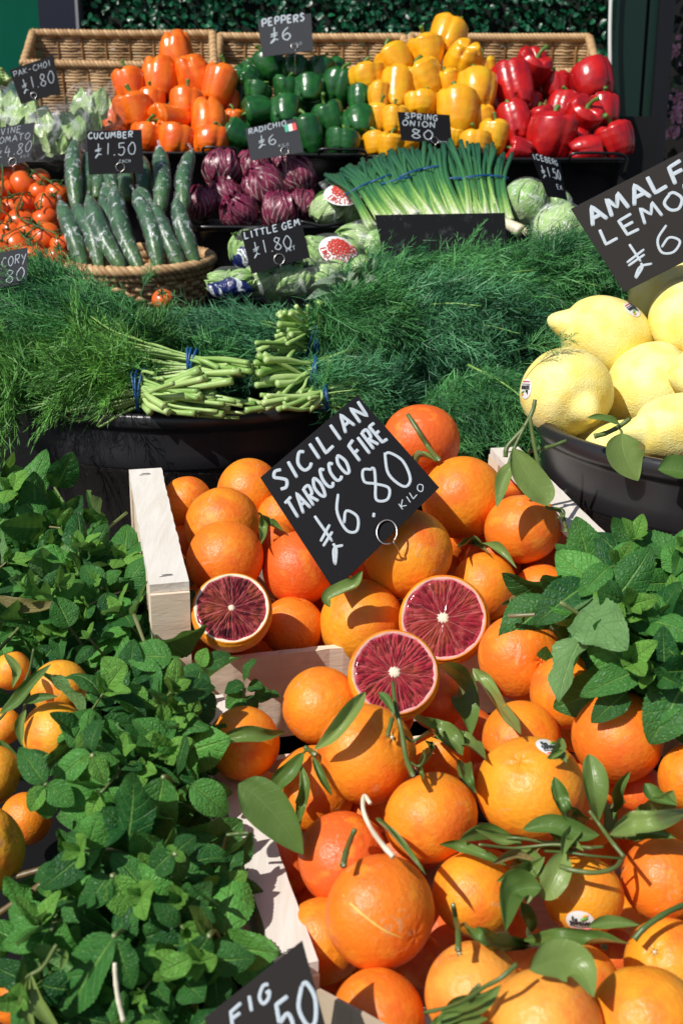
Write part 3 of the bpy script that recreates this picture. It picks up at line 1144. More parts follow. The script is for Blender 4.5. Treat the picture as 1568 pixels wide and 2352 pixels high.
# ---- wicker
def weave(mb_w, mb_s, S, rows, cols, amp, rad, nrm_f, phase_mode=0, closed=False, v0=0.0, v1=1.0, g=RNG):
    """S(u,v) -> points (vectorised); nrm_f(u,v) outward normals"""
    per = 4
    m = cols * per + (0 if closed else 1)
    u = np.arange(m) / (cols * per)
    for r_ in range(rows):
        v = v0 + (v1 - v0) * (r_ + .5) / rows
        ph = (r_ % 2) * PI if phase_mode else (0 if (r_ % 5) else .3)
        off = amp * np.cos(PI * u * cols + ph) * g.uniform(.85, 1.15)
        P = S(u, np.full(m, v)) + nrm_f(u, np.full(m, v)) * off[:, None]
        P[:, 2] += g.normal(size=m) * rad * .18
        if closed:
            P = np.concatenate((P, P[:1]))
        tube(mb_w, P, rad * g.uniform(.85, 1.1), 6, caps=not closed, rnd=g.uniform())
    for c_ in range(cols + (0 if closed else 1)):
        uu = np.full(6, c_ / cols)
        vv = np.linspace(v0, v1, 6)
        tube(mb_s, S(uu, vv), rad * .95, 6, rnd=g.uniform())


def rope(mb, P, R_, strands=3, turns=20, rad=None, segs=6, g=RNG):
    """twisted rope along path P"""
    P = np.asarray(P, float)
    # resample
    dl = np.concatenate(([0], np.cumsum(np.linalg.norm(np.diff(P, axis=0), axis=1))))
    n = max(12, int(turns * 7))
    t = np.linspace(0, dl[-1], n)
    Q = np.stack([np.interp(t, dl, P[:, k]) for k in range(3)], 1)
    T, Nn, B = frames(Q)
    for s in range(strands):
        a = np.linspace(0, turns * 2 * PI, n) + s * 2 * PI / strands
        tube(mb, Q + R_ * (np.cos(a)[:, None] * Nn + np.sin(a)[:, None] * B), rad or R_ * 1.05, segs, rnd=g.uniform())


# ---- handwriting: single-stroke letters, each stroke a flattened bead of chalk ink
GL = {
 'A': ['l0,0 .36,1 .68,0', 'l.14,.36 .58,.38'], 'B': ['l.06,0 .06,1', 'c.06,1 .5,.95 .5,.62 .08,.53 .58,.44 .55,.06 .06,0'],
 'C': ['c.62,.86 .36,1 .06,.6 .12,.12 .42,0 .64,.14'], 'D': ['l.08,0 .08,1', 'c.08,1 .62,.86 .62,.2 .08,0'],
 'E': ['l.58,1 .08,.98 .08,0 .6,.02', 'l.08,.52 .5,.54'], 'F': ['l.64,1 .1,.95 .06,0', 'l.08,.5 .52,.54'],
 'G': ['c.62,.84 .34,1 .05,.55 .2,.02 .5,.06 .6,.42', 'l.36,.44 .66,.44'], 'H': ['l.06,0 .08,1', 'l.06,.5 .6,.54', 'l.6,0 .62,1'],
 'I': ['l.2,0 .22,1'], 'K': ['l.08,0 .08,1', 'l.62,1 .1,.44 .62,0'], 'L': ['l.1,1 .08,.02 .6,.06'],
 'M': ['l.0,0 .14,1 .36,.4 .62,1 .74,0'], 'N': ['l.06,0 .1,1 .56,.04 .62,1'],
 'O': ['c.36,1 .06,.62 .14,.1 .42,0 .68,.46 .52,.92 .34,1'], 'P': ['l.1,0 .1,1', 'c.1,1 .6,.96 .56,.5 .12,.46'],
 'R': ['l.1,0 .1,1', 'c.1,1 .6,.96 .54,.56 .12,.5', 'l.26,.5 .64,0'], 'S': ['c.58,.88 .3,1 .1,.76 .34,.54 .56,.28 .34,0 .06,.12'],
 'T': ['l.34,0 .34,1', 'l.0,.96 .7,1'], 'U': ['c.08,1 .06,.3 .3,0 .56,.26 .6,1'], 'V': ['l.04,1 .32,0 .62,1'],
 'Y': ['l.04,1 .3,.5', 'l.62,1 .2,-.2'], 'X': ['l.05,0 .6,1', 'l.05,1 .6,0'], 'Z': ['l.05,1 .6,1 .05,0 .6,0'],
 '0': ['c.34,1 .04,.55 .18,.04 .46,.02 .66,.5 .48,.95 .3,.98'], '1': ['l.3,1 .3,0'],
 '4': ['l.3,1 .08,.4 .66,.42', 'l.5,.72 .48,-.05'], '5': ['l.6,1 .16,.98 .12,.58', 'c.12,.58 .5,.66 .6,.3 .36,0 .06,.1'],
 '6': ['c.5,1 .14,.66 .08,.2 .36,0 .62,.26 .44,.54 .12,.34'],
 '8': ['c.56,.86 .3,1 .12,.78 .36,.52 .62,.22 .36,0 .08,.2 .36,.52 .58,.8 .52,.92'],
 '£': ['l.34,1 .36,.2', 'c.36,.2 .3,.0 .06,-.22', 'c.06,-.2 .3,.06 .62,.04', 'l.08,.46 .62,.58', 'l.06,.32 .58,.44'],
 '.': ['l.2,.0 .26,.05'], '-': ['l.08,.48 .5,.5'],
 'd': ['c.5,.5 .15,.45 .15,.05 .5,.1', 'l.5,1 .52,0'], 'l': ['c.2,0 .38,.8 .22,.95 .16,.2 .4,.0'], 'a': ['c.46,.44 .14,.5 .12,.06 .42,.1 .48,.5 .5,.05'],
}


def strokes(text, h, gap=.16, jitter=.03, wmul=1.0, slant=0.0, g=RNG):
    """-> list of polylines in units of metres, total width"""
    out, x = [], 0.0
    for ch in text:
        if ch == ' ':
            x += .42 * h * wmul
            continue
        w_ = .7
        if ch in 'I1l':
            w_ = .42
        if ch in '.':
            w_ = .32
        if ch in 'M':
            w_ = .8
        jy = g.normal() * jitter
        for st in GL[ch]:
            pts = np.array([[float(v) for v in q.split(',')] for q in st[1:].split()])
            pts += g.normal(size=pts.shape) * jitter * .5
            if st[0] == 'c':
                pts = smooth_path(np.c_[pts, np.zeros(len(pts))], 5 * (len(pts) - 1))[:, :2]
            else:
                q = [pts[0]]
                for a, b in zip(pts[:-1], pts[1:]):
                    q += [a + (b - a) * .12, a + (b - a) * .88, b]
                pts = np.array(q)
            pts = pts + (0, jy)
            pts[:, 0] += slant * pts[:, 1]
            out.append(np.c_[(pts[:, 0]) * h * wmul + x, pts[:, 1] * h])
        x += (w_ + gap) * h * wmul
    return out, x - gap * h * wmul


def bead(mb, P3, w, normal, thick=.0004, g=RNG):
    """flattened chalk stroke along 3D points"""
    n = len(P3)
    rad = np.full(n, w / 2)
    rad[0] *= .8
    rad[-1] *= .8
    tube(mb, P3, rad, 8, True, g.uniform(), flat=thick / (w / 2), normal=normal)
# ------------------------------------------------------------------ world, sun, camera
scene = bpy.context.scene
SUN_DIR = nrm(np.array((-.50, -.47, .725)))
wd = bpy.data.worlds.new('World')
scene.world = wd
wd.use_nodes = True
nt = wd.node_tree
sky = nt.nodes.new('ShaderNodeTexSky')
sky.sky_type = 'NISHITA'
sky.sun_disc = False
sky.sun_elevation = math.asin(SUN_DIR[2])
sky.sun_rotation = math.atan2(SUN_DIR[0], SUN_DIR[1])
nt.links.new(sky.outputs[0], nt.nodes['Background'].inputs[0])
nt.nodes['Background'].inputs[1].default_value = .078
sl = bpy.data.lights.new('sun', 'SUN')
sl.energy = 4.9
sl.angle = R(.53)
sl.color = (1.0, .955, .89)
so = bpy.data.objects.new('sun', sl)
so.rotation_euler = Vector(SUN_DIR).to_track_quat('Z', 'Y').to_euler()
so.location = (-3, -3, 6)
C.objects.link(so)
cd = bpy.data.cameras.new('camera')
cd.sensor_fit = 'VERTICAL'
cd.sensor_height = 36
cd.lens = FPX / 2352 * 36
cd.clip_start = .05
cd.clip_end = 200
cd.dof.use_dof = True
cd.dof.focus_distance = 1.22
cd.dof.aperture_fstop = 11.0
co_ = bpy.data.objects.new('camera', cd)
co_.location = CAM
co_.rotation_euler = (R(90) - PITCH, 0, 0)
C.objects.link(co_)
scene.camera = co_
scene.view_settings.view_transform = 'Standard'
scene.view_settings.look = 'None'
scene.view_settings.exposure = 0
scene.view_settings.gamma = 1
scene.view_settings.use_curve_mapping = False
scene.render.engine = 'CYCLES'
scene.cycles.max_bounces = 8
scene.cycles.transparent_max_bounces = 12
scene.cycles.caustics_reflective = False
scene.cycles.caustics_refractive = False
scene.cycles.use_denoising = True
# ------------------------------------------------------------------ the setting
def slab(name, x0, x1, y0, y1, z0, z1, mat, parent=None):
    mb = MB()
    box(mb, (x0, y0, z0), (x1 - x0, 0, 0), (0, y1 - y0, 0), (0, 0, z1 - z0))
    return mb.build(name, mat, parent, smooth=False)


MAT['paving'] = plain('paving', (.20, .19, .18), .85, .2, nscale=6, namp=.2, bscale=40)
MAT['stand'] = plain('black_stand', (.006, .006, .007), .6, .3, nscale=20, namp=.2)
MAT['green_wall'] = plain('green_paint', (.001, .085, .050), .85, .1, nscale=5, namp=.12, bscale=90)
MAT['navy'] = plain('navy_paint', (.006, .008, .022), .4, .4)
MAT['strip'] = plain('grey_strip', (.22, .22, .24), .4)
MAT['frame'] = plain('green_frame_paint', (.004, .020, .014), .38, .4)
MAT['frame_black'] = plain('black_frame_paint', (.006, .006, .009), .4, .4)
MAT['cable'] = plain('white_cable', (.70, .70, .68), .5)
MAT['flower'] = plain('pink_blossom', (.75, .36, .46), .7, nscale=60, namp=.3)
MAT['backing'] = plain('hedge_backing', (.002, .008, .004), .9)
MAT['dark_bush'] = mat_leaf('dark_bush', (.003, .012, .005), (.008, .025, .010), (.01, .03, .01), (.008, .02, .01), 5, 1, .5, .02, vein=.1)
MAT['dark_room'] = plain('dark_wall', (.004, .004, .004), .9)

g_ = MB()
g_.add([(-60, -60, 0), (60, -60, 0), (60, 60, 0), (-60, 60, 0)], [(0, 1, 2, 3)])
struct(g_.build('pavement', MAT['paving'], smooth=False))

st = thing('display_stand', 'stepped black display stand carrying all the crates, tubs and baskets', 'stand', (0, 1.5, 0))
slab('step', -1.4, 1.4, .30, 1.02, .02, .690, MAT['stand'], st)
slab('step', -1.2, -.13, .56, 1.02, .692, .80, MAT['stand'], st)
slab('step', -1.3, -.30, 1.05, 1.40, .797, .90, MAT['stand'], st)
slab('step', -1.4, 1.4, 1.022, 1.97, .02, .795, MAT['stand'], st)
slab('step', -1.4, 1.4, 1.972, 2.58, .02, 1.083, MAT['stand'], st)
slab('step', -1.4, 1.4, 2.582, 3.03, .02, 1.226, MAT['stand'], st)
slab('step', -.95, .80, 3.032, 3.45, .02, 1.515, MAT['stand'], st)

wl = slab('green_wall', -4.0, -.858, 3.52, 3.70, 0, 3.2, MAT['green_wall'])
tag(wl, 'plain green painted wall at the left behind the wicker trays', 'wall')
pl = slab('dark_pillar', -.856, -.750, 3.49, 3.70, 0, 3.2, MAT['navy'])
tag(pl, 'dark navy pillar between the green wall and the leafy hedge panel', 'pillar')
ps = slab('edge_strip', -.750, -.742, 3.482, 3.60, 0, 3.2, MAT['strip'], pl)

# leafy artificial hedge
hd = thing('hedge_panel', 'glossy dark green artificial hedge panel behind the wicker trays', 'hedge', (0, 3.55, 1.0))
slab('backing', -.741, .80, 3.55, 3.60, .2, 2.9, MAT['backing'], hd)
hm = MB()
hp = [leaf_sheet(1, .72, 5, 7, fold=.25, curl=c_, seed=k) for k, c_ in enumerate((.3, .7, -.2))]
for k in range(7600):
    x = RNG.uniform(-.735, .785)
    z = RNG.uniform(1.50, 2.40)
    y = 3.53 - abs(RNG.normal()) * .028
    nn = nrm(np.array((RNG.normal() * .6, -1, .35 + RNG.normal() * .6)))
    xx = RNG.normal(size=3) + (0, 0, -.4)
    xx = xx - nn * (xx @ nn)
    put(hm, hp[k % 3], look(xx, nn), np.array((x, y, z)), RNG.uniform(.016, .026), RNG.uniform())
hm.build('foliage', MAT['hedge'], hd)

fr = thing('door_frame', 'dark green and black door frame post at the right edge', 'door frame', (.85, 3.4, 0))
for nm, a, b, y0, y1, mt in (('green_post', .757, .838, 3.40, 3.54, 'frame'), ('groove', .838, .850, 3.43, 3.54, 'frame_black'), ('green_post', .850, .872, 3.41, 3.54, 'frame'), ('black_post', .872, .915, 3.39, 3.54, 'frame_black')):
    slab(nm, a, b, y0, y1, 0, 3.2, MAT[mt], fr)
cb = MB()
tube(cb, smooth_path([(.730, 3.36, 2.6), (.729, 3.36, 2.0), (.731, 3.36, 1.80), (.737, 3.355, 1.68), (.745, 3.35, 1.58), (.762, 3.35, 1.46)], 24), .0052, 8)
tag(cb.build('cable', MAT['cable'], origin=np.array((.745, 3.36, 1.5))), 'thin white cable hanging beside the dark green door frame', 'cable')
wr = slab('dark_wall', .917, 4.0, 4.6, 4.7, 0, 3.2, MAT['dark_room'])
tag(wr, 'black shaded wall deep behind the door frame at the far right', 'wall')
bs = thing('flowering_bush', 'dark shaded bush with pink blossom beyond the door frame', 'bush', (1.35, 4.2, .4))
bm_ = MB()
for k in range(900):
    p = np.array((1.35, 4.2, 1.75)) + RNG.normal(size=3) * (.22, .16, .32)
    put(bm_, hp[k % 3], look(RNG.normal(size=3), RNG.normal(size=3) + (0, -.5, .5)), p, RNG.uniform(.03, .055), RNG.uniform())
bm_.build('foliage', MAT['dark_bush'], bs)
fm = MB()
for (px, py, s) in ((1545, 122, 22), (1528, 108, 12), (1556, 250, 20), (1566, 285, 24), (1545, 268, 12), (1562, 225, 14), (1540, 300, 10)):
    for k in range(34):
        p = W(px + RNG.normal() * s * .6, py + RNG.normal() * s * .6, 3.62 + RNG.normal() * .03)
        put(fm, hp[k % 3], look(RNG.normal(size=3), -FW + RNG.normal(size=3) * .8), p, RNG.uniform(.012, .022), RNG.uniform())
fm.build('blossom', MAT['flower'], bs)


# ------------------------------------------------------------------ wicker trays
def tray(x0b, x1b, yb, x0f, x1f, yf, label, cols):
    A, B = W(x0b, yb, 3.10), W(x1b, yb + 2, 3.10)           # back rim
    D_, E = W(x0f, yf, 2.92), W(x1f, yf + 4, 2.92)          # front rim
    dn = np.array((0, .03, -.16))
    o = (D_ + E) / 2 + (0, .1, -.17)
    t = thing('wicker_tray', label, 'basket', o, 'wicker trays along the back')
    mw, ms, mr = MB(), MB(), MB()
    cf = (A + B + D_ + E) / 4

    def wall(p, q, cols, rows=13, dn=dn, inset=.0):
        inn = nrm(np.cross(q - p, dn))
        if np.dot(inn, cf - (p + q) / 2) > 0:
            inn = -inn

        def S(u, v):
            return p + (q - p) * u[:, None] + (dn + (cf - (p + q) / 2) * .06 * 0) * v[:, None]
        weave(mw, ms, S, rows, cols, .0036, .0034, lambda u, v: np.broadcast_to(inn, (len(u), 3)))
    wall(A, B, cols, 21)
    wall(D_, E, cols, 17, np.array((0, .02, -.125)))
    wall(A, D_, 8, 21)
    wall(B, E, 8, 21)
    for p, q, tn in ((A, B, 15), (D_, E, 15), (A, D_, 7), (B, E, 7)):
        rope(mr, [p, (p + q) / 2 + (0, 0, -.002), q], .0062, 3, tn, .0062)
    mf = MB()
    fl = [A + dn * .98, B + dn * .98, E + np.array((0, .02, -.122)), D_ + np.array((0, .02, -.122))]
    mf.add(fl + [f - (0, 0, .006) for f in fl], [(3, 2, 1, 0), (4, 5, 6, 7), (0, 1, 5, 4), (1, 2, 6, 5), (2, 3, 7, 6), (3, 0, 4, 7)])
    mw.build('weave', MAT['wicker'], t)
    ms.build('stake', MAT['wicker_dark'], t)
    mr.build('rim', MAT['wicker'], t)
    mf.build('base', MAT['wicker_dark'], t, smooth=False)


tray(76, 489, 76, 55, 492, 146, 'leftmost wicker tray behind the orange peppers and pak choi', 15)
tray(506, 927, 84, 496, 936, 158, 'middle wicker tray behind the green peppers and the PEPPERS sign', 15)
tray(944, 1352, 84, 938, 1374, 162, 'rightmost wicker tray behind the yellow and red peppers', 15)


# ------------------------------------------------------------------ black pails
def pail(x0, x1, yr, d, depth, h, label, handle=None, tilt=0.0):
    a, b = W(x0, yr, d), W(x1, yr, d)
    c = (a + b) / 2 + (0, depth / 2, 0)
    hw, hd_ = (b[0] - a[0]) / 2, depth / 2
    t = thing('black_pail', label, 'pail', c - (0, 0, h), 'black pails holding the vegetables')
    n = 72
    th = np.arange(n) * 2 * PI / n
    e = .22
    ex = np.sign(np.cos(th)) * np.abs(np.cos(th)) ** e
    ey = np.sign(np.sin(th)) * np.abs(np.sin(th)) ** e
    mb = MB()
    prof = [(.80, -h), (.90, -h * .5), (.985, -.012), (1.0, -.010), (1.012, -.004), (1.008, .001), (.995, .002), (.98, -.004), (.88, -h * .5), (.79, -h + .006), (.0, -h + .006)]
    V = np.concatenate([np.stack((ex * hw * k, ey * hd_ * k, np.full(n, z)), 1) for k, z in prof])
    mb.add(V + c, grid_faces(n, len(prof), True)[:, ::-1])
    mb.build('body', MAT['pail'], t)
    mh = MB()
    rim = np.stack((ex * hw * 1.008, ey * hd_ * 1.008, np.zeros(n)), 1) + c
    tube(mh, np.concatenate((rim, rim[:1])), .0038, 8)
    mh.build('rim', MAT['wire_black'], t)
    if handle:
        mm = MB()
        for (hx0, hx1, hy) in handle:
            p0, p1 = W(hx0, yr + 1, d - .006), W(hx1, yr + 4, d - .004)
            tube(mm, smooth_path([p0 + (0, -.004, -.006), p0 + (0, -.012, .012), (p0 + p1) / 2 + (0, -.018, M(hy, d)), p1 + (0, -.012, .010), p1 + (0, -.006, -.03)], 20), .0032, 8)
        mm.build('handle', MAT['wire_black'], t)
    return t


pail(-75, 232, 372, 2.50, .30, .20, 'black pail under the bagged pak choi at the far left')
pail(238, 541, 352, 2.50, .32, .19, 'black pail heaped with orange peppers', [(470, 545, 14)])
pail(546, 838, 356, 2.50, .32, .19, 'black pail heaped with green peppers', [(735, 838, 14)])
pail(843, 1128, 360, 2.50, .32, .19, 'black pail heaped with yellow peppers behind the spring onions')
pail(1133, 1440, 366, 2.50, .32, .19, 'black pail with wire handle heaped with red peppers', [(1310, 1432, 16)])
pail(436, 848, 522, 2.24, .26, .17, 'wide black pail holding radicchio heads and wrapped lettuce', [(690, 790, 6)])
pail(800, 1160, 560, 2.13, .24, .15, 'black pail of spring onions behind the blank card')
pail(1168, 1440, 600, 2.13, .24, .14, 'black pail under the wrapped iceberg lettuces')


# ------------------------------------------------------------------ peppers
PG = {'o': 'orange peppers heaped in a pail', 'g': 'green peppers heaped in a pail', 'y': 'yellow peppers heaped in a pail', 'r': 'red peppers heaped in a pail'}
PEPLIST = {
 'o': [
  (405, 120, 35, 40, 'orange pepper balanced alone at the very top of the orange heap', (.15, .95, -.1)),
  (367, 180, 38, 46, 'tall orange pepper just left below the topmost orange one', (0, 1, -.25)),
  (446, 178, 39, 38, 'orange pepper showing its deeply lobed underside, right below the topmost', (.2, .9, -.5)),
  (502, 200, 33, 45, 'long leaning orange pepper on the right shoulder of the orange heap', (.3, -1, .1)),
  (298, 198, 32, 37, 'orange pepper half veiled by the pak choi bag', (-.2, -1, .1)),
  (346, 244, 29, 35, 'orange pepper tucked behind the one with an upright green stem', (0, -1, 0)),
  (309, 262, 40, 41, 'squarish orange pepper with green stem upright, left of the heap', (-.15, -1, .15)),
  (430, 246, 34, 40, 'orange pepper in the middle of the heap behind the sideways one', (0, -1, -.1)),
  (391, 279, 42, 29, 'orange pepper lying sideways with its green stem end to the left', (-.75, .2, .75)),
  (482, 275, 37, 39, 'grooved orange pepper at right, below the long leaning one', (.05, 1, .1)),
  (405, 331, 36, 29, 'orange pepper on the pail rim between two upright cucumbers', (.1, -1, -.1)),
  (338, 319, 34, 34, 'orange pepper on the pail rim beside the CUCUMBER sign', (.1, -1, .1)),
  (485, 330, 38, 29, 'orange pepper on the pail rim right of the last upright cucumber', (0, -1, -.2)),
  (452, 306, 20, 22, 'small orange pepper wedged between the rim peppers', None),
  (534, 279, 22, 24, 'orange pepper peeping out beside the green heap', None),
  (533, 236, 20, 26, 'shaded orange pepper behind the long leaning one', None),
  (262, 275, 25, 30, 'orange pepper at far left pressed against the plastic bag', None),
  (262, 318, 27, 24, 'orange pepper behind the CUCUMBER sign with stub stem showing', (0, -1, .2)),
 ],
 'g': [
  (618, 154, 33, 35, 'green pepper at the top left of the green heap, stem pointing up left', (-.45, -1, .1)),
  (678, 165, 29, 29, 'wrinkled green pepper beside the topmost green one', (0, -1, -.4)),
  (568, 184, 31, 30, 'green pepper with puckered base at the left edge of the green heap', (.3, .6, -.8)),
  (735, 162, 28, 26, 'green pepper at the back of the heap under the wicker tray', (.3, -1, .1)),
  (776, 204, 35, 39, 'large smooth green pepper with stem up, right of the heap', (.2, -1, .05)),
  (659, 213, 28, 27, 'green pepper with upright stem in the centre of the green heap', (.1, -1, .25)),
  (710, 213, 31, 32, 'green pepper with dented shine left of the large smooth one', (0, -1, -.3)),
  (828, 228, 26, 31, 'green pepper against the yellow heap, upper one', (0, -1, -.1)),
  (591, 216, 30, 22, 'green pepper squeezed under the puckered one at left', (.3, -1, 0)),
  (594, 256, 36, 29, 'green pepper lying sideways with pale stem pointing left', (-1, .25, .2)),
  (655, 259, 34, 29, 'bright green pepper directly above the RADICHIO sign', (0, -1, -.3)),
  (694, 246, 22, 20, 'small green pepper behind the one above the RADICHIO sign', None),
  (756, 276, 31, 38, 'green pepper with pale hooked stem bending left', (-.35, -1, .2)),
  (824, 288, 35, 35, 'round green pepper against the yellow heap, lower one', (0, -1, -.45)),
  (711, 311, 31, 39, 'green pepper right of the RADICHIO sign with big curled stem', (-.2, -1, .15)),
  (788, 331, 36, 29, 'ribbed green pepper on the pail rim near the yellow heap', (.1, -1, 0)),
  (547, 317, 31, 34, 'green pepper left of the RADICHIO sign, stem over the orange ones', (-.9, -.5, .2)),
  (576, 160, 18, 20, 'green pepper hidden behind the puckered one', None),
  (770, 160, 20, 20, 'green pepper at the back near the yellow peppers', None),
  (553, 232, 18, 24, 'dim green pepper at the left gap of the green heap', None),
 ],
 'y': [
  (1026, 88, 37, 40, 'yellow pepper crowning the very top of the yellow heap', (.35, -.9, -.2)),
  (978, 126, 37, 39, 'yellow pepper leaning on the crowning one from the left', (-.2, -1, .1)),
  (1063, 141, 39, 41, 'yellow pepper showing its lobed base right below the crown', (-.1, .6, -.8)),
  (908, 148, 37, 39, 'orange tinged yellow pepper at the upper left with stem to the left', (-.6, -1, 0)),
  (841, 182, 37, 29, 'yellow pepper beside the green heap with upright stem', (-.2, -1, .15)),
  (972, 192, 43, 39, 'broad amber yellow pepper in the middle of the heap', (-.5, -1, .1)),
  (911, 211, 34, 39, 'yellow pepper left of the broad amber one', (.2, -1, -.2)),
  (1092, 211, 41, 45, 'large amber yellow pepper on the right flank of the heap', (.1, -1, -.3)),
  (1029, 196, 23, 26, 'small yellow pepper in the gap under the lobed one', (-.3, -1, .2)),
  (870, 224, 23, 26, 'yellow pepper behind the left row of the yellow heap', (0, -1, 0)),
  (968, 243, 36, 27, 'yellow pepper just above the SPRING ONION sign', (0, -1, 0)),
  (1050, 259, 43, 47, 'big greenish yellow pepper right of the SPRING ONION sign', (0, -1, -.05)),
  (870, 277, 28, 35, 'yellow pepper left of the SPRING ONION sign with stem up', (.1, -1, .2)),
  (905, 279, 28, 32, 'yellow pepper half behind the SPRING ONION sign edge', (0, -1, 0)),
  (1109, 284, 29, 34, 'dull yellow pepper in the shade on the right', None),
  (1133, 319, 31, 37, 'yellow pepper at the right end touching the red ones', (.1, -1, .1)),
  (863, 334, 30, 28, 'yellow pepper at the left end of the pail rim', (0, -1, 0)),
  (896, 336, 27, 25, 'yellow pepper with stem at left on the pail rim', (.1, -1, .3)),
  (930, 325, 28, 28, 'yellow pepper on the rim below the SPRING ONION sign', None),
  (1089, 333, 33, 29, 'yellow pepper behind the spring onion tips', (0, -1, 0)),
  (1116, 171, 23, 34, 'yellow pepper in shade behind the lobed one', None),
  (1046, 316, 20, 24, 'yellow pepper behind the lower right corner of the SPRING ONION sign', None),
  (930, 250, 24, 28, 'yellow pepper behind the upper left corner of the SPRING ONION sign', None),
 ],
 'r': [
  (1220, 161, 37, 30, 'red pepper at the top of the red heap, browning on its side', (.35, -.7, .8)),
  (1179, 203, 41, 45, 'dark glossy red pepper beside the yellow heap', (-.1, -1, -.3)),
  (1277, 200, 30, 31, 'shaded dark red pepper in the middle back of the red heap', None),
  (1359, 188, 45, 42, 'large bright red pepper at the top right by the white cable', (-.35, -1, -.35)),
  (1292, 249, 33, 31, 'red pepper with brown tipped stem under the shaded one', (.35, -.9, -.1)),
  (1333, 272, 37, 39, 'ribbed red pepper with its green stem facing forward', (.35, -.55, .9)),
  (1386, 255, 32, 33, 'red pepper at the right edge behind the ribbed one', (0, -1, 0)),
  (1182, 283, 33, 37, 'red pepper right of the last yellow pepper', (-.2, -1, -.1)),
  (1261, 320, 47, 47, 'largest red pepper with curved green stem, front centre', (.15, -1, .25)),
  (1413, 325, 39, 41, 'red pepper with upright stem at the front right end', (-.35, -1, .15)),
  (1345, 345, 38, 26, 'orange red pepper on the rim under the wire handle', (1, -.2, -.1)),
  (1194, 346, 28, 25, 'red pepper on the rim with stem pointing left', (-1, -.2, .2)),
  (1136, 246, 22, 30, 'dark red pepper half behind the large amber yellow one', None),
  (1246, 277, 26, 26, 'red pepper in shadow behind the largest red one', (-.3, -1, .2)),
  (1212, 244, 28, 28, 'darkest red pepper deep in the shadowed hollow', None),
  (1325, 322, 27, 26, 'red pepper between the ribbed one and the rim', None),
  (1234, 196, 28, 30, 'red pepper below the browning one in shade', None),
  (1172, 358, 18, 20, 'small red pepper at the left corner of the red pail', None),
 ]}
for kind, rows in PEPLIST.items():
    ys = np.array([r[1] for r in rows])
    y0, y1 = ys.min(), ys.max()
    rel = []
    for r in rows:
        t = (r[1] - y0) / (y1 - y0)
        d = 2.80 - .24 * t + (.05 if r[5] is None else 0)
        rel.append((r[0], r[1], (r[2] + r[3]) / 2 * .92, d))
    dd = relax(rel, .90)
    for r, d in zip(rows, dd):
        pepper(kind, r[0], r[1], r[2], r[3], d, r[4], r[5], PG[kind])
# ------------------------------------------------------------------ leafy heads
def head(mb, c, m3, rad, layers, ruff, seed, cover=1.0, lon=1.0, open_=0.0):
    """head of overlapping cupped leaves; local -Z is the root, +Z the tip"""
    g = np.random.default_rng(seed)
    nu, nv = 15, 18
    u = np.linspace(-1, 1, nu)
    v = np.linspace(0, 1, nv)
    U, Vv = np.meshgrid(u, v)
    for k in range(layers):
        az = k * 2.4 + g.normal() * .2
        f = k / max(1, layers - 1)
        ph = PI * (1 - Vv * (.80 + .18 * g.uniform()) * cover)            # PI = root
        hwid = (.55 + .55 * np.sin(PI * np.clip(Vv, 0, 1) ** .8)) * g.uniform(.95, 1.2)
        th = az + U * hwid / np.maximum(.35, np.sin(ph)) * .95
        r = rad * (.90 + .10 * f + .012 * g.normal())
        ruffle = ruff * rad * (np.abs(U) ** 3 + Vv ** 4) * np.sin(U * g.uniform(7, 11) + Vv * g.uniform(5, 9) + g.uniform(0, 6))
        r = r + ruffle + rad * (.05 if ruff < .09 else .10) * np.abs(U) ** 2 + open_ * rad * Vv ** 3 - rad * .035 * (np.abs(U) < .12)
        P = np.stack((r * np.sin(ph) * np.cos(th), r * np.sin(ph) * np.sin(th), r * np.cos(ph) * lon), -1).reshape(-1, 3)
        A = np.stack((U.ravel(), Vv.ravel(), np.full(U.size, g.uniform())), 1)
        mb.add(P @ np.asarray(m3).T + c, grid_faces(nu, nv), None, A)


def ball(mb, c, m3, sc, seed, amp=.06, lo=1.5, hi=4, nu=40, nv=28):
    D, F_, A = sphere_dirs(nu, nv)
    l1 = Lump(seed, 10, lo, hi)
    V = D * (1 + amp * l1(D))[:, None] * np.broadcast_to(sc, (3,))
    mb.add(V @ np.asarray(m3).T + c, F_, None, A)


RADS = [(510, 389, 42, 2.44, 'tall radicchio head at the upper left of its pail', (.1, -1, .1)),
        (583, 389, 41, 2.46, 'radicchio head with bold white ribs behind the middle one', (0, -1, .2)),
        (683, 407, 41, 2.43, 'radicchio head at the upper right with its white base turned to the right', (-.5, -.8, .1)),
        (607, 433, 47, 2.36, 'large dark radicchio head in the middle of its pail', (-.5, -.8, .2)),
        (460, 468, 36, 2.33, 'radicchio head at the left end beside the cucumbers', (.1, -1, .1)),
        (519, 453, 40, 2.36, 'radicchio head between the left end one and the large dark one', (-.4, -1, .15)),
        (548, 490, 43, 2.28, 'bright magenta radicchio head at the front rim', (-.3, -.6, .7)),
        (642, 488, 42, 2.28, 'dull purple radicchio head just above the LITTLE GEM sign', (.05, -1, .2)),
        (695, 474, 36, 2.33, 'radicchio head with fanned white ribs beside the wrapped lettuce', (.1, -1, .0)),
        (636, 378, 26, 2.50, 'radicchio head peeping out behind the RADICHIO sign', (0, -1, 0))]
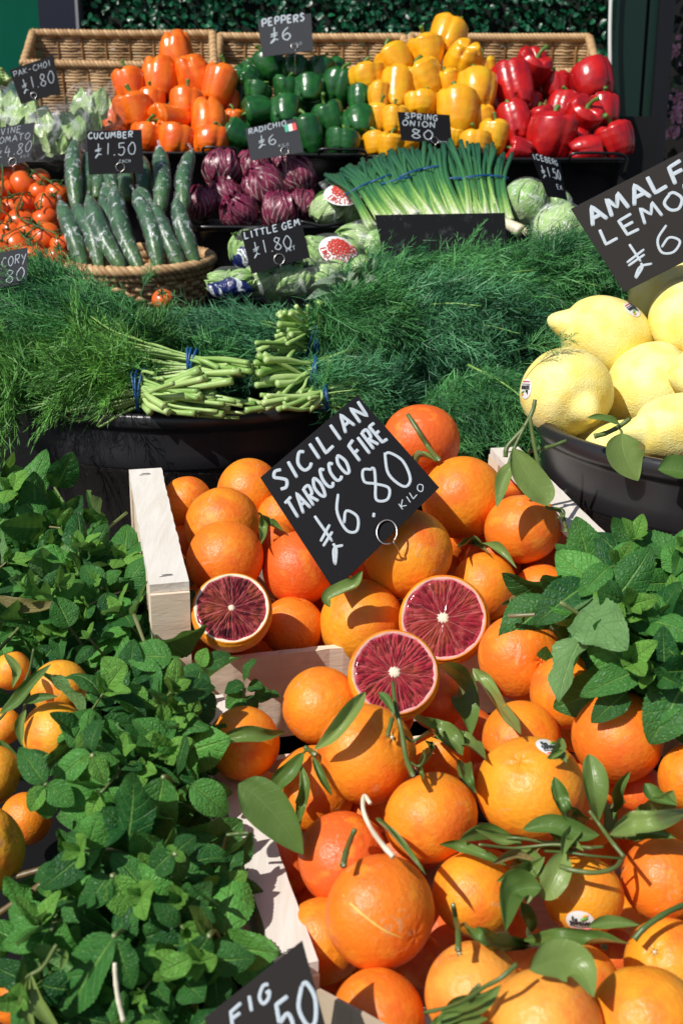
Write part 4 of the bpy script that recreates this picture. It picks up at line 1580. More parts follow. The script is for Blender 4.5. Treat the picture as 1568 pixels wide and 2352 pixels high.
for k, (px, py, r, d, lb, up) in enumerate(RADS):
    c = W(px, py, d)
    mb = MB()
    z = nrm(RT * up[0] - UP * up[1] - FW * up[2])
    head(mb, np.zeros(3), basis_z(z, x=-FW, roll=k * 1.7), M(r, d) * .97, 10, .10, 40 + k, 1.0, 1.06)
    ball(mb, np.zeros(3), np.eye(3), M(r, d) * .84, 3)
    mb.A[-1][:, 1] = .6
    mb.A[-1][:, 0] = .9
    o = mb.build('radicchio', MAT['radicchio'], origin=np.zeros(3))
    o.location = c
    tag(o, lb, 'radicchio', 'radicchio heads in a pail')

# iceberg lettuces in film
for k, (px, py, r, d, lb) in enumerate([(1208, 466, 56, 2.14, 'film wrapped iceberg lettuce under the folded £1.50 card'),
                                       (1284, 533, 68, 1.98, 'film wrapped iceberg lettuce nearest the dill at the right'),
                                       (1280, 470, 34, 2.30, 'shaded iceberg lettuce behind the folded £1.50 card')]):
    c = W(px, py, d)
    t = thing('iceberg_lettuce', lb, 'lettuce', c, 'wrapped iceberg lettuces')
    mb = MB()
    head(mb, c, basis_z(nrm((.5, .3, .6)), roll=k), M(r, d) * .95, 9, .03, 70 + k)
    ball(mb, c, np.eye(3), M(r, d) * .84, 4)
    mb.build('head', MAT['lettuce'], t)
    mb = MB()
    ball(mb, c, np.eye(3), M(r, d) * 1.03, 80 + k, .025, 4, 9, 56, 40)
    mb.build('film', MAT['film'], t)


# bagged little gem lettuces
def rosette_label(t, c, n, up, rad, mat=None):
    """white label with a printed red rosette and lettering around it"""
    m3 = basis_z(n, x=up)
    mw, mr = MB(), MB()
    th = np.arange(40) * 2 * PI / 40

    def dome(p2):
        rr = np.hypot(p2[:, 0], p2[:, 1])
        return np.c_[p2, .30 * rad * (1 - (rr / rad) ** 2)]
    rings = [np.zeros((1, 2))] + [np.c_[np.cos(th), np.sin(th)] * rad * q for q in (.33, .66, 1.0)]
    V = dome(np.concatenate(rings))
    tr = [(0, 1 + i, 1 + (i + 1) % 40) for i in range(40)]
    q = []
    for a in range(2):
        q += [(1 + a * 40 + i, 1 + (a + 1) * 40 + i, 1 + (a + 1) * 40 + (i + 1) % 40, 1 + a * 40 + (i + 1) % 40) for i in range(40)]
    mw.add(V @ m3.T + c, q, tr)
    mw.build('label', MAT['white'], t)
    for rr, nn, s in ((.0, 1, .10), (.17, 6, .08), (.34, 9, .09), (.52, 13, .09)):
        for k in range(nn):
            a = k * 2 * PI / nn + rr
            ce = np.array((math.cos(a), math.sin(a))) * rr * rad
            tt = np.linspace(0, 2 * PI, 9)
            pp = dome(ce + np.c_[np.cos(tt), np.sin(tt)] * s * rad) + (0, 0, .0012)
            bead(mr, pp @ m3.T + c, rad * .085, n, .0006)
    tx, wdt = strokes('ENGLISH LETTUCE', rad * .26, .25)
    for s in tx:
        a = PI * 1.12 + (s[:, 0] / wdt) * PI * 1.15
        rr = rad * .68 + s[:, 1]
        pp = dome(np.c_[np.cos(a), np.sin(a)] * (1.62 * rad - rr)[:, None]) + (0, 0, .0012)
        bead(mr, pp @ m3.T + c, rad * .05, n, .0005)
    mr.build('print', MAT['red_ink'], t)


def gem_pack(px, py, rx, ry, d, label, lab=None, seed=0, blue=False, tail=None):
    c = W(px, py, d)
    t = thing('lettuce_pack', label, 'lettuce', c - (0, 0, M(ry, d)), 'bagged little gem lettuces')
    g = np.random.default_rng(seed)
    mb = MB()
    for k in range(3):
        o = c + RT * M(rx, d) * (-.45, .1, .5)[k] + UP * M(ry, d) * g.normal() * .08 + FW * (.02 * (k == 1))
        ax = nrm(RT * g.normal() + UP * .4 - FW * g.uniform(0, .5))
        head(mb, o, basis_z(ax, roll=g.uniform(0, 6)), M(min(rx, ry), d) * .78, 8, .10, seed * 7 + k, .95, 1.15)
    mb.build('lettuce', MAT['lettuce'], t)
    mb = MB()
    m3 = np.stack((RT, FW, UP), 1)
    ball(mb, c, m3, (M(rx, d) * 1.08, M(min(rx, ry), d) * 1.05, M(ry, d) * 1.08), seed + 200, .13, 3, 8, 64, 44)
    if tail is not None:
        e = W(tail[0], tail[1], d + .02)
        P = smooth_path([c + (e - c) * .6, (c * .2 + e * .8), e], 8)
        tube(mb, P, np.linspace(M(ry * .55, d), M(ry * .75, d), len(P)), 24, flat=.35)
    mb.build('bag', MAT['bag'], t)
    if blue:
        mb = MB()
        ball(mb, c - UP * M(ry, d) * .35, m3, (M(rx, d) * 1.1, M(min(rx, ry), d) * 1.08, M(ry, d) * .75), seed + 300, .15, 4, 9, 56, 30)
        mb.build('printed_wrap', MAT['blue_pack'], t)
    if lab:
        n = nrm(-FW + RT * lab[3] + UP * lab[4])
        rosette_label(t, W(lab[0], lab[1], d - M(min(rx, ry), d) * lab[6]), n, RT * math.cos(lab[5]) + UP * math.sin(lab[5]), M(lab[2], d))
    return t


gem_pack(787, 478, 66, 46, 2.25, 'bagged little gem lettuces with white label on top, beside the radicchio', (790, 446, 46, .0, .9, .15, .75), 1, tail=(760, 420))
gem_pack(760, 590, 72, 50, 2.04, 'bagged lettuce with a round white label and red rosette print', (776, 576, 44, .25, .6, -.35, 1.02), 2)
gem_pack(836, 566, 50, 58, 2.06, 'bagged lettuce half hidden behind the blank black card', None, 3, tail=(860, 520))
gem_pack(590, 575, 56, 50, 2.00, 'bagged lettuce with blue printed wrap behind the LITTLE GEM sign', None, 4, True)
gem_pack(530, 650, 48, 36, 1.90, 'dark blue printed lettuce bag beside the round wicker basket', None, 5, True)
gem_pack(625, 646, 76, 44, 1.92, 'lettuce bag lying flat in front of the LITTLE GEM sign', None, 6)
gem_pack(720, 640, 62, 42, 1.92, 'lettuce bag lying between the sage and the flat lettuce bag', None, 7)
gem_pack(800, 625, 56, 40, 1.96, 'lettuce bag just behind the sage leaves', None, 8)

# ------------------------------------------------------------------ pak choi in clear bags, celery
for k, (px, py, sx, d, lb, bx, by) in enumerate([(150, 300, 62, 2.50, 'bagged pak choi with pale stalks hanging over the pail rim', 135, 348),
                                           (215, 262, 52, 2.56, 'bagged pak choi with torn dark leaf edge next to the orange peppers', 205, 300),
                                           (60, 285, 66, 2.52, 'bagged pak choi under the PAK-CHOI sign', 40, 330),
                                           (12, 262, 50, 2.58, 'bagged pak choi at the left picture edge', -10, 320)]):
    c = W(px, py, d)
    t = thing('pak_choi', lb, 'pak choi', W(bx, by + 20, d), 'bagged pak choi')
    g = np.random.default_rng(300 + k)
    ms, ml = MB(), MB()
    b = W(bx, by + 10, d - .03)
    for j in range(11):
        a = g.uniform(-1, 1)
        e = c + RT * M(a * sx * .8, d) + UP * M(g.uniform(-6, 34), d) + FW * g.uniform(-.05, .03)
        s0 = b + RT * M(a * 22, d) + FW * g.uniform(-.02, .02)
        m = (s0 + e) / 2 + UP * .005 - FW * .015
        spine_leaf(ms, [s0, (s0 * .4 + m * .6), m], M(26, d), -FW + RT * a * .7, .0, 0, .9, .1, 7, 10, 0, .45)
        spine_leaf(ml, [m * .75 + s0 * .25, m * .3 + e * .7, e + UP * .02], M(46, d), -FW + RT * a * .6 + UP * .4, .15, g.normal() * .4, -.5, None, 9, 12, .09, .7, seed=int(g.integers(0, 999)))
    ms.build('stalk', MAT['lettuce'], t)
    ml.build('leaf', MAT['lettuce'], t)
    mb = MB()
    m3 = np.stack((nrm(RT + UP * .1), FW, np.cross(nrm(RT + UP * .1), FW)), 1)
    ball(mb, (c + b) / 2 + UP * .012, m3, (M(sx, d) * 1.35, .095, M(74, d)), 310 + k, .17, 3, 8, 64, 44)
    e = c + UP * M(70, d) + RT * M((20, 45, -10, 20)[k], d)
    P = smooth_path([c + UP * .02, c * .4 + e * .6, e], 8)
    tube(mb, P, np.linspace(.05, .025, len(P)), 24, False, flat=.4)
    mb.build('bag', MAT['bag'], t)
t = thing('celery', 'pale celery stalks poking in at the left picture edge', 'celery', W(-20, 210, 2.6))
mb = MB()
for k in range(5):
    a = W(-40 + k * 10, 215 - k * 2, 2.62 + .01 * k)
    tube(mb, smooth_path([a, W(-15 + k * 9, 185, 2.6), W(4 + k * 3, 158 + k * 6, 2.58)], 8), .0085, 8, flat=.6, rnd=k / 5)
mb.build('stalk', MAT['stalk'], t)

# ------------------------------------------------------------------ round wicker baskets
def round_basket(px, py, a_px, d, h, label, tilt, dark='wicker', cat='basket'):
    c = W(px, py, d)
    r0 = M(a_px, d)
    Rm = np.array(Matrix.Rotation(R(tilt), 3, 'X'))
    t = thing('round_basket', label, cat, c - (0, 0, h), 'round wicker baskets')
    mw, ms, mr = MB(), MB(), MB()

    def S(u, v):
        r = r0 * (1 - .22 * v)
        return np.stack((r * np.cos(u * 2 * PI), r * np.sin(u * 2 * PI), -v * h), -1) @ Rm.T + c

    def Nf(u, v):
        return np.stack((np.cos(u * 2 * PI), np.sin(u * 2 * PI), 0 * u), -1) @ Rm.T
    weave(mw, ms, S, 12, 40, .0042, .0050, Nf, 1, True, .12, 1.0)
    th = np.linspace(0, 2 * PI, 90)
    for dr, z, tn, rr in ((.004, .004, 22, .0085), (-.001, -.008, 24, .0075)):
        P = np.stack(((r0 + dr) * np.cos(th), (r0 + dr) * np.sin(th), np.full(90, z)), 1) @ Rm.T + c
        rope(mr, P, rr * .75, 3, tn, rr * .68)
    mf = MB()
    n = 48
    a = np.arange(n) * 2 * PI / n
    V = np.concatenate(([(0, 0, -h)], np.stack((r0 * .8 * np.cos(a), r0 * .8 * np.sin(a), np.full(n, -h)), 1))) @ Rm.T + c
    mf.add(V, None, [(0, 1 + i, 1 + (i + 1) % n) for i in range(n)])
    mw.build('weave', MAT['wicker'], t)
    ms.build('stake', MAT['wicker_dark'], t)
    mr.build('rim', MAT['wicker'], t)
    mf.build('base', MAT['wicker_dark'], t)


round_basket(320, 601, 160, 2.16, .125, 'round wicker basket full of wrapped cucumbers', 5)
round_basket(-10, 590, 150, 2.22, .12, 'round wicker basket full of vine tomatoes at the left edge', 5)

# ------------------------------------------------------------------ cucumbers
CUK = [(138, 462, 190, 604, 2.15, 2.09, 'leftmost cucumber of the front row, next to the tomatoes'),
       (171, 468, 226, 606, 2.14, 2.08, 'second cucumber from the left in the front row, white film twist at its tip'),
       (202, 448, 273, 600, 2.13, 2.06, 'cucumber leaning right with a bright film glint on its lower end'),
       (234, 446, 285, 590, 2.17, 2.10, 'cucumber tucked behind the glinting one in the front row'),
       (262, 424, 318, 604, 2.15, 2.07, 'tallest cucumber in the middle of the front row'),
       (308, 438, 360, 604, 2.14, 2.07, 'cucumber right of the tallest middle one'),
       (350, 466, 412, 606, 2.13, 2.08, 'bent cucumber third from the right in the front row'),
       (404, 456, 447, 600, 2.13, 2.10, 'rightmost cucumber of the front row'),
       (240, 430, 262, 520, 2.20, 2.15, 'cucumber with crumpled film top in the second row'),
       (172, 322, 177, 468, 2.31, 2.23, 'upright cucumber standing left of the CUCUMBER sign'),
       (199, 352, 203, 440, 2.33, 2.26, 'upright cucumber beside the left edge of the CUCUMBER sign'),
       (215, 390, 222, 450, 2.31, 2.26, 'upright cucumber below the left corner of the CUCUMBER sign'),
       (255, 385, 260, 450, 2.32, 2.27, 'upright cucumber behind the middle of the CUCUMBER sign'),
       (288, 380, 294, 450, 2.32, 2.27, 'upright cucumber below the word EACH on the CUCUMBER sign'),
       (325, 358, 330, 460, 2.31, 2.25, 'upright cucumber at the right edge of the CUCUMBER sign'),
       (366, 336, 368, 472, 2.30, 2.22, 'upright pointed cucumber standing free between sign and peppers'),
       (441, 344, 424, 470, 2.30, 2.22, 'upright cucumber leaning right, closest to the radicchio'),
       (318, 432, 345, 520, 2.19, 2.14, 'reddish streaked cucumber half hidden in the second row')]
for k, (x0, y0, x1, y1, d0, d1, lb) in enumerate(CUK):
    a, b = W(x0, y0, d0), W(x1, y1, d1)
    g = np.random.default_rng(500 + k)
    b = b + (b - a) * .12
    L = np.linalg.norm(b - a)
    sidev = nrm(np.cross(b - a, FW))
    mid = (a + b) / 2 + sidev * L * g.uniform(-.05, .07) - FW * L * g.uniform(.02, .08)
    P = smooth_path([a, mid, b], 26)
    r0 = g.uniform(.0150, .0172)
    t_ = np.linspace(0, 1, len(P))
    rad = r0 * np.clip(np.sin(PI * np.clip(t_ * .96 + .02, 0, 1)) ** .30, .18, 1) * (1 + .03 * np.sin(t_ * 20 + k))
    rad[:4] *= np.array((.35, .62, .80, .93))
    o = thing('cucumber', lb, 'cucumber', b, 'film wrapped cucumbers')
    mb = MB()
    tube(mb, P, rad, 20)
    mb.build('body', MAT['cuke'], o)
    mb = MB()
    rf = rad * 1.07 + .0007 + .0006 * g.normal(size=len(P))
    tube(mb, P, rf, 20, False)
    tw = smooth_path([P[0] + (P[0] - P[1]) * .1, P[0] + nrm(P[0] - P[3]) * .012 + g.normal(size=3) * .003], 5)
    tube(mb, tw, np.linspace(rf[0] * .9, .0035, len(tw)), 10, flat=.6)
    mb.build('film', MAT['film'], o)

# ------------------------------------------------------------------ tomatoes on the vine
TOMS = [(9, 438, 24), (54, 424, 27), (88, 418, 26), (132, 446, 23), (32, 479, 26), (111, 470, 25), (91, 441, 20), (48, 513, 30), (103, 506, 27),
        (44, 564, 31), (103, 547, 33), (141, 562, 22), (10, 550, 24), (17, 403, 22), (26, 530, 22), (66, 530, 22), (63, 470, 20), (-8, 484, 24), (-5, 578, 26), (45, 394, 20), (76, 492, 18), (-22, 440, 24), (125, 500, 18), (132, 590, 22), (75, 590, 26)]
VL = ['truss of vine tomatoes on the left side of the tomato basket', 'truss of vine tomatoes on top of the tomato basket', 'truss of vine tomatoes at the right side, beside the cucumbers', 'truss of vine tomatoes at the front of the tomato basket']
dT = relax([(x, y, r, 2.31 - (y - 400) * .0011 + (.05 if r < 22 else 0)) for x, y, r in [(a, b, c * 1.14) for a, b, c in TOMS]], .93)
D, F_, A_ = sphere_dirs(40, 28)
th_ = np.arccos(np.clip(D[:, 2], -1, 1))
TME = []
for k in range(4):
    l1 = Lump(800 + k, 8, 1, 2.5)
    rr = 1 + .05 * l1(D) - .16 * np.exp(-(th_ / .3) ** 2) - .05 * np.exp(-((PI - th_) / .3) ** 2)
    mb = MB()
    mb.add(D * rr[:, None] * (1, 1, .88), F_, None, A_)
    TME.append(mb.mesh('tomato', MAT['tomato']))
mb = MB()
for k in range(6):
    a = k * PI / 3
    spine_leaf(mb, [(0, 0, .86 * .84), (.30 * math.cos(a), .30 * math.sin(a), .90), (.62 * math.cos(a), .62 * math.sin(a), .86)], .15, (0, 0, 1), .2, nu=3, nv=6)
tube(mb, smooth_path([(0, 0, .70), (0, 0, 1.0), (.1, 0, 1.3)], 6), .075, 6)
TCAL = mb.mesh('calyx', MAT['vine'])
trs = [[], [], [], []]
for k, (x, y, r) in enumerate(TOMS):
    q = 0 if x < 30 and y < 560 else 1 if y < 452 else 2 if x > 85 and y < 530 else 3
    trs[q].append(k)
for q, ids in enumerate(trs):
    cs = np.array([W(TOMS[i][0], TOMS[i][1], dT[i]) for i in ids])
    t = thing('tomato_truss', VL[q], 'tomatoes', cs.mean(0) - (0, 0, .05), 'trusses of vine tomatoes')
    org = np.array(t['_o'])
    mb = MB()
    vp = cs[np.argsort(cs[:, 0])] - FW * .034 + UP * .012
    vp = vp[::2] if len(vp) > 4 else vp
    tube(mb, smooth_path(vp, 24), .0016, 8)
    VPs = smooth_path(vp, 24)
    for i, c in zip(ids, cs):
        r = M(TOMS[i][2] * 1.22, dT[i])
        z = nrm(RT * RNG.normal() * .35 + UP * .75 - FW * RNG.uniform(.1, .8))
        o = inst('tomato', TME[i % 4], t, mat4(basis_z(z, roll=i), c - org, r))
        inst('calyx', TCAL, o)
        tip = c + z * r * 1.15
        nn_ = VPs[np.argmin(np.linalg.norm(VPs - tip, axis=1))]
        tube(mb, smooth_path([tip, (tip + nn_) / 2 - FW * .006, nn_], 6), .0012, 6)
    mb.build('vine', MAT['vine'], t)
t = W(375, 688, 1.93)
o = inst('loose_tomato', TME[1], None, mat4(basis_z(nrm(-FW + UP * .6)), t, M(26, 1.93)))
tag(o, 'single striped red tomato half buried in dill below the cucumber basket', 'tomato')
inst('calyx', TCAL, o)

# ------------------------------------------------------------------ spring onions
SO = [((880, 494), (800, 388), 'spring onion bunch at the far left, spread flattest'), ((930, 490), (832, 376), 'second spring onion bunch from the left'),
      ((962, 494), (872, 362), 'third spring onion bunch from the left with high blue band'), ((995, 494), (920, 350), 'fourth spring onion bunch, below the SPRING ONION sign wire'),
      ((1035, 494), (972, 346), 'middle spring onion bunch with its band high on the leaves'), ((1075, 494), (1022, 350), 'spring onion bunch third from the right'),
      ((1110, 492), (1078, 334), 'second spring onion bunch from the right, darkest leaves'), ((1140, 490), (1120, 354), 'rightmost spring onion bunch standing almost upright')]
for k, (bt, tp, lb) in enumerate(SO):
    d0, d1 = 2.06 - .002 * k, 2.26 - .004 * k
    b, e = W(bt[0], bt[1] + 18, d0), W(tp[0], tp[1], d1)
    g = np.random.default_rng(600 + k)
    t = thing('spring_onion_bunch', lb, 'spring onions', b, 'bunches of spring onions')
    ms = MB()
    ax = nrm(e - b)
    sd = nrm(np.cross(ax, FW))
    for j in range(34):
        a = g.uniform(-1, 1)
        dep = g.uniform(-.014, .014)
        p0 = b + sd * a * .030 + FW * dep
        pm = b + (e - b) * .55 + sd * a * .026 + FW * dep * .8
        p1 = e + sd * (a * .046 + g.normal() * .006) + FW * dep * 1.6 + ax * g.uniform(-.034, .010)
        P = smooth_path([p0, pm, p1], 14)
        t_ = np.linspace(0, 1, len(P))
        rad = np.interp(t_, (0, .05, .3, .6, 1), (.0054, .0038, .0032, .0035, .0040)) * g.uniform(.75, 1.25)
        tube(ms, P, rad, 8, rnd=g.uniform(), flat=1)
    ms.build('stalk', MAT['onion'], t)
    mbn = MB()
    cpt = b + (e - b) * (.62, .66, .60, .67, .72, .58, .55, .62)[k]
    a = np.linspace(0, 2 * PI, 26)
    for off in (0, .003):
        tube(mbn, cpt + ax * off + np.cos(a)[:, None] * sd * .0330 + np.sin(a)[:, None] * FW * .0205 + ax * (.004 * np.sin(a) + .006 * (k % 3 - 1) * np.cos(a))[:, None], .0011, 6)
    mbn.build('rubber_band', MAT['band'], t)
o = MB()
P = smooth_path([W(1150, 505, 2.03), W(1168, 516, 2.0), W(1196, 532, 1.99)], 8)
tube(o, P, np.linspace(.006, .0125, len(P)), 12)
for k in range(14):
    r_ = W(1198, 532, 1.985)
    tube(o, [r_, r_ + RNG.normal(size=3) * .006 + RT * .008], .0007, 5)
o = o.build('spring_onion', MAT['straw'], origin=W(1180, 530, 2.0))
tag(o, 'single pale spring onion bulb with roots right of the blank card', 'spring onion')
# ------------------------------------------------------------------ price signs
class Card:
    """flat card through four picture corners, lying in one plane; uv (0..1, 0..1 up)"""
    def __init__(s, tl, tr, br, bl, d, nvec, ref=None):
        n = nrm(np.asarray(nvec, float))
        p0 = W(*(ref or ((tl[0] + tr[0] + br[0] + bl[0]) / 4, (tl[1] + tr[1] + br[1] + bl[1]) / 4)), d)

        def hit(px, py):
            r = ray(px, py)
            return CAM + r * (((p0 - CAM) @ n) / (r @ n))
        s.c = [hit(*q) for q in (bl, br, tr, tl)]
        s.n = n if n @ FW < 0 else -n
        s.w = (np.linalg.norm(s.c[1] - s.c[0]) + np.linalg.norm(s.c[2] - s.c[3])) / 2
        s.h = (np.linalg.norm(s.c[3] - s.c[0]) + np.linalg.norm(s.c[2] - s.c[1])) / 2

    def P(s, u, v, off=0.0):
        u = np.asarray(u, float)[..., None]
        v = np.asarray(v, float)[..., None]
        bl, br, tr, tl = s.c
        return (bl * (1 - u) + br * u) * (1 - v) + (tl * (1 - u) + tr * u) * v + s.n * off


def sign(label, card, lines, mat='card', clip=None, thick=.0012, ink='chalk', bend=0.0, extra=None):
    t = thing('price_sign', label, 'price sign', card.c[0] * .5 + card.c[1] * .5, 'black price signs')
    nu, nv = 13, 9
    U, Vv = np.meshgrid(np.linspace(0, 1, nu), np.linspace(0, 1, nv))
    bow = bend * np.sin(PI * U)
    top = card.P(U, Vv) + card.n * (thick / 2 + bow)[..., None]
    bot = card.P(U, Vv) + card.n * (-thick / 2 + bow)[..., None]
    mb = MB()
    V = np.concatenate((top.reshape(-1, 3), bot.reshape(-1, 3)))
    f = grid_faces(nu, nv)
    b = f[:, ::-1] + nu * nv
    idx = np.arange(nu * nv).reshape(nv, nu)
    loop = np.concatenate((idx[0], idx[1:, -1], idx[-1, ::-1][1:], idx[::-1, 0][1:-1]))
    q = [(loop[i], loop[i] + nu * nv, loop[(i + 1) % len(loop)] + nu * nv, loop[(i + 1) % len(loop)]) for i in range(len(loop))]
    mb.add(V, np.concatenate((f, b, np.array(q))))
    mb.build('card', MAT[mat], t, smooth=False)
    if lines:
        mt = MB()
        asp = card.w / card.h
        for (text, u0, v0, u1, hh, sw) in lines[:]:
            g = np.random.default_rng(abs(hash(text)) % 1000 if False else sum(map(ord, text)) + int(u0 * 100))
            st_, wd_ = strokes(text, 1.0, .17, .035, 1.0, .06, g)
            k = (u1 - u0) / wd_
            drop = 0.0
            for s in st_:
                if isinstance(v0, tuple):
                    vv = v0[0] + (v0[1] - v0[0]) * s[:, 0] / wd_
                else:
                    vv = v0
                uu = u0 + s[:, 0] * k
                v_ = vv + s[:, 1] * hh
                pts = card.P(uu, v_, thick / 2 + .0003) + card.n * (bend * np.sin(PI * uu))[:, None]
                bead(mt, pts, sw * .80 * card.h, card.n, .00035, g)
        mt.build('lettering', MAT[ink], t)
    if clip:
        u, v, r, dn = clip
        mc = MB()
        a = np.linspace(-.5 * PI, 1.42 * PI, 22)
        k = r * card.h
        e1 = nrm(card.c[1] - card.c[0])
        e2 = nrm(card.c[3] - card.c[0])
        ce = card.P(u, v, thick / 2 + .0012 + max(0, bend))
        ring = ce + k * (np.cos(a)[:, None] * e1 + np.sin(a)[:, None] * e2) + card.n * np.linspace(0, .0012, len(a))[:, None]
        tube(mc, ring, max(.0007, k * .085), 8)
        dn = np.asarray(dn, float)
        stem = smooth_path([ce - e2 * k, ce - e2 * k * 1.4 + dn * .15 - card.n * .002, ce - e2 * k + dn * .5 - card.n * .004, ce - e2 * k + dn - card.n * .01], 10)
        tube(mc, stem, max(.0007, k * .085), 8)
        mc.build('wire_clip', MAT['wire'], t)
    return t


LEAN = lambda a, b=0.0: (math.sin(R(b)), -math.cos(R(a)), math.sin(R(a)))
DN = (0, .0, -1)
sign('small PEPPERS £6 sign painted grey with sky sheen standing in the green peppers', Card((591, 46), (714, 31), (719, 116), (603, 131), 2.72, LEAN(24)),
     [('PEPPERS', .07, (.80, .82), .88, .20, .055), ('£6', .18, .36, .60, .34, .045), ('KILO', .60, .20, .78, .07, .012)], 'card_sky_grey', (.64, .17, .085, (0, 0, -.06)))
sign('tilted PAK-CHOI £1.80 sign at the upper left', Card((22, 161), (123, 127), (140, 213), (49, 239), 2.42, LEAN(15)),
     [('PAK-CHOI', .05, .76, .90, .15, .022), ('£1.80', .14, .30, .92, .32, .026)], 'card', (.36, .12, .08, (0, 0, -.06)))
sign('VINE TOMATO £4.80 sign cut by the left picture edge', Card((-28, 297), (81, 281), (71, 369), (-22, 392), 2.27, LEAN(15)),
     [('VINE', .28, .80, .72, .16, .022), ('TOMATO', .10, .59, .92, .16, .022), ('£4.80', .16, .24, .99, .28, .022), ('KILO', .74, .12, .95, .07, .010)], 'card_sky_grey', (.56, .07, .10, (0, 0, -.05)))
sign('CUCUMBER £1.50 EACH sign among the upright cucumbers', Card((199, 302), (325, 298), (331, 396), (205, 401), 2.20, LEAN(14)),
     [('CUCUMBER', .03, .82, .84, .14, .040), ('£1.50', .12, .42, .88, .28, .030), ('EACH', .56, .24, .77, .07, .014)], 'card', (.58, .14, .10, (0, 0, -.06)))
t = sign('grey RADICHIO £6 sign with a small Italian flag', Card((563, 296), (681, 272), (697, 350), (577, 369), 2.37, LEAN(22)),
         [('RADICHIO', .05, (.80, .85), .78, .16, .040), ('£6', .18, .36, .54, .30, .040), ('KILO', .56, .26, .75, .08, .014)], 'card_sky_grey', (.66, .12, .11, (0, 0, -.06)))
cdx = Card((563, 296), (681, 272), (697, 350), (577, 369), 2.37, LEAN(22))
for u0, mt in ((.74, 'green_flag'), (.815, 'white'), (.89, 'red_flag')):
    mb = MB()
    q = [cdx.P(u0, .66, .0009), cdx.P(u0 + .074, .67, .0009), cdx.P(u0 + .074, .88, .0009), cdx.P(u0, .87, .0009)]
    mb.add(q + [p + cdx.n * .0004 for p in q], [(4, 5, 6, 7), (0, 1, 5, 4), (1, 2, 6, 5), (2, 3, 7, 6), (3, 0, 4, 7)])
    mb.build('flag_stripe', MAT[mt], t, smooth=False)
sign('SPRING ONION 80 sign standing in the yellow peppers', Card((912.5, 257), (1032, 264), (1038, 334), (921, 322), 2.33, LEAN(14)),
     [('SPRING', .13, (.79, .76), .76, .19, .045), ('ONION', .06, (.54, .53), .70, .19, .045), ('80', .20, .13, .64, .30, .045), ('BUNCH', .74, .05, .96, .06, .014)], 'card', (.66, .10, .12, (.008, 0, -.045)))
sign('narrow folded £1.50 sign above the wrapped iceberg lettuce', Card((1216, 350), (1284, 371), (1302, 461), (1257, 452), 2.10, (.55, -.9, .2)),
     [('ICEBERG', .02, .84, .86, .13, .035), ('£1.50', .10, .48, .86, .24, .035), ('EA', .50, .22, .80, .12, .02)], 'card', None, bend=.006)
sign('LITTLE GEM £1.80 PKT sign leaning over the lettuce bags', Card((553, 532), (690, 502), (712, 591), (578, 629), 1.88, LEAN(20)),
     [('LITTLE GEM', .03, (.80, .83), .97, .16, .042), ('£1.80', .10, .38, .76, .30, .030), ('PKT', .64, .27, .80, .10, .018)], 'card', (.50, .15, .125, (0, 0, -.05)))
sign('grey CHICORY sign at the left edge above the dill', Card((-42, 589), (64, 568), (63, 650), (-40, 668), 1.56, LEAN(15)),
     [('CHICORY', .06, .58, .98, .26, .034), ('£.80', .16, .10, .94, .36, .040)], 'card_sky_grey')
sign('blank black card without writing between spring onions and dill', Card((860, 494), (1158, 489), (1172, 660), (897, 668), 1.90, LEAN(18)), None, 'card_dust', None)
sign('large tilted AMALFI LEMONS sign standing behind the lemons', Card((1310, 480), (1655, 303), (1785, 492), (1432, 671), 1.40, (-.25, -.85, .35), (1432, 560)),
     [('AMALFI', .05, .73, .80, .19, .056), ('LEMONS', .05, .50, .86, .17, .042), ('£6.80', .09, .12, .98, .27, .034)], 'card_brown')
sign('SICILIAN TAROCCO FIRE £6.80 KILO sign in the oranges', Card((598, 1097), (820, 908), (1008, 1120), (768, 1357), 1.125, LEAN(34)),
     [('SICILIAN', .07, .81, .97, .145, .036), ('TAROCCO', .04, .575, .60, .155, .034), ('FIRE', .68, .575, .96, .165, .036), ('£6.80', .09, .19, .93, .30, .030), ('KILO', .70, .075, .92, .055, .011)], 'card',
     (.52, .035, .085, (.02, .03, -.05)))
sign('FIG sign poking in at the bottom edge beside the crate slat', Card((470, 2338), (694, 2160), (770, 2440), (545, 2610), .66, LEAN(42)),
     [('FIG', .20, .77, .62, .125, .045), ('£6.50', -.02, .36, .98, .32, .052)], 'card_brown')
# ------------------------------------------------------------------ half-barrel tubs
def barrel(px, py, a_px, d, tilt, h, label, yaw=0.0, loc=None, rad=None):
    c = W(px, py, d) if loc is None else np.asarray(loc, float)
    r = M(a_px, d) if rad is None else rad
    Rm = np.array((Matrix.Rotation(R(yaw), 3, 'Z') @ Matrix.Rotation(R(tilt), 3, 'X')))
    t = thing('barrel_tub', label, 'tub', c + Rm @ np.array((0, 0, -h)), 'black half barrel tubs')
    mb = MB()
    body = [(.80, -h), (.84, -h * .8), (.89, -h * .5), (.935, -.088), (.952, -.080), (.958, -.074)]
    lathe(mb, [(k * r, z) for k, z in body], 128, c, Rm, 1.0)
    lathe(mb, [(k * r, z) for k, z in [(0, -h + .02), (.78, -h + .02), (.86, -h * .5), (.925, -.06), (.945, -.012)]][::-1], 96, c, Rm, 0.0)
    mb.build('staves', MAT['tub'], t)
    mb = MB()
    rim = [(.958, -.074), (.970, -.070), (.973, -.050), (.978, -.024), (.984, -.0185), (.999, -.0165), (1.006, -.012), (1.008, -.007), (1.005, -.0015), (.996, .003), (.975, .0035), (.955, -.001), (.945, -.012)]
    lathe(mb, [(k * r, z) for k, z in rim], 160, c, Rm, 0.0)
    mb.build('rim', MAT['tub_rim'], t)
    return c, r, Rm


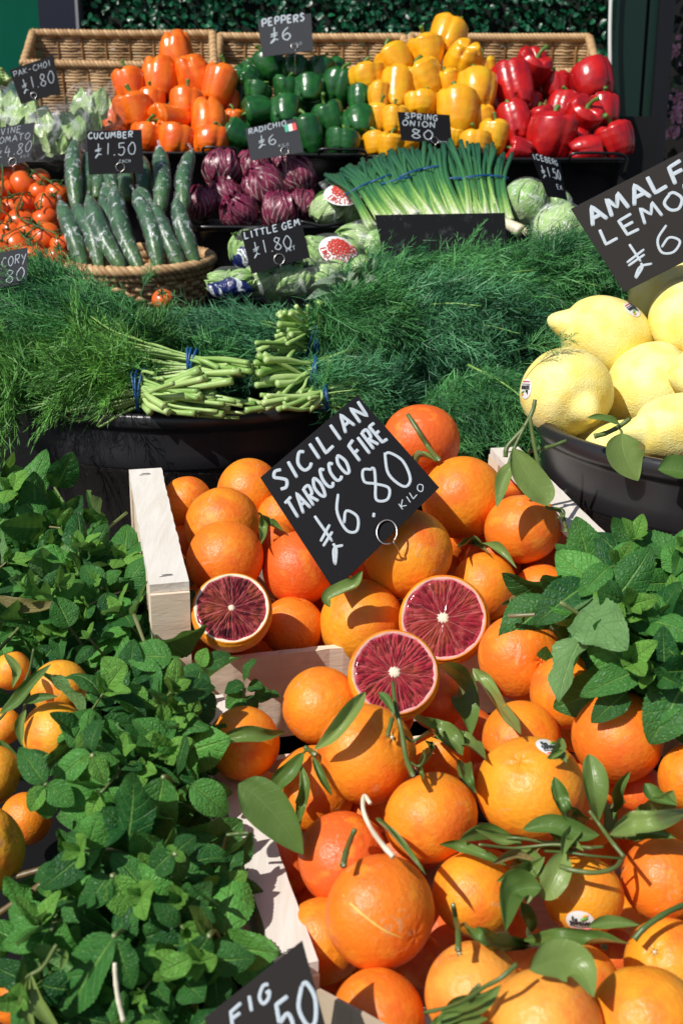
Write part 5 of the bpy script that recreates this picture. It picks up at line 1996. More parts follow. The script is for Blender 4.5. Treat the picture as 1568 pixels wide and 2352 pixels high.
barrel(455, 875, 397, 1.70, 0, .285, 'black half barrel tub full of dill bunches')
barrel(1745, 969, 505, 1.34, 0, .30, 'black half barrel tub full of lemons at the right edge')
barrel(0, 0, 0, 0, 0, .285, 'black half barrel tub hidden under the big heap of dill', loc=(.325, 1.86, 1.10), rad=.250)

# ------------------------------------------------------------------ wooden crates
CY = R(13.6)
ex = np.array((math.cos(CY), math.sin(CY), 0))
ey = np.array((-math.sin(CY), math.cos(CY), 0))
ez = np.array((0, 0, 1.0))


def rough_board(mb, o, L, Wd, T, al, aw, at, seed, rag=.00035, n=30):
    """board from corner o: length along al, width along aw, thickness along at; sawn edges a little ragged"""
    g = np.random.default_rng(seed)
    s = np.linspace(0, 1, n)
    e0 = g.normal(size=n) * rag
    e1 = g.normal(size=n) * rag
    e0[0] = e1[0] = 0
    ring = []
    wob = g.normal(size=2) * .0015
    for k in range(n):
        b = np.asarray(o) + al * L * s[k] + at * (wob[0] * math.sin(3 * s[k]))
        jl = al * 0
        if k in (0, n - 1):
            jl = al * g.normal() * rag
        ring.append([b + aw * e0[k] + jl, b + aw * (Wd + e1[k]) - jl, b + aw * (Wd + e1[k] * .7) + at * T + jl, b + aw * e0[k] * .7 + at * T - jl])
    V = np.array(ring).reshape(-1, 3)
    q = grid_faces(4, n, True)
    base = (n - 1) * 4
    q = np.concatenate((q, [(3, 2, 1, 0), (base, base + 1, base + 2, base + 3)]))
    if np.dot(np.cross(al, aw), at) < 0:
        q = q[:, ::-1]
    mb.add(V, q)


def crate(label, A, Ld, Ww, post_h, front_top, tilt, name='wooden_crate', wslat=.036):
    """A = near left top corner of the left rail"""
    Rx = np.array(Matrix.Rotation(tilt, 3, Vector(ex)))
    X, Y, Z = ex, Rx @ ey, Rx @ ez
    t = thing(name, label, 'crate', A - Z * post_h, 'wooden orange crates')
    for side, off in ((0, 0.0), (1, Ww - wslat)):
        mb = MB()
        rough_board(mb, A + X * off, Ld, wslat, .009, Y, X, -Z, 5 + side)
        mb.build('rail', MAT['wood_pale'], t, smooth=False)
        for yy in (.014, Ld - .018):
            mb = MB()
            s0 = A + X * (off + wslat * .32) + Y * yy
            tube(mb, smooth_path([s0 - Z * .002, s0 + Z * .0008, s0 + X * .010 + Y * .001 + Z * .0008, s0 + X * .010 + Y * .001 - Z * .002], 9), .0007, 6)
            mb.build('staple', MAT['wire'], t)
        for z0, hh in ((.022, .040), (.078, .050)):
            mb = MB()
            rough_board(mb, A + X * (off + (.002 if side == 0 else wslat - .008)) - Z * z0 + Y * .034, Ld - .068, .006, hh, Y, X, -Z, 8 + side)
            mb.build('side_slat', MAT['wood'], t, smooth=False)
    for k, (a, b) in enumerate(((0, 0), (Ww - wslat, 0), (0, Ld - .032), (Ww - wslat, Ld - .032))):
        mb = MB()
        box(mb, A + X * a + Y * (b - (.0035 if b == 0 else -.0035)) - Z * .0095, X * wslat, Y * .032, -Z * (post_h - .0095))
        mb.build('corner_post', MAT['wood'], t, smooth=False)
    for k, yy in enumerate((.004, Ld - .012)):
        mb = MB()
        rough_board(mb, A + X * wslat + Y * yy - Z * front_top, Ww - 2 * wslat, .0075, post_h - front_top - .01, X, Y, -Z, 14 + k, .0004)
        mb.build('front_panel' if k == 0 else 'back_panel', MAT['wood'], t, smooth=False)
    mb = MB()
    box(mb, A + X * .01 + Y * .01 - Z * (post_h - .012), X * (Ww - .02), Y * (Ld - .02), Z * .006)
    mb.build('base', MAT['wood'], t, smooth=False)
    return X, Y, Z


A1 = W(344, 1343, 1.04)
crate('upper wooden crate of blood oranges behind the sign', A1, .276, .468, .20, .092, R(8))
A2 = W(636, 2226, .768)
CY2 = R(16)
ex = np.array((math.cos(CY2), math.sin(CY2), 0))
ey = np.array((-math.sin(CY2), math.cos(CY2), 0))
crate('lower wooden crate of blood oranges at the front', A2, .36, .50, .17, .075, R(5), wslat=.029)
# torn cardboard edge at the front of the lower crate
mb = MB()
P0, P1, P2 = W(735, 2270, .745), W(815, 2312, .715), W(905, 2362, .690)
for a, b in ((P0, P1), (P1, P2)):
    th_ = nrm(np.cross(b - a, ez)) * .003
    box(mb, a, b - a, th_, ez * -.09)
tag(mb.build('cardboard_flap', MAT['cardboard'], smooth=False, origin=P1 - ez * .09), 'brown cardboard flap along the bottom edge, front of the lower crate', 'cardboard')
mb = MB()
rough_board(mb, W(1262, 1133, 1.29), M(84, 1.29), .003, .003, nrm(RT + UP * -.06 + FW * .1), UP, FW, 3, .0006, 14)
tag(mb.build('wood_splinter', MAT['wood_pale'], smooth=False, origin=W(1262, 1133, 1.29)), 'thin pale wood splinter sticking out at the right corner of the upper crate', 'splinter')

# ------------------------------------------------------------------ oranges
OG = 'whole blood oranges in the crates'
UPO = [  # px, py, r, ddepth, label, tint, pole, calyx
 (427, 1154, 63, .06, 'orange at the far left corner of the upper crate behind the rail', 'o', None, 0),
 (571, 1130, 77, .05, 'orange in front of the dill tub with its brown navel showing', 'o', (655, 1150), 0),
 (511, 1208, 90, .03, 'orange second in the left stack of three, scuffed on top', 'o', None, 0),
 (517, 1283, 92, -.02, 'orange lowest in the left stack, right above the darkest cut half', 'd', None, 0),
 (688, 1304, 86, .0, 'reddish orange left of the sign corner', 'r', None, 0),
 (672, 1440, 72, .02, 'orange half shaded by the darkest cut half', 'd', None, 0),
 (830, 1428, 97, .01, 'yellow orange under the lower tip of the big sign', 'y', None, 0),
 (937, 1272, 104, -.03, 'orange with the wire clip in front, at the big sign edge', 'y', None, 0),
 (968, 1013, 89, .02, 'topmost red orange in front of the dill, green twig across it', 'r', None, 0),
 (1063, 1144, 97, -.02, 'orange on top of the pile with a dark navel, right of the big sign', 'o', (1111, 1205), 0),
 (1199, 1214, 88, .01, 'orange under the hanging citrus leaf', 'd', None, 0),
 (1110, 1350, 79, .02, 'orange behind the paler cut half, curled leaves on top', 'o', None, 0),
 (1244, 1362, 68, .04, 'orange with a white round sticker beside the mint', 'd', (1238, 1404), 0),
 (1183, 1110, 44, .10, 'small deep red orange behind the hanging leaf', 'r', None, 0),
 (648, 1190, 58, .06, 'orange mostly behind the left edge of the big sign', 'o', None, 0),
 (626, 1246, 52, .08, 'dark orange in the gap between the left stack and the sign', 'd', None, 0),
 (418, 1262, 58, .09, 'orange seen in the gap beside the left rail, lower one', 'd', None, 0),
 (402, 1208, 50, .10, 'orange seen in the gap beside the left rail, with a withered calyx', 'o', (410, 1190), 1),
 (368, 1440, 50, .10, 'orange showing through the crate side left of the corner post', 'o', None, 0),
 (470, 1400, 60, .09, 'orange deep behind the darkest cut half', 'd', None, 0),
 (1000, 1330, 70, .12, 'orange deep in the upper crate behind the clip orange', 'r', None, 0),
 (760, 1360, 60, .10, 'orange deep in shadow behind the sign tip', 'd', None, 0),
 (870, 1180, 70, .12, 'orange hidden behind the big sign, upper', 'o', None, 0),
 (1240, 1290, 50, .10, 'orange in deep shade right of the upper crate pile', 'r', None, 0),
]
LOO = [
 (1194, 1512, 98, -.03, 'round orange with a tan scar above the lower pile', 'd', (1248, 1520), 0),
 (738, 1622, 91, .02, 'orange leaning on the wooden front panel', 'o', None, 0),
 (842, 1732, 115, -.01, 'orange with a stub of stem and a folded leaf, left middle', 'o', (905, 1690), 1),
 (988, 1877, 110, -.02, 'orange with a green twig growing from its top, centre', 'o', (938, 1772), 0),
 (1214, 1811, 122, -.03, 'largest yellow orange with a white sticker and pale navel', 'y', (1190, 1742), 0),
 (1197, 1700, 91, .04, 'orange half covered by the largest yellow one', 'o', None, 0),
 (1304, 1590, 88, .05, 'orange between the scarred one and the mint', 'o', None, 0),
 (1416, 1690, 107, .0, 'orange under the hanging mint leaf on the right', 'd', None, 0),
 (1593, 1787, 82, .0, 'orange cut by the right edge beside the withered leaves', 'o', None, 0),
 (1468, 1812, 56, .07, 'red orange in shade below the mint leaf orange', 'r', None, 0),
 (1390, 1800, 52, .08, 'orange glimpsed behind the upright withered leaf', 'd', None, 0),
 (788, 1970, 107, .01, 'pinkish orange behind the biggest scratched one', 'r', None, 0),
 (873, 2096, 132, -.02, 'biggest orange with a yellow scratch across it', 'd', (965, 2157), 0),
 (1090, 2056, 101, .01, 'orange right of the scratched one, pale chafed patch below', 'y', None, 0),
 (1338, 2056, 92, .0, 'orange with a white sticker on its lower side', 'y', None, 0),
 (1524, 2021, 97, .0, 'orange at the right edge below the leaf cluster', 'd', None, 0),
 (1087, 2282, 114, .0, 'orange with an upright green stem at the bottom', 'p', (1052, 2182), 1),
 (1322, 2262, 98, .03, 'orange under the broad shaded leaf at the bottom', 'y', None, 0),
 (1536, 2215, 103, .02, 'orange with a star shaped calyx at the lower right', 'y', (1499, 2184), 1),
 (870, 2337, 112, .03, 'shaded orange below the scratched one by the cardboard', 'd', None, 0),
 (1251, 2362, 132, -.04, 'orange nearest the camera, bottom centre right', 'p', None, 0),
 (1482, 2348, 132, -.03, 'orange nearest the camera in the bottom right corner', 'y', None, 0),
 (742, 2160, 98, .05, 'orange in shadow between the pale rail and the scratched one', 'o', None, 0),
 (722, 1810, 97, .03, 'orange with three withered hanging leaves', 'o', None, 0),
 (1014, 1735, 66, .07, 'orange in the gap right of the twig', 'o', None, 0),
 (1002, 1612, 64, .06, 'orange in shadow right below the front cut half', 'r', None, 0),
 (848, 1866, 52, .07, 'orange glimpsed below the one with the stub of stem', 'd', None, 0),
 (650, 1985, 70, .08, 'dark red orange just inside the left rail', 'r', None, 0),
 (700, 2060, 60, .11, 'dark orange deep between rail and scratched orange', 'r', None, 0),
 (962, 2205, 62, .07, 'dark orange in the hollow right of the scratched one', 'r', None, 0),
 (1412, 2190, 55, .08, 'deep red orange in the hollow by the star calyx one', 'r', None, 0),
 (1356, 1885, 62, .08, 'orange behind the leaf cluster', 'o', None, 0),
 (1565, 1905, 62, .06, 'orange at the right edge behind the big leaf', 'o', None, 0),
 (560, 1706, 84, .02, 'orange under the mint with one leaf across it, left of the crate', 'o', None, 0),
 (1230, 1960, 80, .11, 'orange buried under the leaf cluster', 'd', None, 0),
 (1100, 1960, 60, .12, 'orange deep between the centre orange and the chafed one', 'r', None, 0),
 (920, 1960, 60, .12, 'orange deep behind the scratched one', 'r', None, 0),
 (1180, 2170, 70, .10, 'orange buried under the rolled leaves', 'd', None, 0),
 (640, 1870, 60, .12, 'orange deep in shade under the big citrus leaf', 'r', None, 0),
 (1480, 1930, 60, .12, 'orange buried behind the right leaf cluster', 'd', None, 0),
 (1120, 1800, 50, .12, 'orange deep behind the largest yellow one', 'd', None, 0),
 (890, 1640, 60, .10, 'orange deep behind the front cut half', 'r', None, 0),
]
HALF = [(532, 1396, 87, -.13, 'darkest cut blood orange half at the left, nearly black flesh', (.016, .001, .006), (.0, .50, .06)),
        (1017, 1419, 99, -.045, 'cut blood orange half at the back right, ruby flesh', (.165, .008, .018), (.08, .32, -.16)),
        (906, 1544, 100, -.05, 'cut blood orange half in front, ruby flesh with pale centre', (.20, .012, .023), (.05, .42, .02))]


def dplane(py):
    return float(np.interp(py, (1000, 1145, 1282, 1480, 1560, 1800, 2100, 2352), (1.33, 1.255, 1.195, 1.125, 1.0, .905, .80, .725)))


LOCAL = {18: 1.20}
rows = [(x, y, r, dplane(y) + dd) for (x, y, r, dd, *_) in UPO + LOO] + [(x, y, r * .97, dplane(y) + dd) for (x, y, r, dd, *_) in HALF]
dd_ = relax(rows, .93, 400)
DEP = {}
ORS = []
for k, ((x, y, r, _, lb, ti, po, cx), d) in enumerate(zip(UPO + LOO, dd_)):
    o = orange('orange', x, y, r, d, lb, ti, po, group=OG, calyx=bool(cx))
    ORS.append(o)
dH = dd_[len(UPO) + len(LOO):]

# cut halves
RINDP = [(0.0, 0)]


def half(px, py, r, d, label, col, tilt, seed):
    c = W(px, py, d)
    R_ = M(r, d)
    n = nrm(-FW + UP * tilt[1] + RT * tilt[2])
    m3 = basis_z(n, x=RT, roll=seed)
    t = thing('orange_half', label, 'orange half', c - n * R_ * .9, 'cut blood orange halves')
    off = Matrix.Translation(Vector(c - np.array(t['_o'])))
    m = off @ mat4(m3, (0, 0, 0), R_)
    sh = Lump(seed * 3, 8, 1.5, 4)
    th = np.arange(72) * 2 * PI / 72

    def ringv(rr, z):
        D = np.stack((np.cos(th), np.sin(th), 0 * th), 1)
        return np.stack((rr * np.cos(th), rr * np.sin(th), np.full(72, z)), 1) * (1 + .025 * sh(D))[:, None]
    mb = MB()
    prof = [(.962, .012), (.985, .008), (.997, -.01), (1.0, -.06)] + [(1.065 * math.cos(a), -.32 - 1.065 * math.sin(a)) for a in np.linspace(-.22, PI / 2 - .01, 18)]
    V = np.concatenate([ringv(a, b) for a, b in prof])
    mb.add(V, grid_faces(72, len(prof), True)[:, ::-1])
    o = mb.build('peel', MAT['orange'], t, origin=(0, 0, 0))
    o.matrix_local = m
    o.color = (*O_TINT['y'], 1)
    mb = MB()
    g = np.random.default_rng(seed)
    wv = (.022 * np.sin(10 * th + seed) + .012 * g.normal(size=72))[:, None]
    V = np.concatenate([ringv(.965, .0125), ringv(.945, .016), ringv(.920, .012) * (1 + wv * .6), ringv(.895, -.03) * (1 + wv)])
    mb.add(V, grid_faces(72, 4, True))
    o = mb.build('pith', MAT['pith'] if seed == 1 else MAT['pith_pink'], t, origin=(0, 0, 0))
    o.matrix_local = m
    mb = MB()
    rr = np.linspace(.02, .935, 26)
    nz = Lump(seed + 40, 14, 8, 22)
    V = []
    for a in rr:
        p = ringv(a, 0)
        segd = np.abs(((th * 10 / (2 * PI)) % 1) - .5)
        p[:, 2] = .004 + .020 * nz(p) - .016 * np.exp(-((.5 - segd) / .05) ** 2) * (a > .15) - .06 * max(0, (a - .88) / .06) ** 2
        V.append(p)
    mb.add(np.concatenate(V + [np.array([[0, 0, .0]])]), grid_faces(72, 26, True), [(26 * 72, i, (i + 1) % 72) for i in range(72)])
    o = mb.build('flesh', MAT['flesh'], t, origin=(0, 0, 0))
    o.matrix_local = m
    o.color = (*col, 1)
    mb = MB()
    a2 = np.arange(60) * 2 * PI / 60
    st_ = (.105 if seed > 1 else .07) * (1 + .30 * np.abs(np.cos(5 * a2 + .4)) + .10 * g.normal(size=60))
    V = [(0, 0, .034)] + [(st_[i] * .5 * math.cos(a2[i]), st_[i] * .5 * math.sin(a2[i]), .030 + .006 * g.normal()) for i in range(60)] + [(st_[i] * math.cos(a2[i]), st_[i] * math.sin(a2[i]), .012) for i in range(60)] + [(st_[i] * 1.05 * math.cos(a2[i]), st_[i] * 1.05 * math.sin(a2[i]), -.02) for i in range(60)]
    tr = [(0, 1 + i, 1 + (i + 1) % 60) for i in range(60)]
    q = [(1 + b * 60 + i, 61 + b * 60 + i, 61 + b * 60 + (i + 1) % 60, 1 + b * 60 + (i + 1) % 60) for b in range(2) for i in range(60)]
    mb.add(V, q, tr)
    o = mb.build('core', MAT['pith'], t, origin=(0, 0, 0))
    o.matrix_local = m
    SPH.append((c - n * R_ * .05, R_ * .9))


for k, (h, d) in enumerate(zip(HALF, dH)):
    half(h[0], h[1], h[2], 1.06 if k == 0 else d - .004, h[4], h[5], h[6], k + 1)


# ------------------------------------------------------------------ fruit stickers
def sticker(o, shape, px, py, rot, rad, c, r):
    """thin round paper label that follows the skin of fruit object o"""
    d = surf_d_one(c, r, px, py)
    n = nrm(W(px, py, d) - c)
    up = RT * math.sin(rot) + UP * math.cos(rot)
    m3 = basis_z(n, x=np.cross(up, n))
    inv = np.array(o.matrix_world.inverted() if False else o.matrix_basis.inverted())

    def onto(p2, lift):
        P = (np.c_[p2, np.zeros(len(p2))] @ m3.T) + n * r
        Dw = nrm(P)
        loc = Dw @ inv[:3, :3].T
        Dl = nrm(loc)
        return Dl * (shape(Dl) + lift)[:, None]
    th = np.arange(36) * 2 * PI / 36
    rings = [np.zeros((1, 2))] + [np.c_[np.cos(th), np.sin(th) * .92] * rad * q for q in (.25, .5, .75, 1.0)]
    V = onto(np.concatenate(rings), .012)
    tr = [(0, 1 + i, 1 + (i + 1) % 36) for i in range(36)]
    q = [(1 + a * 36 + i, 1 + (a + 1) * 36 + i, 1 + (a + 1) * 36 + (i + 1) % 36, 1 + a * 36 + (i + 1) % 36) for a in range(3) for i in range(36)]
    mb = MB()
    mb.add(V, q, tr)
    s_ = mb.build('sticker', MAT['white'], None, origin=(0, 0, 0))
    s_.parent = o
    lift = .016
    mk = MB()
    for text, x0, y0, hh, wd_ in (('la', -.55, .12, .34, .42), ('SOVRANA', -.72, -.26, .30, 1.42)):
        st_, tw = strokes(text, 1.0, .2)
        for s in st_:
            p2 = np.c_[x0 + s[:, 0] / tw * wd_, y0 + s[:, 1] * hh] * rad
            pl = onto(p2, lift)
            tube(mk, pl, .055 * rad / r, 5)
    for yy in (-.40,):
        xx = np.linspace(-.72, .72, 12)
        tube(mk, onto(np.c_[xx, np.full(12, yy)] * rad, lift), .035 * rad / r, 5)
    k_ = mk.build('print', MAT['black_ink'], None, origin=(0, 0, 0))
    k_.parent = s_
    for nm, mt, pts, w_ in (('red_stripe', 'red_flag', [(-.62, -.62), (0, -.64), (.62, -.62)], .06), ('leaf_mark', 'green_ink', [(.08, .22), (.28, .30), (.5, .42)], .10), ('fruit_mark', 'orange_ink', [(.24, .46), (.40, .56), (.56, .52)], .08)):
        mm = MB()
        tube(mm, onto(smooth_path(np.c_[np.array(pts), np.zeros(3)], 8)[:, :2] * rad, lift), w_ * rad / r, 6)
        z_ = mm.build(nm, MAT[mt], None, origin=(0, 0, 0))
        z_.parent = s_


def find(label_part):
    for o in bpy.data.objects:
        if label_part in o.get('label', ''):
            return o


def stick_orange(lp, px, py, rot, rad=.0105):
    o = find(lp)
    c = np.array(o.location)
    r = np.linalg.norm(np.array(o.matrix_basis)[:3, 0])
    sticker(o, OSH[o['_k']], px, py, rot, rad, c, r)


stick_orange('white round sticker beside the mint', 1298, 1332, .1, .0115)
stick_orange('largest yellow orange', 1265, 1713, .2, .0125)
stick_orange('white sticker on its lower side', 1331, 2120, -.05)

# ------------------------------------------------------------------ lemons
LG = 'Amalfi lemons in the tub'


class LemonShape:
    def __init__(s, seed, nip=.30):
        s.l1, s.l2 = Lump(seed, 9, 1.5, 3.5), Lump(seed + 5, 16, 5, 11)
        s.nip = nip

    def __call__(s, D):
        ct = np.clip(D[:, 2], -1, 1)
        th = np.arccos(ct)
        r = 1 + .10 * ct ** 2 + .07 * s.l1(D) + .028 * s.l2(D) * (1 + .8 * np.abs(ct) ** 3)
        r = r + s.nip * np.exp(-(th / .24) ** 2) - .05 * np.exp(-((th - .42) / .16) ** 2)
        r = r + .12 * np.exp(-((PI - th) / .30) ** 2) - .10 * np.exp(-((PI - th) / .08) ** 2)
        return r


LSH = [LemonShape(k, (.30, .24, .20, .36)[k]) for k in range(4)]
LME = []
for k in range(4):
    D, F_, A_ = sphere_dirs(80, 60)
    mb = MB()
    mb.add(D * LSH[k](D)[:, None], F_, None, A_)
    LME.append(mb.mesh('lemon', MAT['lemon']))
LEM = [(1388, 772, 97, 1.41, 'lemon with a nipple at its left end and a sticker, under the AMALFI sign', (-1, -.28, .1), 0, (106, 90)),
       (1303, 901, 104, 1.345, 'lemon at the left of the tub with its blunt end towards the camera', (.28, .52, .85), 1, (105, 104)),
       (1497, 892, 106, 1.39, 'lemon in the middle of the visible heap, brushed with light scars', (.9, -.5, .1), 2, (106, 106)),
       (1572, 985, 90, 1.27, 'lemon at the front right with brownish bruises and a green twig', (-1, .05, .15), 2, (130, 84)),
       (1585, 735, 92, 1.42, 'lemon cut by the right edge below the AMALFI sign', (.3, 1, .2), 1, (96, 92)),
       (1520, 688, 72, 1.52, 'shaded lemon directly behind the lower edge of the AMALFI sign', (.6, -1, 0), 3, (76, 78)),
       (1420, 1040, 80, 1.30, 'lemon down at the tub rim behind the drooping leaf', (-.8, .3, 0), 0, (90, 72)),
       (1620, 860, 70, 1.36, 'lemon at the right edge between the others', (1, 0, 0), 1, (80, 70)),
       (1500, 800, 70, 1.50, 'lemon deep in the heap between the upper ones', (1, 0, 0), 2, (80, 70)),
       (1620, 1090, 90, 1.40, 'lemon outside the frame at the right of the tub', (1, 0, 0), 2, (90, 80)),
       (1330, 1000, 70, 1.42, 'lemon deep in the tub below the left one', (1, 0, 0), 3, (80, 70))]
dL = relax([(x, y, r, d) for x, y, r, d, *_ in LEM], .90)
for (x, y, r, _, lb, up, k, (sl_, ss)), d in zip(LEM, dL):
    if x == 1620 and y == 1090:
        continue
    c = W(x, y, d)
    z = nrm(RT * up[0] - UP * up[1] - FW * up[2])
    fr_ = up[2] / np.linalg.norm(up)
    o = inst('lemon', LME[k], None, mat4(basis_z(z, roll=k * 1.3), c, (M(ss, d), M(ss, d), M(sl_ * .92, d))))
    tag(o, lb, 'lemon', LG)
    o['_k'] = k
    SPH.append((c, M(min(sl_, ss), d) * 1.02))
for lp, px, py, rot in (('nipple at its left end', 1449, 712, 2.6), ('blunt end towards', 1211, 893, 3.5)):
    o = find(lp)
    sticker(o, LSH[o['_k']], px, py, rot, .0125, np.array(o.location), np.linalg.norm(np.array(o.matrix_basis)[:3, 0]))

# scratch across the biggest orange
o = find('biggest orange with a yellow scratch')
c0, r0 = np.array(o.location), np.linalg.norm(np.array(o.matrix_basis)[:3, 0])
inv = np.array(o.matrix_basis.inverted())
pts = []
for px, py in ((787, 2056), (815, 2086), (845, 2112), (880, 2138), (912, 2154), (940, 2166)):
    n_ = nrm(W(px, py, surf_d_one(c0, r0, px, py)) - c0) @ inv[:3, :3].T
    n_ = nrm(n_)
    pts.append(n_ * (OSH[o['_k']](n_[None])[0] + .002))
P = smooth_path(pts, 30)
mb = MB()
tube(mb, P, np.interp(np.linspace(0, 1, len(P)), (0, .2, .6, 1), (.012, .028, .022, .008)), 8, flat=.35, normal=P.mean(0))
MAT['scratch'] = plain('peel_scratch', (.90, .50, .10), .6, nscale=20, namp=.2)
s_ = mb.build('scratch', MAT['scratch'], None, origin=(0, 0, 0))
s_.parent = o
# ------------------------------------------------------------------ buried oranges that fill the crates
g = np.random.default_rng(77)
n_fill = 0
for (Ao, exx, Ld, Ww, lo, hi, cnt) in ((A1, R(13.6), .292, .468, .165, .055, 26), (A2, R(16), .36, .50, .14, .045, 22)):
    X, Y = np.array((math.cos(exx), math.sin(exx), 0)), np.array((-math.sin(exx), math.cos(exx), .12))
    made = 0
    for k in range(4000):
        if made >= cnt:
            break
        r = g.uniform(.030, .037)
        p = Ao + X * g.uniform(.05, Ww - .05) + Y * g.uniform(.045, Ld - .045) - ez * g.uniform(hi, lo - r + .02)
        if all(np.linalg.norm(p - c) > (r + q) * .90 for c, q in SPH):
            x_, y_, d_ = proj(p)
            orange('orange', x_, y_, r * FPX / d_, d_, 'orange of the lower layers, seen only in the gaps between the others', ('o', 'd', 'r')[made % 3], group=OG)
            made += 1


# ------------------------------------------------------------------ dill
class Ell:
    def __init__(s, px, py, d, ax, ay, az):
        s.c = W(px, py, d)
        s.a = np.array((ax, ay, az))        # along RT, UP, FW

    def sample(s, g, front=-.25):
        while True:
            v = nrm(g.normal(size=3))
            if v[2] < -front - .0 and True:
                pass
            if -v[2] < front and v[1] < .5:
                continue
            p = s.c + RT * v[0] * s.a[0] + UP * v[1] * s.a[1] + FW * v[2] * s.a[2]
            n = nrm(RT * v[0] / s.a[0] + UP * v[1] / s.a[1] + FW * v[2] / s.a[2])
            return p, n


def dill_bunch(label, mat, ells, flow, band=None, cut=None, n_st=26, seed=0, length=(.115, .165), dens=1.25, away=False):
    """ells: [(ellipsoid, n fronds, accept(px,py))]; flow: picture point the fronds stream away from"""
    g = np.random.default_rng(900 + seed)
    e0 = ells[0][0]
    t = thing('dill_bunch', label, 'dill', e0.c - (0, 0, e0.a[1]), 'dill bunches in the tubs')
    fm = MB()
    clump = Lump(seed + 70, 10, .8, 2.2)
    roots = []
    for e, cnt, acc in ells:
        k = 0
        tries = 0
        while k < cnt * dens and tries < cnt * 40:
            tries += 1
            p, n = e.sample(g)
            p = p - n * abs(g.normal()) * .016
            x_, y_, d_ = proj(p)
            if acc is not None and not acc(x_, y_):
                continue
            if clump(p[None] * 22)[0] < -.10:
                continue
            f = p - flow
            f = f - n * (f @ n)
            f = nrm(f) + g.normal(size=3) * .26 + np.array((0, 0, -.12))
            f = nrm(f - n * (f @ n) * .9 + n * (g.uniform(.0, .30) if g.uniform() > .15 else g.uniform(.3, .8)))
            L = g.uniform(*length)
            put_frond(fm, int(g.integers(0, 6)), look(f, n + g.normal(size=3) * .35), p - f * L * .5, L, g.uniform(.1, .45), g, g.uniform(.58, .88))
            if k % 9 == 0:
                roots.append(p)
            k += 1
    fm.build('fronds', mat, t)
    sm = MB()
    if band is not None:
        bx, by, bd, hh, ang = band
        bc = W(bx, by, bd)
        ux, uy = math.cos(R(ang)), math.sin(R(ang))
        along = nrm(RT * ux + UP * uy)                    # towards the cut ends
        acr = nrm(UP * ux - RT * uy)
        hr = M(hh, bd)
        for k in range(int(n_st * 1.4)):
            v = g.uniform(-1, 1, 2)
            if np.hypot(*v) > 1:
                v = v / np.hypot(*v) * g.uniform(.4, 1)
            s0 = bc + acr * v[0] * hr * .9 - FW * .0 + FW * v[1] * hr * .75
            cx, cy = cut[k % len(cut)] if isinstance(cut, list) else cut
            jx, jy = g.normal() * 16, v[0] * -hh * 1.0 + g.normal() * 9
            s1 = W(cx + jx, cy + jy * (1 if not isinstance(cut, list) else .35), bd - .035 + v[1] * hr * .9 + g.normal() * .008)
            rt = roots[int(g.integers(0, len(roots)))] if roots else s0 - along * .1
            back = s0 - along * g.uniform(.03, .07) + acr * v[0] * hr * 1.2 + (rt - s0) * .12
            far = rt * .35 + back * .65 - FW * .004
            P = smooth_path([s1, (s1 * .55 + s0 * .45) + g.normal(size=3) * .003, s0, back, far], 24)
            r1 = g.uniform(.0023, .0055)
            rad = np.interp(np.linspace(0, 1, len(P)), (0, .04, .22, .5, 1), (r1 * 1.08, r1, r1 * .85, r1 * .45, .0010))
            tube(sm, P, rad, 9, rnd=g.uniform())
        bm = MB()
        a = np.linspace(0, 2 * PI, 40)
        for off, sl in ((0.0, .0), (.0045, .18), (-.002, -.15)):
            ring = bc + along * off + (np.cos(a)[:, None] * acr + sl * np.cos(a)[:, None] * along) * hr * 1.06 + np.sin(a)[:, None] * FW * hr * .86
            tube(bm, ring, .0017, 7)
        bm.build('rubber_band', MAT['band'], t)
    # main ribs seen through the fronds
    for k in range(0, len(roots), 2):
        p = roots[k]
        f = nrm(p - flow)
        P = smooth_path([p - f * .07 - FW * .004, p - FW * .012, p + f * .05 - FW * .004 - UP * .006], 8)
        tube(sm, P, np.linspace(.0018, .0007, len(P)), 6, rnd=.1)
    sm.build('stalks', MAT['stalk'], t)
    return t


E4 = Ell(150, 790, 1.64, .138, .082, .12)
E5 = Ell(540, 822, 1.78, .175, .068, .10)
E4b = Ell(320, 842, 1.68, .13, .062, .10)
E4c = Ell(60, 700, 1.66, .085, .060, .08)
E6 = Ell(-8, 905, 1.50, .036, .055, .05)
E1 = Ell(1000, 800, 1.66, .165, .130, .14)
E2 = Ell(1300, 668, 1.76, .105, .070, .10)
E2b = Ell(1130, 668, 1.80, .13, .050, .08)
E3 = Ell(1115, 965, 1.47, .082, .060, .06)
FL1 = W(330, 897, 1.47)
FL2 = W(460, 840, 1.50)
FR1 = W(715, 770, 1.58)
FR2 = W(715, 862, 1.52)
dill_bunch('dill bunch at the left, its blue band lowest and its cut stalks pointing right', MAT['dill_light'], [(E4, 140, lambda x, y: y > 790 and not (x > 60 and y > 872)), (E6, 34, None), (Ell(228, 862, 1.475, .050, .036, .03), 30, None)], FL1, (318, 896, 1.465, 46, 2),
           [(372, 872), (400, 905), (430, 925), (462, 868), (470, 905), (500, 922), (520, 880), (385, 940), (545, 935), (350, 935), (455, 850), (540, 865), (420, 940), (480, 938), (520, 945), (560, 935), (440, 946)], 42, 1)
dill_bunch('dill bunch streaming to the upper left from the second blue band', MAT['dill'], [(E4, 110, lambda x, y: y <= 815), (E4c, 80, None), (E4b, 90, None)], FL2, (437, 832, 1.50, 30, -6),
           [(560, 838), (540, 832), (505, 850), (490, 865), (520, 862), (570, 850)], 18, 2)
dill_bunch('dill bunch lying across the back of the left tub', MAT['dill_dark'], [(E5, 170, None)], W(900, 830, 1.6), None, None, 0, 3)
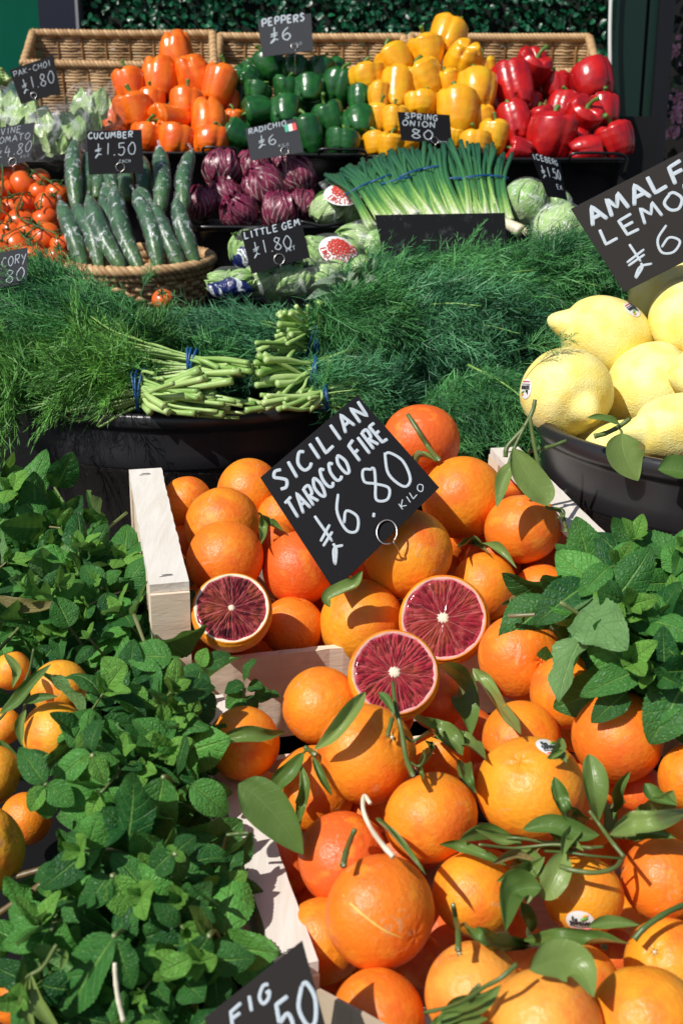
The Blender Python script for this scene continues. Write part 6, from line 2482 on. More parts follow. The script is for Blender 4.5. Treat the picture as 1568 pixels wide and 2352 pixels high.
dill_bunch('dill bunch banded at the top of the middle stack, cut stalks to the left', MAT['dill'], [(E1, 100, lambda x, y: y < 760), (E2b, 80, None), (Ell(808, 770, 1.54, .045, .045, .04), 30, None)], FR1, (727, 772, 1.555, 45, 172),
           [(652, 742), (660, 720), (655, 768), (668, 790), (690, 705), (600, 798), (650, 755), (640, 812)], 26, 4)
dill_bunch('dill bunch banded at the bottom of the middle stack, above the tub rim', MAT['dill_dark'], [(E1, 120, lambda x, y: 700 < y and x < 1060), (Ell(815, 850, 1.50, .045, .065, .04), 44, None)], FR2, (724, 862, 1.50, 40, 176),
           [(600, 822), (600, 848), (606, 872), (640, 895), (660, 918), (700, 915), (605, 860), (622, 886), (640, 930)], 28, 5)
dill_bunch('dark dill bunch bulging between the signs, right of the middle', MAT['dill_dark'], [(E1, 125, lambda x, y: x > 960 and y > 690)], W(800, 720, 1.6), None, None, 0, 6)
dill_bunch('dill bunch behind the lemons, below the iceberg lettuces', MAT['dill'], [(E2, 140, None), (Ell(1395, 625, 1.75, .04, .035, .04), 16, None)], W(1000, 640, 1.75), None, None, 0, 7)
dill_bunch('small dill bunch hanging down over the tub edge onto the oranges', MAT['dill'], [(E3, 100, None), (Ell(1215, 1000, 1.44, .03, .03, .03), 14, None), (Ell(1150, 1035, 1.37, .05, .032, .03), 40, None)], W(1040, 820, 1.5), None, None, 0, 8, (.08, .12))

dill_bunch('dill bunch lowest at the tub rim with its cut stalks between the others', MAT['dill'], [(Ell(800, 915, 1.46, .035, .025, .03), 22, None)], W(720, 915, 1.47), (748, 915, 1.46, 28, 178),
           [(585, 925), (605, 908), (640, 936), (665, 926), (690, 938), (570, 942), (620, 930), (700, 922)], 18, 9, (.06, .10))
# single sprays that stick out of the heaps
for k, (a, b, L, d, lb) in enumerate([((1268, 590), (1330, 500), .062, 1.66, 'dill spray standing up in front of the iceberg lettuce, leaning right'),
                                      ((1262, 588), (1216, 520), .050, 1.66, 'dill spray standing up in front of the iceberg lettuce, leaning left'),
                                      ((1200, 800), (1312, 770), .060, 1.30, 'dill spray lying over the end of the upper lemon'),
                                      ((330, 660), (350, 600), .05, 1.75, 'thin dill spray crossing the wicker basket rim'),
                                      ((870, 640), (868, 560), .055, 1.72, 'dill spray beside the left edge of the blank card')]):
    p, q = W(a[0], a[1], d), W(b[0], b[1], d)
    g = np.random.default_rng(50 + k)
    mb = MB()
    put_frond(mb, k % 6, look(q - p, -FW + UP * .3), p, np.linalg.norm(q - p), .1, g, 1.25)
    tube(mb, smooth_path([p - (q - p) * .3, p, p + (q - p) * .5], 8), .0010, 6)
    tag(mb.build('dill_sprig', MAT['dill'], origin=p), lb, 'dill')

# ------------------------------------------------------------------ sage
t = thing('sage_bunch', 'grey green sage bunch between the lettuce bags and the dill', 'sage', W(790, 670, 1.62))
mb, ms = MB(), MB()
for k, (x0, y0, x1, y1, w) in enumerate([(800, 660, 715, 655, 26), (790, 672, 700, 690, 24), (806, 655, 840, 615, 28), (820, 660, 868, 612, 26), (790, 650, 752, 640, 22), (815, 668, 870, 640, 24), (800, 676, 740, 705, 26),
                                         (815, 680, 800, 720, 20), (830, 660, 885, 660, 22), (845, 640, 858, 592, 20), (780, 690, 722, 716, 22), (800, 640, 770, 655, 26), (835, 690, 880, 700, 22), (760, 668, 704, 664, 20), (812, 640, 815, 668, 26), (825, 628, 800, 648, 24), (850, 665, 838, 690, 24)]):
    g = np.random.default_rng(k)
    d = 1.585 + g.normal() * .012
    a, b = W(x0, y0, d + .01), W(x1, y1, d - .01)
    spine_leaf(mb, [a, (a + b) / 2 - FW * .010 + UP * .004, b], M(w, d), nrm(-FW + UP * .7 + g.normal(size=3) * .35), .25, g.normal() * .3, .5, seed=k, wav=.02)
    tube(ms, smooth_path([W(805 + g.normal() * 8, 690, d + .03), a, a + (b - a) * .15], 6), .0014, 6)
mb.build('leaf', MAT['sage'], t)
ms.build('stem', MAT['stalk'], t)


# ------------------------------------------------------------------ mint
def mint_bunch(label, spots, seed, dirs, size=.042, deep=1):
    """spots: (px, py, d) of the sprig tips"""
    g = np.random.default_rng(2000 + seed)
    c = np.mean([W(*s[:3]) for s in spots], 0)
    t = thing('mint_bunch', label, 'mint', c - (0, 0, .08), 'mint bunches')
    ml, my, ms = MB(), MB(), MB()
    for s in spots:
        if s[1] > 1880 and s[0] < 700 and s[0] > 545 + (s[1] - 1930) * .28 - 110:
            continue
        p = W(*s[:3]) + FW * g.normal() * .026
        ax = nrm(-FW * dirs[0] + UP * dirs[1] + RT * dirs[2] + g.normal(size=3) * .42)
        mint_sprig(ml, my, ms, p, ax, g.uniform(.07, .11), size * g.uniform(.85, 1.15), g)
        for q in range(deep if g.uniform() < .6 else 0):
            p2 = p + FW * g.uniform(.03, .075) + RT * g.normal() * .025 + UP * g.normal() * .02
            ax = nrm(-FW * dirs[0] + UP * dirs[1] + RT * dirs[2] + g.normal(size=3) * .7)
            mint_sprig(ml, my, ms, p2, ax, g.uniform(.07, .11), size * g.uniform(.9, 1.2), g)
    ml.build('leaf', MAT['mint'], t)
    ms.build('stem', MAT['mint_stem'], t)


def scatter(poly, n, dfun, seed, mind=46):
    g = np.random.default_rng(seed)
    P = np.array(poly, float)
    out = []
    tries = 0
    while len(out) < n and tries < 20000:
        tries += 1
        x, y = g.uniform(P[:, 0].min(), P[:, 0].max()), g.uniform(P[:, 1].min(), P[:, 1].max())
        ins = False
        j = len(P) - 1
        for i in range(len(P)):
            if (P[i, 1] > y) != (P[j, 1] > y) and x < (P[j, 0] - P[i, 0]) * (y - P[i, 1]) / (P[j, 1] - P[i, 1]) + P[i, 0]:
                ins = not ins
            j = i
        if ins and all(math.hypot(x - o[0], y - o[1]) > mind for o in out):
            out.append((x, y, dfun(x, y) + g.normal() * .012))
    return out


d_ul = lambda x, y: float(np.interp(y, (1050, 1250, 1480), (1.36, 1.20, 1.06)))
mint_bunch('mint bunch at the left edge below the dill tub', scatter([(-30, 1075), (50, 1085), (100, 1160), (200, 1190), (210, 1290), (150, 1330), (-30, 1330)], 13, d_ul, 1, 60), 1, (.6, .7, .2), .052)
mint_bunch('mint bunch against the left rail of the upper crate', scatter([(205, 1215), (262, 1225), (285, 1310), (290, 1400), (270, 1470), (170, 1490), (140, 1350), (170, 1290)], 9, d_ul, 2, 56), 2, (.75, .6, -.1), .048)
mint_bunch('mint bunch at the left edge above the clementines', scatter([(-30, 1340), (140, 1340), (150, 1450), (100, 1470), (-30, 1440)], 7, d_ul, 3, 56), 3, (.7, .5, 0), .050)
d_lc = lambda x, y: float(np.interp(y, (1500, 1750, 2000, 2352), (.955, .865, .79, .70)) + .00007 * abs(x - 350))
mint_bunch('mint bunch in the middle left with a broad pale tipped sprig on top', scatter([(255, 1570), (300, 1550), (430, 1540), (455, 1600), (440, 1700), (300, 1760), (200, 1760), (220, 1640)], 9, d_lc, 4, 76), 4, (.85, .5, .0), .048)
mint_bunch('mint bunch hanging beside the pale crate rail', scatter([(140, 1790), (300, 1770), (420, 1720), (415, 1850), (400, 1960), (330, 1960), (170, 1960), (120, 1880)], 11, d_lc, 5, 74), 5, (.9, .25, .0), .047)
mint_bunch('mint bunch at the bottom left next to the FIG sign', scatter([(130, 2000), (300, 1980), (430, 1990), (440, 2110), (470, 2190), (440, 2270), (230, 2180), (140, 2140)], 13, d_lc, 6, 72), 6, (.95, .25, .0), .042)
mint_bunch('mint bunch in the bottom left corner', scatter([(60, 2170), (200, 2200), (400, 2300), (380, 2400), (40, 2400)], 8, d_lc, 7, 74), 7, (.95, .3, -.05), .042)
d_r = lambda x, y: float(np.interp(y, (1190, 1400, 1620), (1.08, .98, .90)))
mint_bunch('mint bunch at the right edge, under the lemon tub', scatter([(1400, 1270), (1460, 1235), (1600, 1260), (1610, 1420), (1420, 1420), (1395, 1330)], 9, d_r, 8, 64), 8, (.85, .5, .12), .050)
mint_bunch('mint bunch at the right edge drooping onto the oranges', scatter([(1340, 1410), (1430, 1420), (1610, 1430), (1610, 1540), (1470, 1550), (1380, 1490)], 8, d_r, 9, 62), 9, (.8, .25, -.2), .050)

# hand placed foreground leaves of mint: start, end, width, depth
mb = MB()
mt = thing('mint_sprig', 'mint sprig with large drooping leaves over the oranges at the right', 'mint', W(1500, 1560, .92))
for k, (x0, y0, x1, y1, w, d) in enumerate([(1575, 1565, 1490, 1705, 120, .895), (1480, 1535, 1335, 1585, 72, .90), (1440, 1590, 1360, 1650, 66, .905), (1480, 1600, 1450, 1650, 40, .93), (1350, 1340, 1225, 1420, 95, .965), (1400, 1300, 1330, 1360, 60, .96)]):
    a, b = W(x0, y0, d + .012), W(x1, y1, d - .004)
    P0 = leaf_sheet(1.0, 1.0, 11, 33, .10, 16, .018, 6.5, 1.6, .18, .5, .6, seed=k + 60, wav=.025)
    L = np.linalg.norm(b - a)
    mb = MB()
    put(mb, P0, look(b - a, -FW + UP * .55 + RT * (-.15)), a, (L, M(w, d), L), RNG.uniform())
    mb.build('leaf', MAT['mint'], mt)
ms = MB()
tube(ms, smooth_path([W(1600, 1548, .93), W(1550, 1548, .92), W(1480, 1535, .905)], 8), .0022, 8)
ms.build('stem', MAT['mint_stem'], mt)
mt = thing('mint_sprig', 'mint sprig of bright rosette leaves in front of the crate corner post', 'mint', W(330, 1560, .9))
mb, my = MB(), MB()
for k, (x0, y0, x1, y1, w, d, yng) in enumerate([(395, 1510, 285, 1500, 80, .93, 0), (300, 1560, 300, 1470, 62, .93, 0), (285, 1570, 190, 1600, 70, .925, 1), (290, 1575, 330, 1640, 66, .91, 1), (285, 1565, 235, 1510, 60, .925, 1), (305, 1565, 360, 1600, 60, .92, 0), (470, 1545, 400, 1560, 60, .93, 0), (460, 1530, 470, 1490, 40, .93, 1), (470, 1530, 525, 1500, 44, .93, 0), (460, 1540, 445, 1600, 62, .92, 0)]):
    a, b = W(x0, y0, d + .006), W(x1, y1, d)
    P0 = leaf_sheet(1.0, 1.0, 11, 33, .10, 16, .018, 6.5, 1.6, .16, .45, .6, seed=k + 80, wav=.02)
    L = np.linalg.norm(b - a)
    mb = MB()
    put(mb, P0, look(b - a, -FW + UP * .6 + RNG.normal(size=3) * .2), a, (L, M(w, d), L), 1.2 if yng else RNG.uniform())
    mb.build('leaf', MAT['mint'], mt)
mt = thing('mint_sprig', 'small mint sprig in front of the pale front panel of the upper crate', 'mint', W(575, 1600, .98))
mb, ms = MB(), MB()
for k, (x0, y0, x1, y1, w) in enumerate([(560, 1565, 575, 1510, 44), (560, 1570, 515, 1585, 40), (570, 1575, 600, 1575, 34), (560, 1590, 520, 1625, 46), (585, 1590, 620, 1600, 40), (565, 1600, 590, 1630, 36), (600, 1600, 640, 1590, 30)]):
    d = .985
    a, b = W(x0, y0, d + .006), W(x1, y1, d - .004)
    P0 = leaf_sheet(1.0, 1.0, 9, 29, .10, 14, .02, 6.5, 1.6, .2, .5, .6, seed=k + 120, wav=.03)
    L = np.linalg.norm(b - a)
    mb = MB()
    put(mb, P0, look(b - a, -FW + UP * .6 + RNG.normal(size=3) * .3), a, (L, M(w, d), L), RNG.uniform())
    mb.build('leaf', MAT['mint'], mt)
tube(ms, smooth_path([W(530, 1690, .99), W(550, 1630, .99), W(562, 1580, .988)], 8), .0018, 6)
ms.build('stem', MAT['mint_stem'], mt)

# big single leaves and rosettes on top of the lower left mint
HERO = [('mint sprig with a long pale leaf hanging in the middle of the left mint', [(375, 1785, 345, 1960, 100, 0), (440, 1800, 532, 1872, 76, 0), (430, 1690, 395, 1780, 60, 0)], None),
        ('mint sprig with a yellow green rosette at the left of the mint', [(212, 1735, 186, 1812, 50, 1), (214, 1738, 246, 1800, 46, 1), (206, 1728, 112, 1802, 66, 0), (208, 1722, 218, 1650, 60, 0), (215, 1730, 285, 1740, 54, 0)], None),
        ('mint rosette pointing at the lowest clementine', [(104, 1800, 36, 1712, 60, 0), (100, 1805, 62, 1868, 44, 1), (106, 1806, 108, 1890, 60, 0), (110, 1800, 170, 1850, 60, 0)], None),
        ('mint rosette with bright centre above the bottom left mint', [(158, 1992, 232, 1938, 66, 0), (150, 2000, 98, 2062, 42, 1), (162, 2002, 170, 2075, 44, 1), (142, 1992, 66, 2012, 50, 0)], None),
        ('mint sprig with one smooth light leaf near the bottom', [(258, 2012, 316, 2112, 84, 1), (250, 2010, 190, 2090, 70, 0)], None),
        ('mint sprig with a white ribbed leaf at the lower left edge', [(118, 2132, 12, 2078, 74, 0), (100, 2150, 0, 2170, 60, 0)], None),
        ('mint sprig with the largest broad leaf at the bottom edge', [(262, 2150, 138, 2340, 130, 0), (270, 2160, 300, 2280, 70, 0)], None),
        ('mint rosette in the middle of the lower mint, pale bud in its centre', [(402, 1962, 428, 2030, 54, 0), (396, 1958, 338, 2008, 66, 0), (404, 1955, 450, 1920, 50, 0), (400, 1958, 425, 1978, 26, 1), (400, 1960, 385, 1940, 26, 1)], None),
        ('mint sprig with two leaves beside the FIG sign', [(480, 2150, 430, 2225, 60, 0), (440, 2200, 360, 2240, 56, 1)], None),
        ('mint rosette at the upper left under the dill', [(22, 1130, 78, 1082, 62, 0), (20, 1135, 30, 1200, 52, 1), (18, 1130, -30, 1160, 60, 0), (30, 1140, 92, 1160, 56, 0)], None),
        ('mint rosette halfway down the upper left mint, beside the rail', [(232, 1350, 190, 1290, 56, 0), (240, 1362, 262, 1420, 50, 0), (225, 1355, 160, 1390, 60, 1), (160, 1440, 130, 1370, 70, 0)], None)]
for h, (lb, lvs, _) in enumerate(HERO):
    x, y = lvs[0][0], lvs[0][1]
    df = d_ul if y < 1480 else d_lc
    mt = thing('mint_sprig', lb, 'mint', W(x, y, df(x, y)))
    for k, (x0, y0, x1, y1, w, yng) in enumerate(lvs):
        d = df(x0, y0) - .034
        a, b = W(x0, y0, d), W(x1, y1, d + .004 * (-1) ** k)
        g = np.random.default_rng(h * 20 + k)
        P0 = leaf_sheet(1.0, 1.0, 11, 33, .10, 16, .018, 6.5, 1.6, g.uniform(.0, .3), g.uniform(.1, .7), .6, seed=k + h * 9, wav=.025, cross=g.uniform(0, .1))
        L = np.linalg.norm(b - a)
        mb = MB()
        put(mb, P0, look(b - a, -FW + UP * .5 + g.normal(size=3) * .28), a, (L, M(w, d), L), 1.2 if yng else g.uniform())
        mb.build('leaf', MAT['mint'], mt)
    ms = MB()
    p = W(x, y, df(x, y) - .034)
    tube(ms, smooth_path([p, p + FW * .03 - UP * .008, p + FW * .07 - UP * .03], 8), .0019, 7, rnd=.3)
    ms.build('stem', MAT['mint_stem'], mt)

# ------------------------------------------------------------------ clementines at the left
for k, (x, y, r, d, lb, ti) in enumerate([(28, 1541, 46, 1.02, 'clementine at the left edge under the mint, uppermost', 'c'), (138, 1580, 66, 1.00, 'clementine beside the yellowing leaves, upper middle', 'c'),
                                         (126, 1687, 77, .95, 'clementine half covered by mint leaves on its right', 'c'), (8, 1668, 42, 1.0, 'clementine at the left edge behind the twig', 'c'),
                                         (-18, 1780, 68, .90, 'clementine cut by the left edge, middle one', 'c'), (-42, 1950, 100, .83, 'clementine cut by the left edge, lowest and largest', 'c'),
                                         (40, 2300, 56, .76, 'clementine glimpsed behind leaves at the bottom left', 'd'), (60, 1880, 60, 1.0, 'clementine deep in shade behind the mint', 'o')]):
    orange('clementine', x, y, r, d, lb, ti, None, 'clementine', 'clementines at the left edge')


# ------------------------------------------------------------------ citrus leaves and twigs
def dpt(x, y, pad=.004, default=1.0, dd=0.0):
    return W(x, y, surf_d(x, y, default, pad) - pad + dd)


def cleaf(mb, pts, w, nv=(0, .5), fold=.28, roll=0.0, curl=.85, pad=.006, default=None, d=None, seed=0, wav=.03, tip=1.0):
    """citrus leaf along picture points draped on the fruit"""
    P, ds = [], []
    for q in pts:
        if d is not None:
            P.append(W(q[0], q[1], d + (q[2] if len(q) > 2 else 0)))
        else:
            df = default if default is not None else dplane(q[1])
            P.append(dpt(q[0], q[1], pad, df, q[2] if len(q) > 2 else 0))
        ds.append((P[-1] - CAM) @ FW)
    spine_leaf(mb, P, M(w, np.mean(ds)), -FW + RT * nv[0] + UP * nv[1], fold, roll, curl, seed=seed, wav=wav)


def twig(mb, pts, w, pad=.005, d=None, default=None):
    P, ds = [], []
    for q in pts:
        if d is not None:
            p = W(q[0], q[1], d + (q[2] if len(q) > 2 else 0))
        else:
            p = dpt(q[0], q[1], pad, default or dplane(q[1]), q[2] if len(q) > 2 else 0)
        P.append(p)
        ds.append((p - CAM) @ FW)
    P = smooth_path(P, 6 * len(P))
    n = len(P)
    r = M(w / 2, np.mean(ds)) * np.linspace(.9, 1.1, n) * (1 + .14 * np.exp(-((np.arange(n) % 7) - 3.0) ** 2))
    tube(mb, P, r, 10, rnd=RNG.uniform())


def sprig(name, label, cat, anchor, leaves, twigs=(), mat='citrus', tmat='twig'):
    t = thing(name, label, cat, W(anchor[0], anchor[1], surf_d(anchor[0], anchor[1], dplane(anchor[1]))))
    for k, lf in enumerate(leaves):
        mb = MB()
        kw = dict(lf[2]) if len(lf) > 2 else {}
        m_ = kw.pop('mat', mat)
        cleaf(mb, lf[0], lf[1], seed=int(anchor[0]) + k, **kw)
        mb.build('leaf', MAT[m_], t)
    if twigs:
        mb = MB()
        for tw in twigs:
            twig(mb, tw[0], tw[1], **(tw[2] if len(tw) > 2 else {}))
        mb.build('twig', MAT[tmat], t)
    return t


sprig('citrus_twig', 'straight green twig with a dark leaf on the topmost red orange', 'twig', (970, 1000), [([(1000, 1060), (968, 1050), (935, 1066)], 34, dict(nv=(.3, .2)))], [([(936, 952), (960, 990), (985, 1030), (1007, 1056)], 11)])
d_ = 1.16
sprig('citrus_twig', 'branching citrus twig with two big leaves in front of the lemons', 'twig', (1210, 1000),
      [([(1178, 1030), (1205, 1085), (1245, 1135), (1256, 1162)], 74, dict(d=1.13, fold=.1, curl=.5, roll=.2)), ([(1180, 1060), (1160, 1100), (1140, 1166)], 40, dict(d=1.135, nv=(-.6, .1), curl=.6))],
      [([(1228, 918), (1222, 945), (1200, 985), (1165, 1025), (1160, 1050)], 10, dict(d=1.16)), ([(1205, 978), (1180, 1030), (1165, 1075)], 8, dict(d=1.15)), ([(1216, 955), (1222, 1000), (1232, 1050), (1240, 1085)], 9, dict(d=1.15)), ([(1300, 1012), (1262, 1026), (1212, 1036)], 9, dict(d=1.17)),
       ([(1248, 1110), (1262, 1140), (1255, 1165), (1285, 1175), (1300, 1215)], 8, dict(d=1.14)), ([(1300, 1214), (1300, 1222)], 14, dict(d=1.138)), ([(1256, 1165), (1290, 1170), (1294, 1185), (1280, 1190)], 5, dict(d=1.135))])
sprig('citrus_leaf', 'curled green leaf under the lower tip of the big sign', 'leaf', (800, 1340), [([(832, 1312), (815, 1345), (780, 1362), (755, 1375), (757, 1395)], 48, dict(curl=1.2, d=1.085, roll=.3))])
sprig('citrus_leaf', 'rolled pair of leaves on the orange behind the paler cut half', 'leaf', (1110, 1265), [([(1048, 1258), (1080, 1248), (1124, 1272)], 28, dict(curl=1.6)), ([(1105, 1250), (1145, 1265), (1185, 1305)], 30, dict(curl=1.4))])
sprig('citrus_leaf', 'small curled leaf between the scarred orange and the one with white sticker', 'leaf', (1170, 1390), [([(1150, 1390), (1180, 1382), (1200, 1400), (1196, 1425)], 22, dict(curl=1.3))])
sprig('citrus_leaf', 'dark leaf in the gap between the left orange stack and the sign', 'leaf', (625, 1200), [([(590, 1178), (620, 1205), (652, 1220)], 26, dict(curl=1.2)), ([(600, 1180), (605, 1220), (600, 1250)], 26, dict(curl=1.))])
sprig('citrus_leaf', 'blotched yellow green leaf with a brown patch right of the front cut half', 'leaf', (1060, 1600), [([(1010, 1528), (1055, 1570), (1072, 1630), (1080, 1692)], 72, dict(fold=.12, curl=.5, nv=(.1, .5)))])
sprig('citrus_leaf', 'long green leaf folded down over the orange beside the scarred one', 'leaf', (1140, 1610), [([(1085, 1535), (1118, 1580), (1160, 1640), (1195, 1686)], 46, dict(fold=.2, curl=.7))])
sprig('citrus_twig', 'upright green twig with curling tendrils and leaves in the middle of the oranges', 'twig', (930, 1660),
      [([(838, 1590), (805, 1640), (765, 1690), (722, 1722)], 46, dict(fold=.5, curl=1.0, pad=.012)), ([(905, 1640), (885, 1605), (868, 1590)], 22, dict(pad=.018)),
       ([(950, 1650), (990, 1672), (1040, 1700), (1062, 1735)], 56, dict(fold=.25, curl=.5, pad=.010)), ([(1030, 1690), (1070, 1705), (1115, 1745)], 50, dict(fold=.2)), ([(1050, 1745), (1068, 1780), (1092, 1822)], 34, dict(fold=.3)),
       ([(975, 1700), (990, 1720), (965, 1760), (972, 1790)], 24, dict(curl=1.6))],
      [([(902, 1568), (908, 1620), (922, 1680), (932, 1740), (948, 1782)], 11, dict(pad=.014)), ([(928, 1690), (945, 1702), (970, 1690), (985, 1680)], 6, dict(pad=.012)), ([(935, 1745), (960, 1760), (975, 1742), (972, 1725)], 5, dict(pad=.012)), ([(905, 1645), (890, 1620), (872, 1600)], 5, dict(pad=.016)), ([(890, 1690), (896, 1665), (900, 1650)], 10, dict(pad=.004))])
sprig('citrus_leaf', 'three withered leaves hanging from a dry bud over an orange', 'leaf', (700, 1760), [([(697, 1728), (668, 1770), (640, 1800), (632, 1842)], 44, dict(fold=.3, curl=.7)), ([(692, 1758), (700, 1810), (690, 1860), (684, 1922)], 30, dict(fold=.5, curl=.8)), ([(718, 1738), (738, 1785), (762, 1828)], 24, dict(fold=.5, curl=1.2))],
      [([(700, 1716), (712, 1724), (722, 1732)], 12), ([(690, 1742), (700, 1726), (712, 1722)], 6)])
sprig('citrus_leaf', 'large smooth citrus leaf lying over the pale crate rail', 'leaf', (620, 1880), [([(548, 1800), (590, 1830), (645, 1890), (696, 1962)], 104, dict(d=.825, fold=.10, curl=.35, nv=(-.1, .55), roll=.15))], [([(520, 1918), (545, 1915), (572, 1913)], 9, dict(d=.832))])
sprig('citrus_leaf', 'narrow green leaf across the orange under the mint', 'leaf', (580, 1695), [([(492, 1708), (560, 1690), (610, 1690), (656, 1682)], 40, dict(fold=.35, curl=.9))])
sprig('peeled_stem', 'curved pale peeled stem between the pinkish orange and the centre one', 'stem', (865, 1900), [], [([(850, 1845), (836, 1828), (834, 1860), (850, 1900), (878, 1940), (903, 1968)], 11, dict(pad=.012))], tmat='straw')
sprig('citrus_leaf', 'tightly rolled green leaf above the scratched orange', 'leaf', (920, 1940), [([(862, 1880), (900, 1915), (945, 1965), (978, 2010)], 34, dict(curl=2.4, pad=.014))])
sprig('citrus_twig', 'short green stem with a dry tip on the pinkish orange', 'twig', (800, 1940), [], [([(815, 1904), (806, 1925), (795, 1955), (788, 1988)], 13, dict(pad=.010))])
sprig('citrus_twig', 'big cluster of withered leaves and twigs on the right of the oranges', 'twig', (1300, 1920),
      [([(1008, 1940), (1055, 1945), (1110, 1965), (1162, 1988)], 32, dict(curl=1.0)), ([(1055, 1928), (1120, 1915), (1200, 1940)], 44, dict(curl=.8, pad=.01)),
       ([(1200, 1905), (1260, 1895), (1330, 1915), (1375, 1918)], 52, dict(fold=.3, curl=.8, pad=.016)), ([(1272, 1784), (1282, 1830), (1305, 1875), (1345, 1915)], 44, dict(fold=.4, curl=.9, pad=.012)),
       ([(1352, 1732), (1360, 1780), (1366, 1830), (1374, 1885)], 62, dict(fold=.3, curl=.7, pad=.02)), ([(1446, 1772), (1420, 1810), (1408, 1850), (1405, 1885)], 40, dict(fold=.4, curl=1.4, pad=.02)),
       ([(1398, 1918), (1450, 1895), (1510, 1885), (1590, 1862)], 58, dict(fold=.2, curl=.6, pad=.02)), ([(1545, 1815), (1520, 1850), (1480, 1880), (1420, 1893)], 64, dict(fold=.2, curl=.5, pad=.012)),
       ([(1296, 1958), (1280, 2000), (1262, 2040), (1246, 2066)], 66, dict(fold=.2, curl=.6, pad=.012)), ([(1250, 1968), (1215, 2000), (1180, 2010), (1140, 2024)], 46, dict(fold=.4, curl=.9, pad=.014)),
       ([(1242, 2040), (1200, 2040), (1170, 2060), (1160, 2138)], 84, dict(fold=.45, curl=.6, pad=.016)), ([(1240, 1945), (1210, 1965), (1166, 1992)], 28, dict(mat='dry_leaf', curl=1.1, pad=.012)),
       ([(1320, 1930), (1290, 1945), (1240, 1950)], 50, dict(pad=.006)), ([(1300, 1850), (1325, 1890), (1345, 1935)], 56, dict(pad=.006, roll=.4)), ([(1385, 1840), (1392, 1880), (1384, 1920)], 44, dict(pad=.008, roll=-.5))],
      [([(1352, 1862), (1380, 1900), (1405, 1935), (1432, 1968)], 9, dict(pad=.022)), ([(1430, 1966), (1412, 1992), (1370, 2004), (1320, 2000), (1286, 1990)], 11, dict(pad=.012)), ([(1425, 1972), (1360, 1966), (1300, 1958), (1250, 1955)], 6, dict(pad=.012)),
       ([(1160, 1925), (1190, 1925), (1260, 1935), (1330, 1930)], 7, dict(pad=.014)), ([(1385, 1945), (1330, 1950), (1300, 1962)], 8, dict(pad=.01)), ([(1500, 1920), (1460, 1925), (1400, 1922)], 8, dict(pad=.01))])
sprig('citrus_leaf', 'two long rolled leaves in a row below the stickered orange', 'leaf', (1250, 2160), [([(1068, 2128), (1120, 2160), (1200, 2172), (1302, 2180)], 40, dict(fold=.2, curl=1.0, pad=.012)), ([(1202, 2160), (1280, 2150), (1370, 2160), (1448, 2168)], 46, dict(fold=.2, curl=1.2, pad=.014)), ([(1350, 2128), (1400, 2118), (1468, 2125)], 34, dict(pad=.006))],
      [([(1580, 2074), (1530, 2096), (1480, 2130), (1455, 2158)], 14, dict(pad=.010)), ([(1380, 2172), (1392, 2178)], 12, dict(pad=.01))])
sprig('citrus_twig', 'forked green stem standing on the bottom orange', 'twig', (1050, 2130), [], [([(1040, 2078), (1046, 2110), (1052, 2140), (1052, 2182)], 13, dict(pad=.012)), ([(1050, 2130), (1066, 2122), (1078, 2140)], 9, dict(pad=.010))])
sprig('citrus_leaf', 'broad shaded leaf between the two nearest oranges', 'leaf', (1290, 2230), [([(1215, 2228), (1275, 2205), (1330, 2225), (1362, 2290)], 96, dict(fold=.15, curl=.4, pad=.008))])
sprig('citrus_twig', 'thin green twig with a ribbed leaf along the bottom edge', 'twig', (1080, 2290), [([(1000, 2352), (1055, 2318), (1110, 2300), (1150, 2262)], 54, dict(fold=.2, curl=.8, pad=.006)), ([(980, 2375), (1050, 2350), (1120, 2340)], 60, dict(pad=.004))],
      [([(974, 2326), (1025, 2314), (1070, 2296), (1110, 2268), (1150, 2246), (1186, 2214)], 10, dict(pad=.016)), ([(1070, 2296), (1085, 2275), (1100, 2262)], 8, dict(pad=.014))])
sprig('citrus_leaf', 'tiny folded leaf behind the sticker of the largest orange', 'leaf', (1280, 1730), [([(1262, 1745), (1282, 1720), (1288, 1695)], 30, dict(fold=.5)), ([(1255, 1742), (1285, 1735), (1300, 1752)], 26)])
# lemon twig and leaves
sprig('lemon_leaf', 'drooping blotched lemon leaf and green twig over the tub rim', 'leaf', (1420, 1000), [([(1426, 995), (1428, 1030), (1440, 1065), (1464, 1104)], 98, dict(d=1.165, fold=.12, curl=.4)), ([(1420, 975), (1400, 966), (1372, 960), (1346, 960)], 22, dict(d=1.17))],
      [([(1445, 962), (1420, 980), (1390, 995), (1364, 1002)], 11, dict(d=1.185)), ([(1420, 978), (1418, 972), (1405, 966)], 5, dict(d=1.18)), ([(1418, 982), (1426, 990), (1427, 1005)], 5, dict(d=1.175))])
sprig('lemon_leaf', 'green lemon leaf hanging over the tub rim at the right edge', 'leaf', (1560, 1080), [([(1510, 1078), (1550, 1080), (1600, 1092)], 70, dict(d=1.12, fold=.15))])
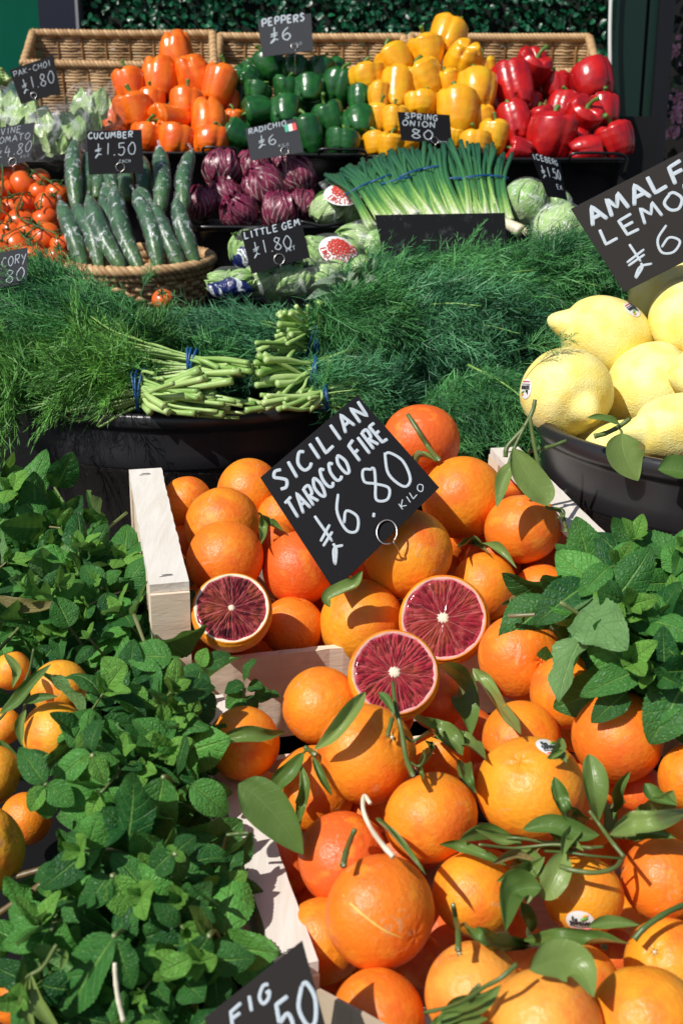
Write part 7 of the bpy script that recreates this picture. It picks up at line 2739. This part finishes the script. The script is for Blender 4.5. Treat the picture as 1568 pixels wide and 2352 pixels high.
# leaves and dry stems at the left edge
sprig('clementine_leaf', 'yellowing narrow leaves on a thin stem over the clementines', 'leaf', (70, 1600), [([(0, 1640), (40, 1610), (85, 1560), (118, 1525)], 34, dict(d=.93)), ([(55, 1615), (90, 1605), (134, 1600)], 26, dict(d=.93)), ([(60, 1630), (48, 1670), (50, 1712)], 26, dict(d=.93)), ([(10, 1500), (40, 1540), (30, 1580)], 24, dict(d=.95)), ([(0, 1700), (20, 1725), (60, 1760)], 22, dict(d=.93))],
      [([(78, 1490), (68, 1540), (45, 1590), (10, 1640), (-10, 1660)], 6, dict(d=.935)), ([(60, 1610), (50, 1670), (62, 1745)], 7, dict(d=.94))])
sprig('dry_leaf', 'withered yellow brown leaf lying on the mint at the left edge', 'leaf', (70, 1390), [([(-10, 1370), (40, 1392), (90, 1398), (146, 1380)], 40, dict(d=1.06, mat='dry_leaf', fold=.3, curl=.9))])
sprig('dry_twig', 'brown dry stems lying in shade at the lower left edge', 'twig', (60, 2080), [], [([(-20, 2110), (40, 2070), (100, 2030)], 16, dict(d=.80)), ([(-20, 2150), (50, 2120), (110, 2080)], 18, dict(d=.80)), ([(-20, 2030), (50, 2010), (120, 1990)], 14, dict(d=.82))], tmat='twig_brown')
sprig('pale_stem', 'short white cut stem sticking out of the mint at the bottom', 'stem', (270, 2270), [], [([(264, 2212), (266, 2250), (272, 2295), (284, 2345)], 11, dict(d=.69))], tmat='straw')
sprig('clementine_leaf', 'long smooth leaves and a twig in the bottom left corner', 'leaf', (90, 2300), [([(70, 2235), (80, 2290), (105, 2330), (140, 2370)], 40, dict(d=.70)), ([(66, 2240), (60, 2300), (80, 2370)], 34, dict(d=.70)), ([(130, 2180), (150, 2195), (140, 2230)], 20, dict(d=.71))], [([(130, 2170), (100, 2220), (70, 2240), (40, 2262)], 10, dict(d=.705))])
sprig('citrus_leaf', 'curled olive brown leaves tangled under the withered leaf cluster', 'leaf', (1210, 1960),
      [([(1090, 1905), (1150, 1930), (1215, 1925)], 40, dict(curl=1.5, pad=.012, fold=.4)), ([(1130, 1985), (1180, 1965), (1235, 1978)], 34, dict(curl=1.6, pad=.012, mat='dry_leaf')),
       ([(1255, 1905), (1290, 1925), (1340, 1955)], 46, dict(curl=1.2, pad=.014, fold=.4)), ([(1330, 1895), (1300, 1930), (1290, 1968)], 42, dict(curl=1.3, pad=.016)),
       ([(1440, 1925), (1490, 1915), (1550, 1925)], 44, dict(curl=1.3, pad=.014)), ([(1195, 2070), (1210, 2110), (1205, 2150)], 44, dict(curl=1.4, pad=.012, fold=.5)),
       ([(1180, 1945), (1225, 1990), (1245, 2030)], 50, dict(curl=1.1, pad=.012, fold=.4)), ([(1480, 1800), (1500, 1830), (1555, 1850)], 46, dict(curl=1.1, pad=.014))],
      [([(1100, 1940), (1180, 1948), (1270, 1940), (1360, 1948)], 7, dict(pad=.014))])
for o in bpy.data.objects:
    for k in ('_o', '_k'):
        if k in o:
            del o[k]
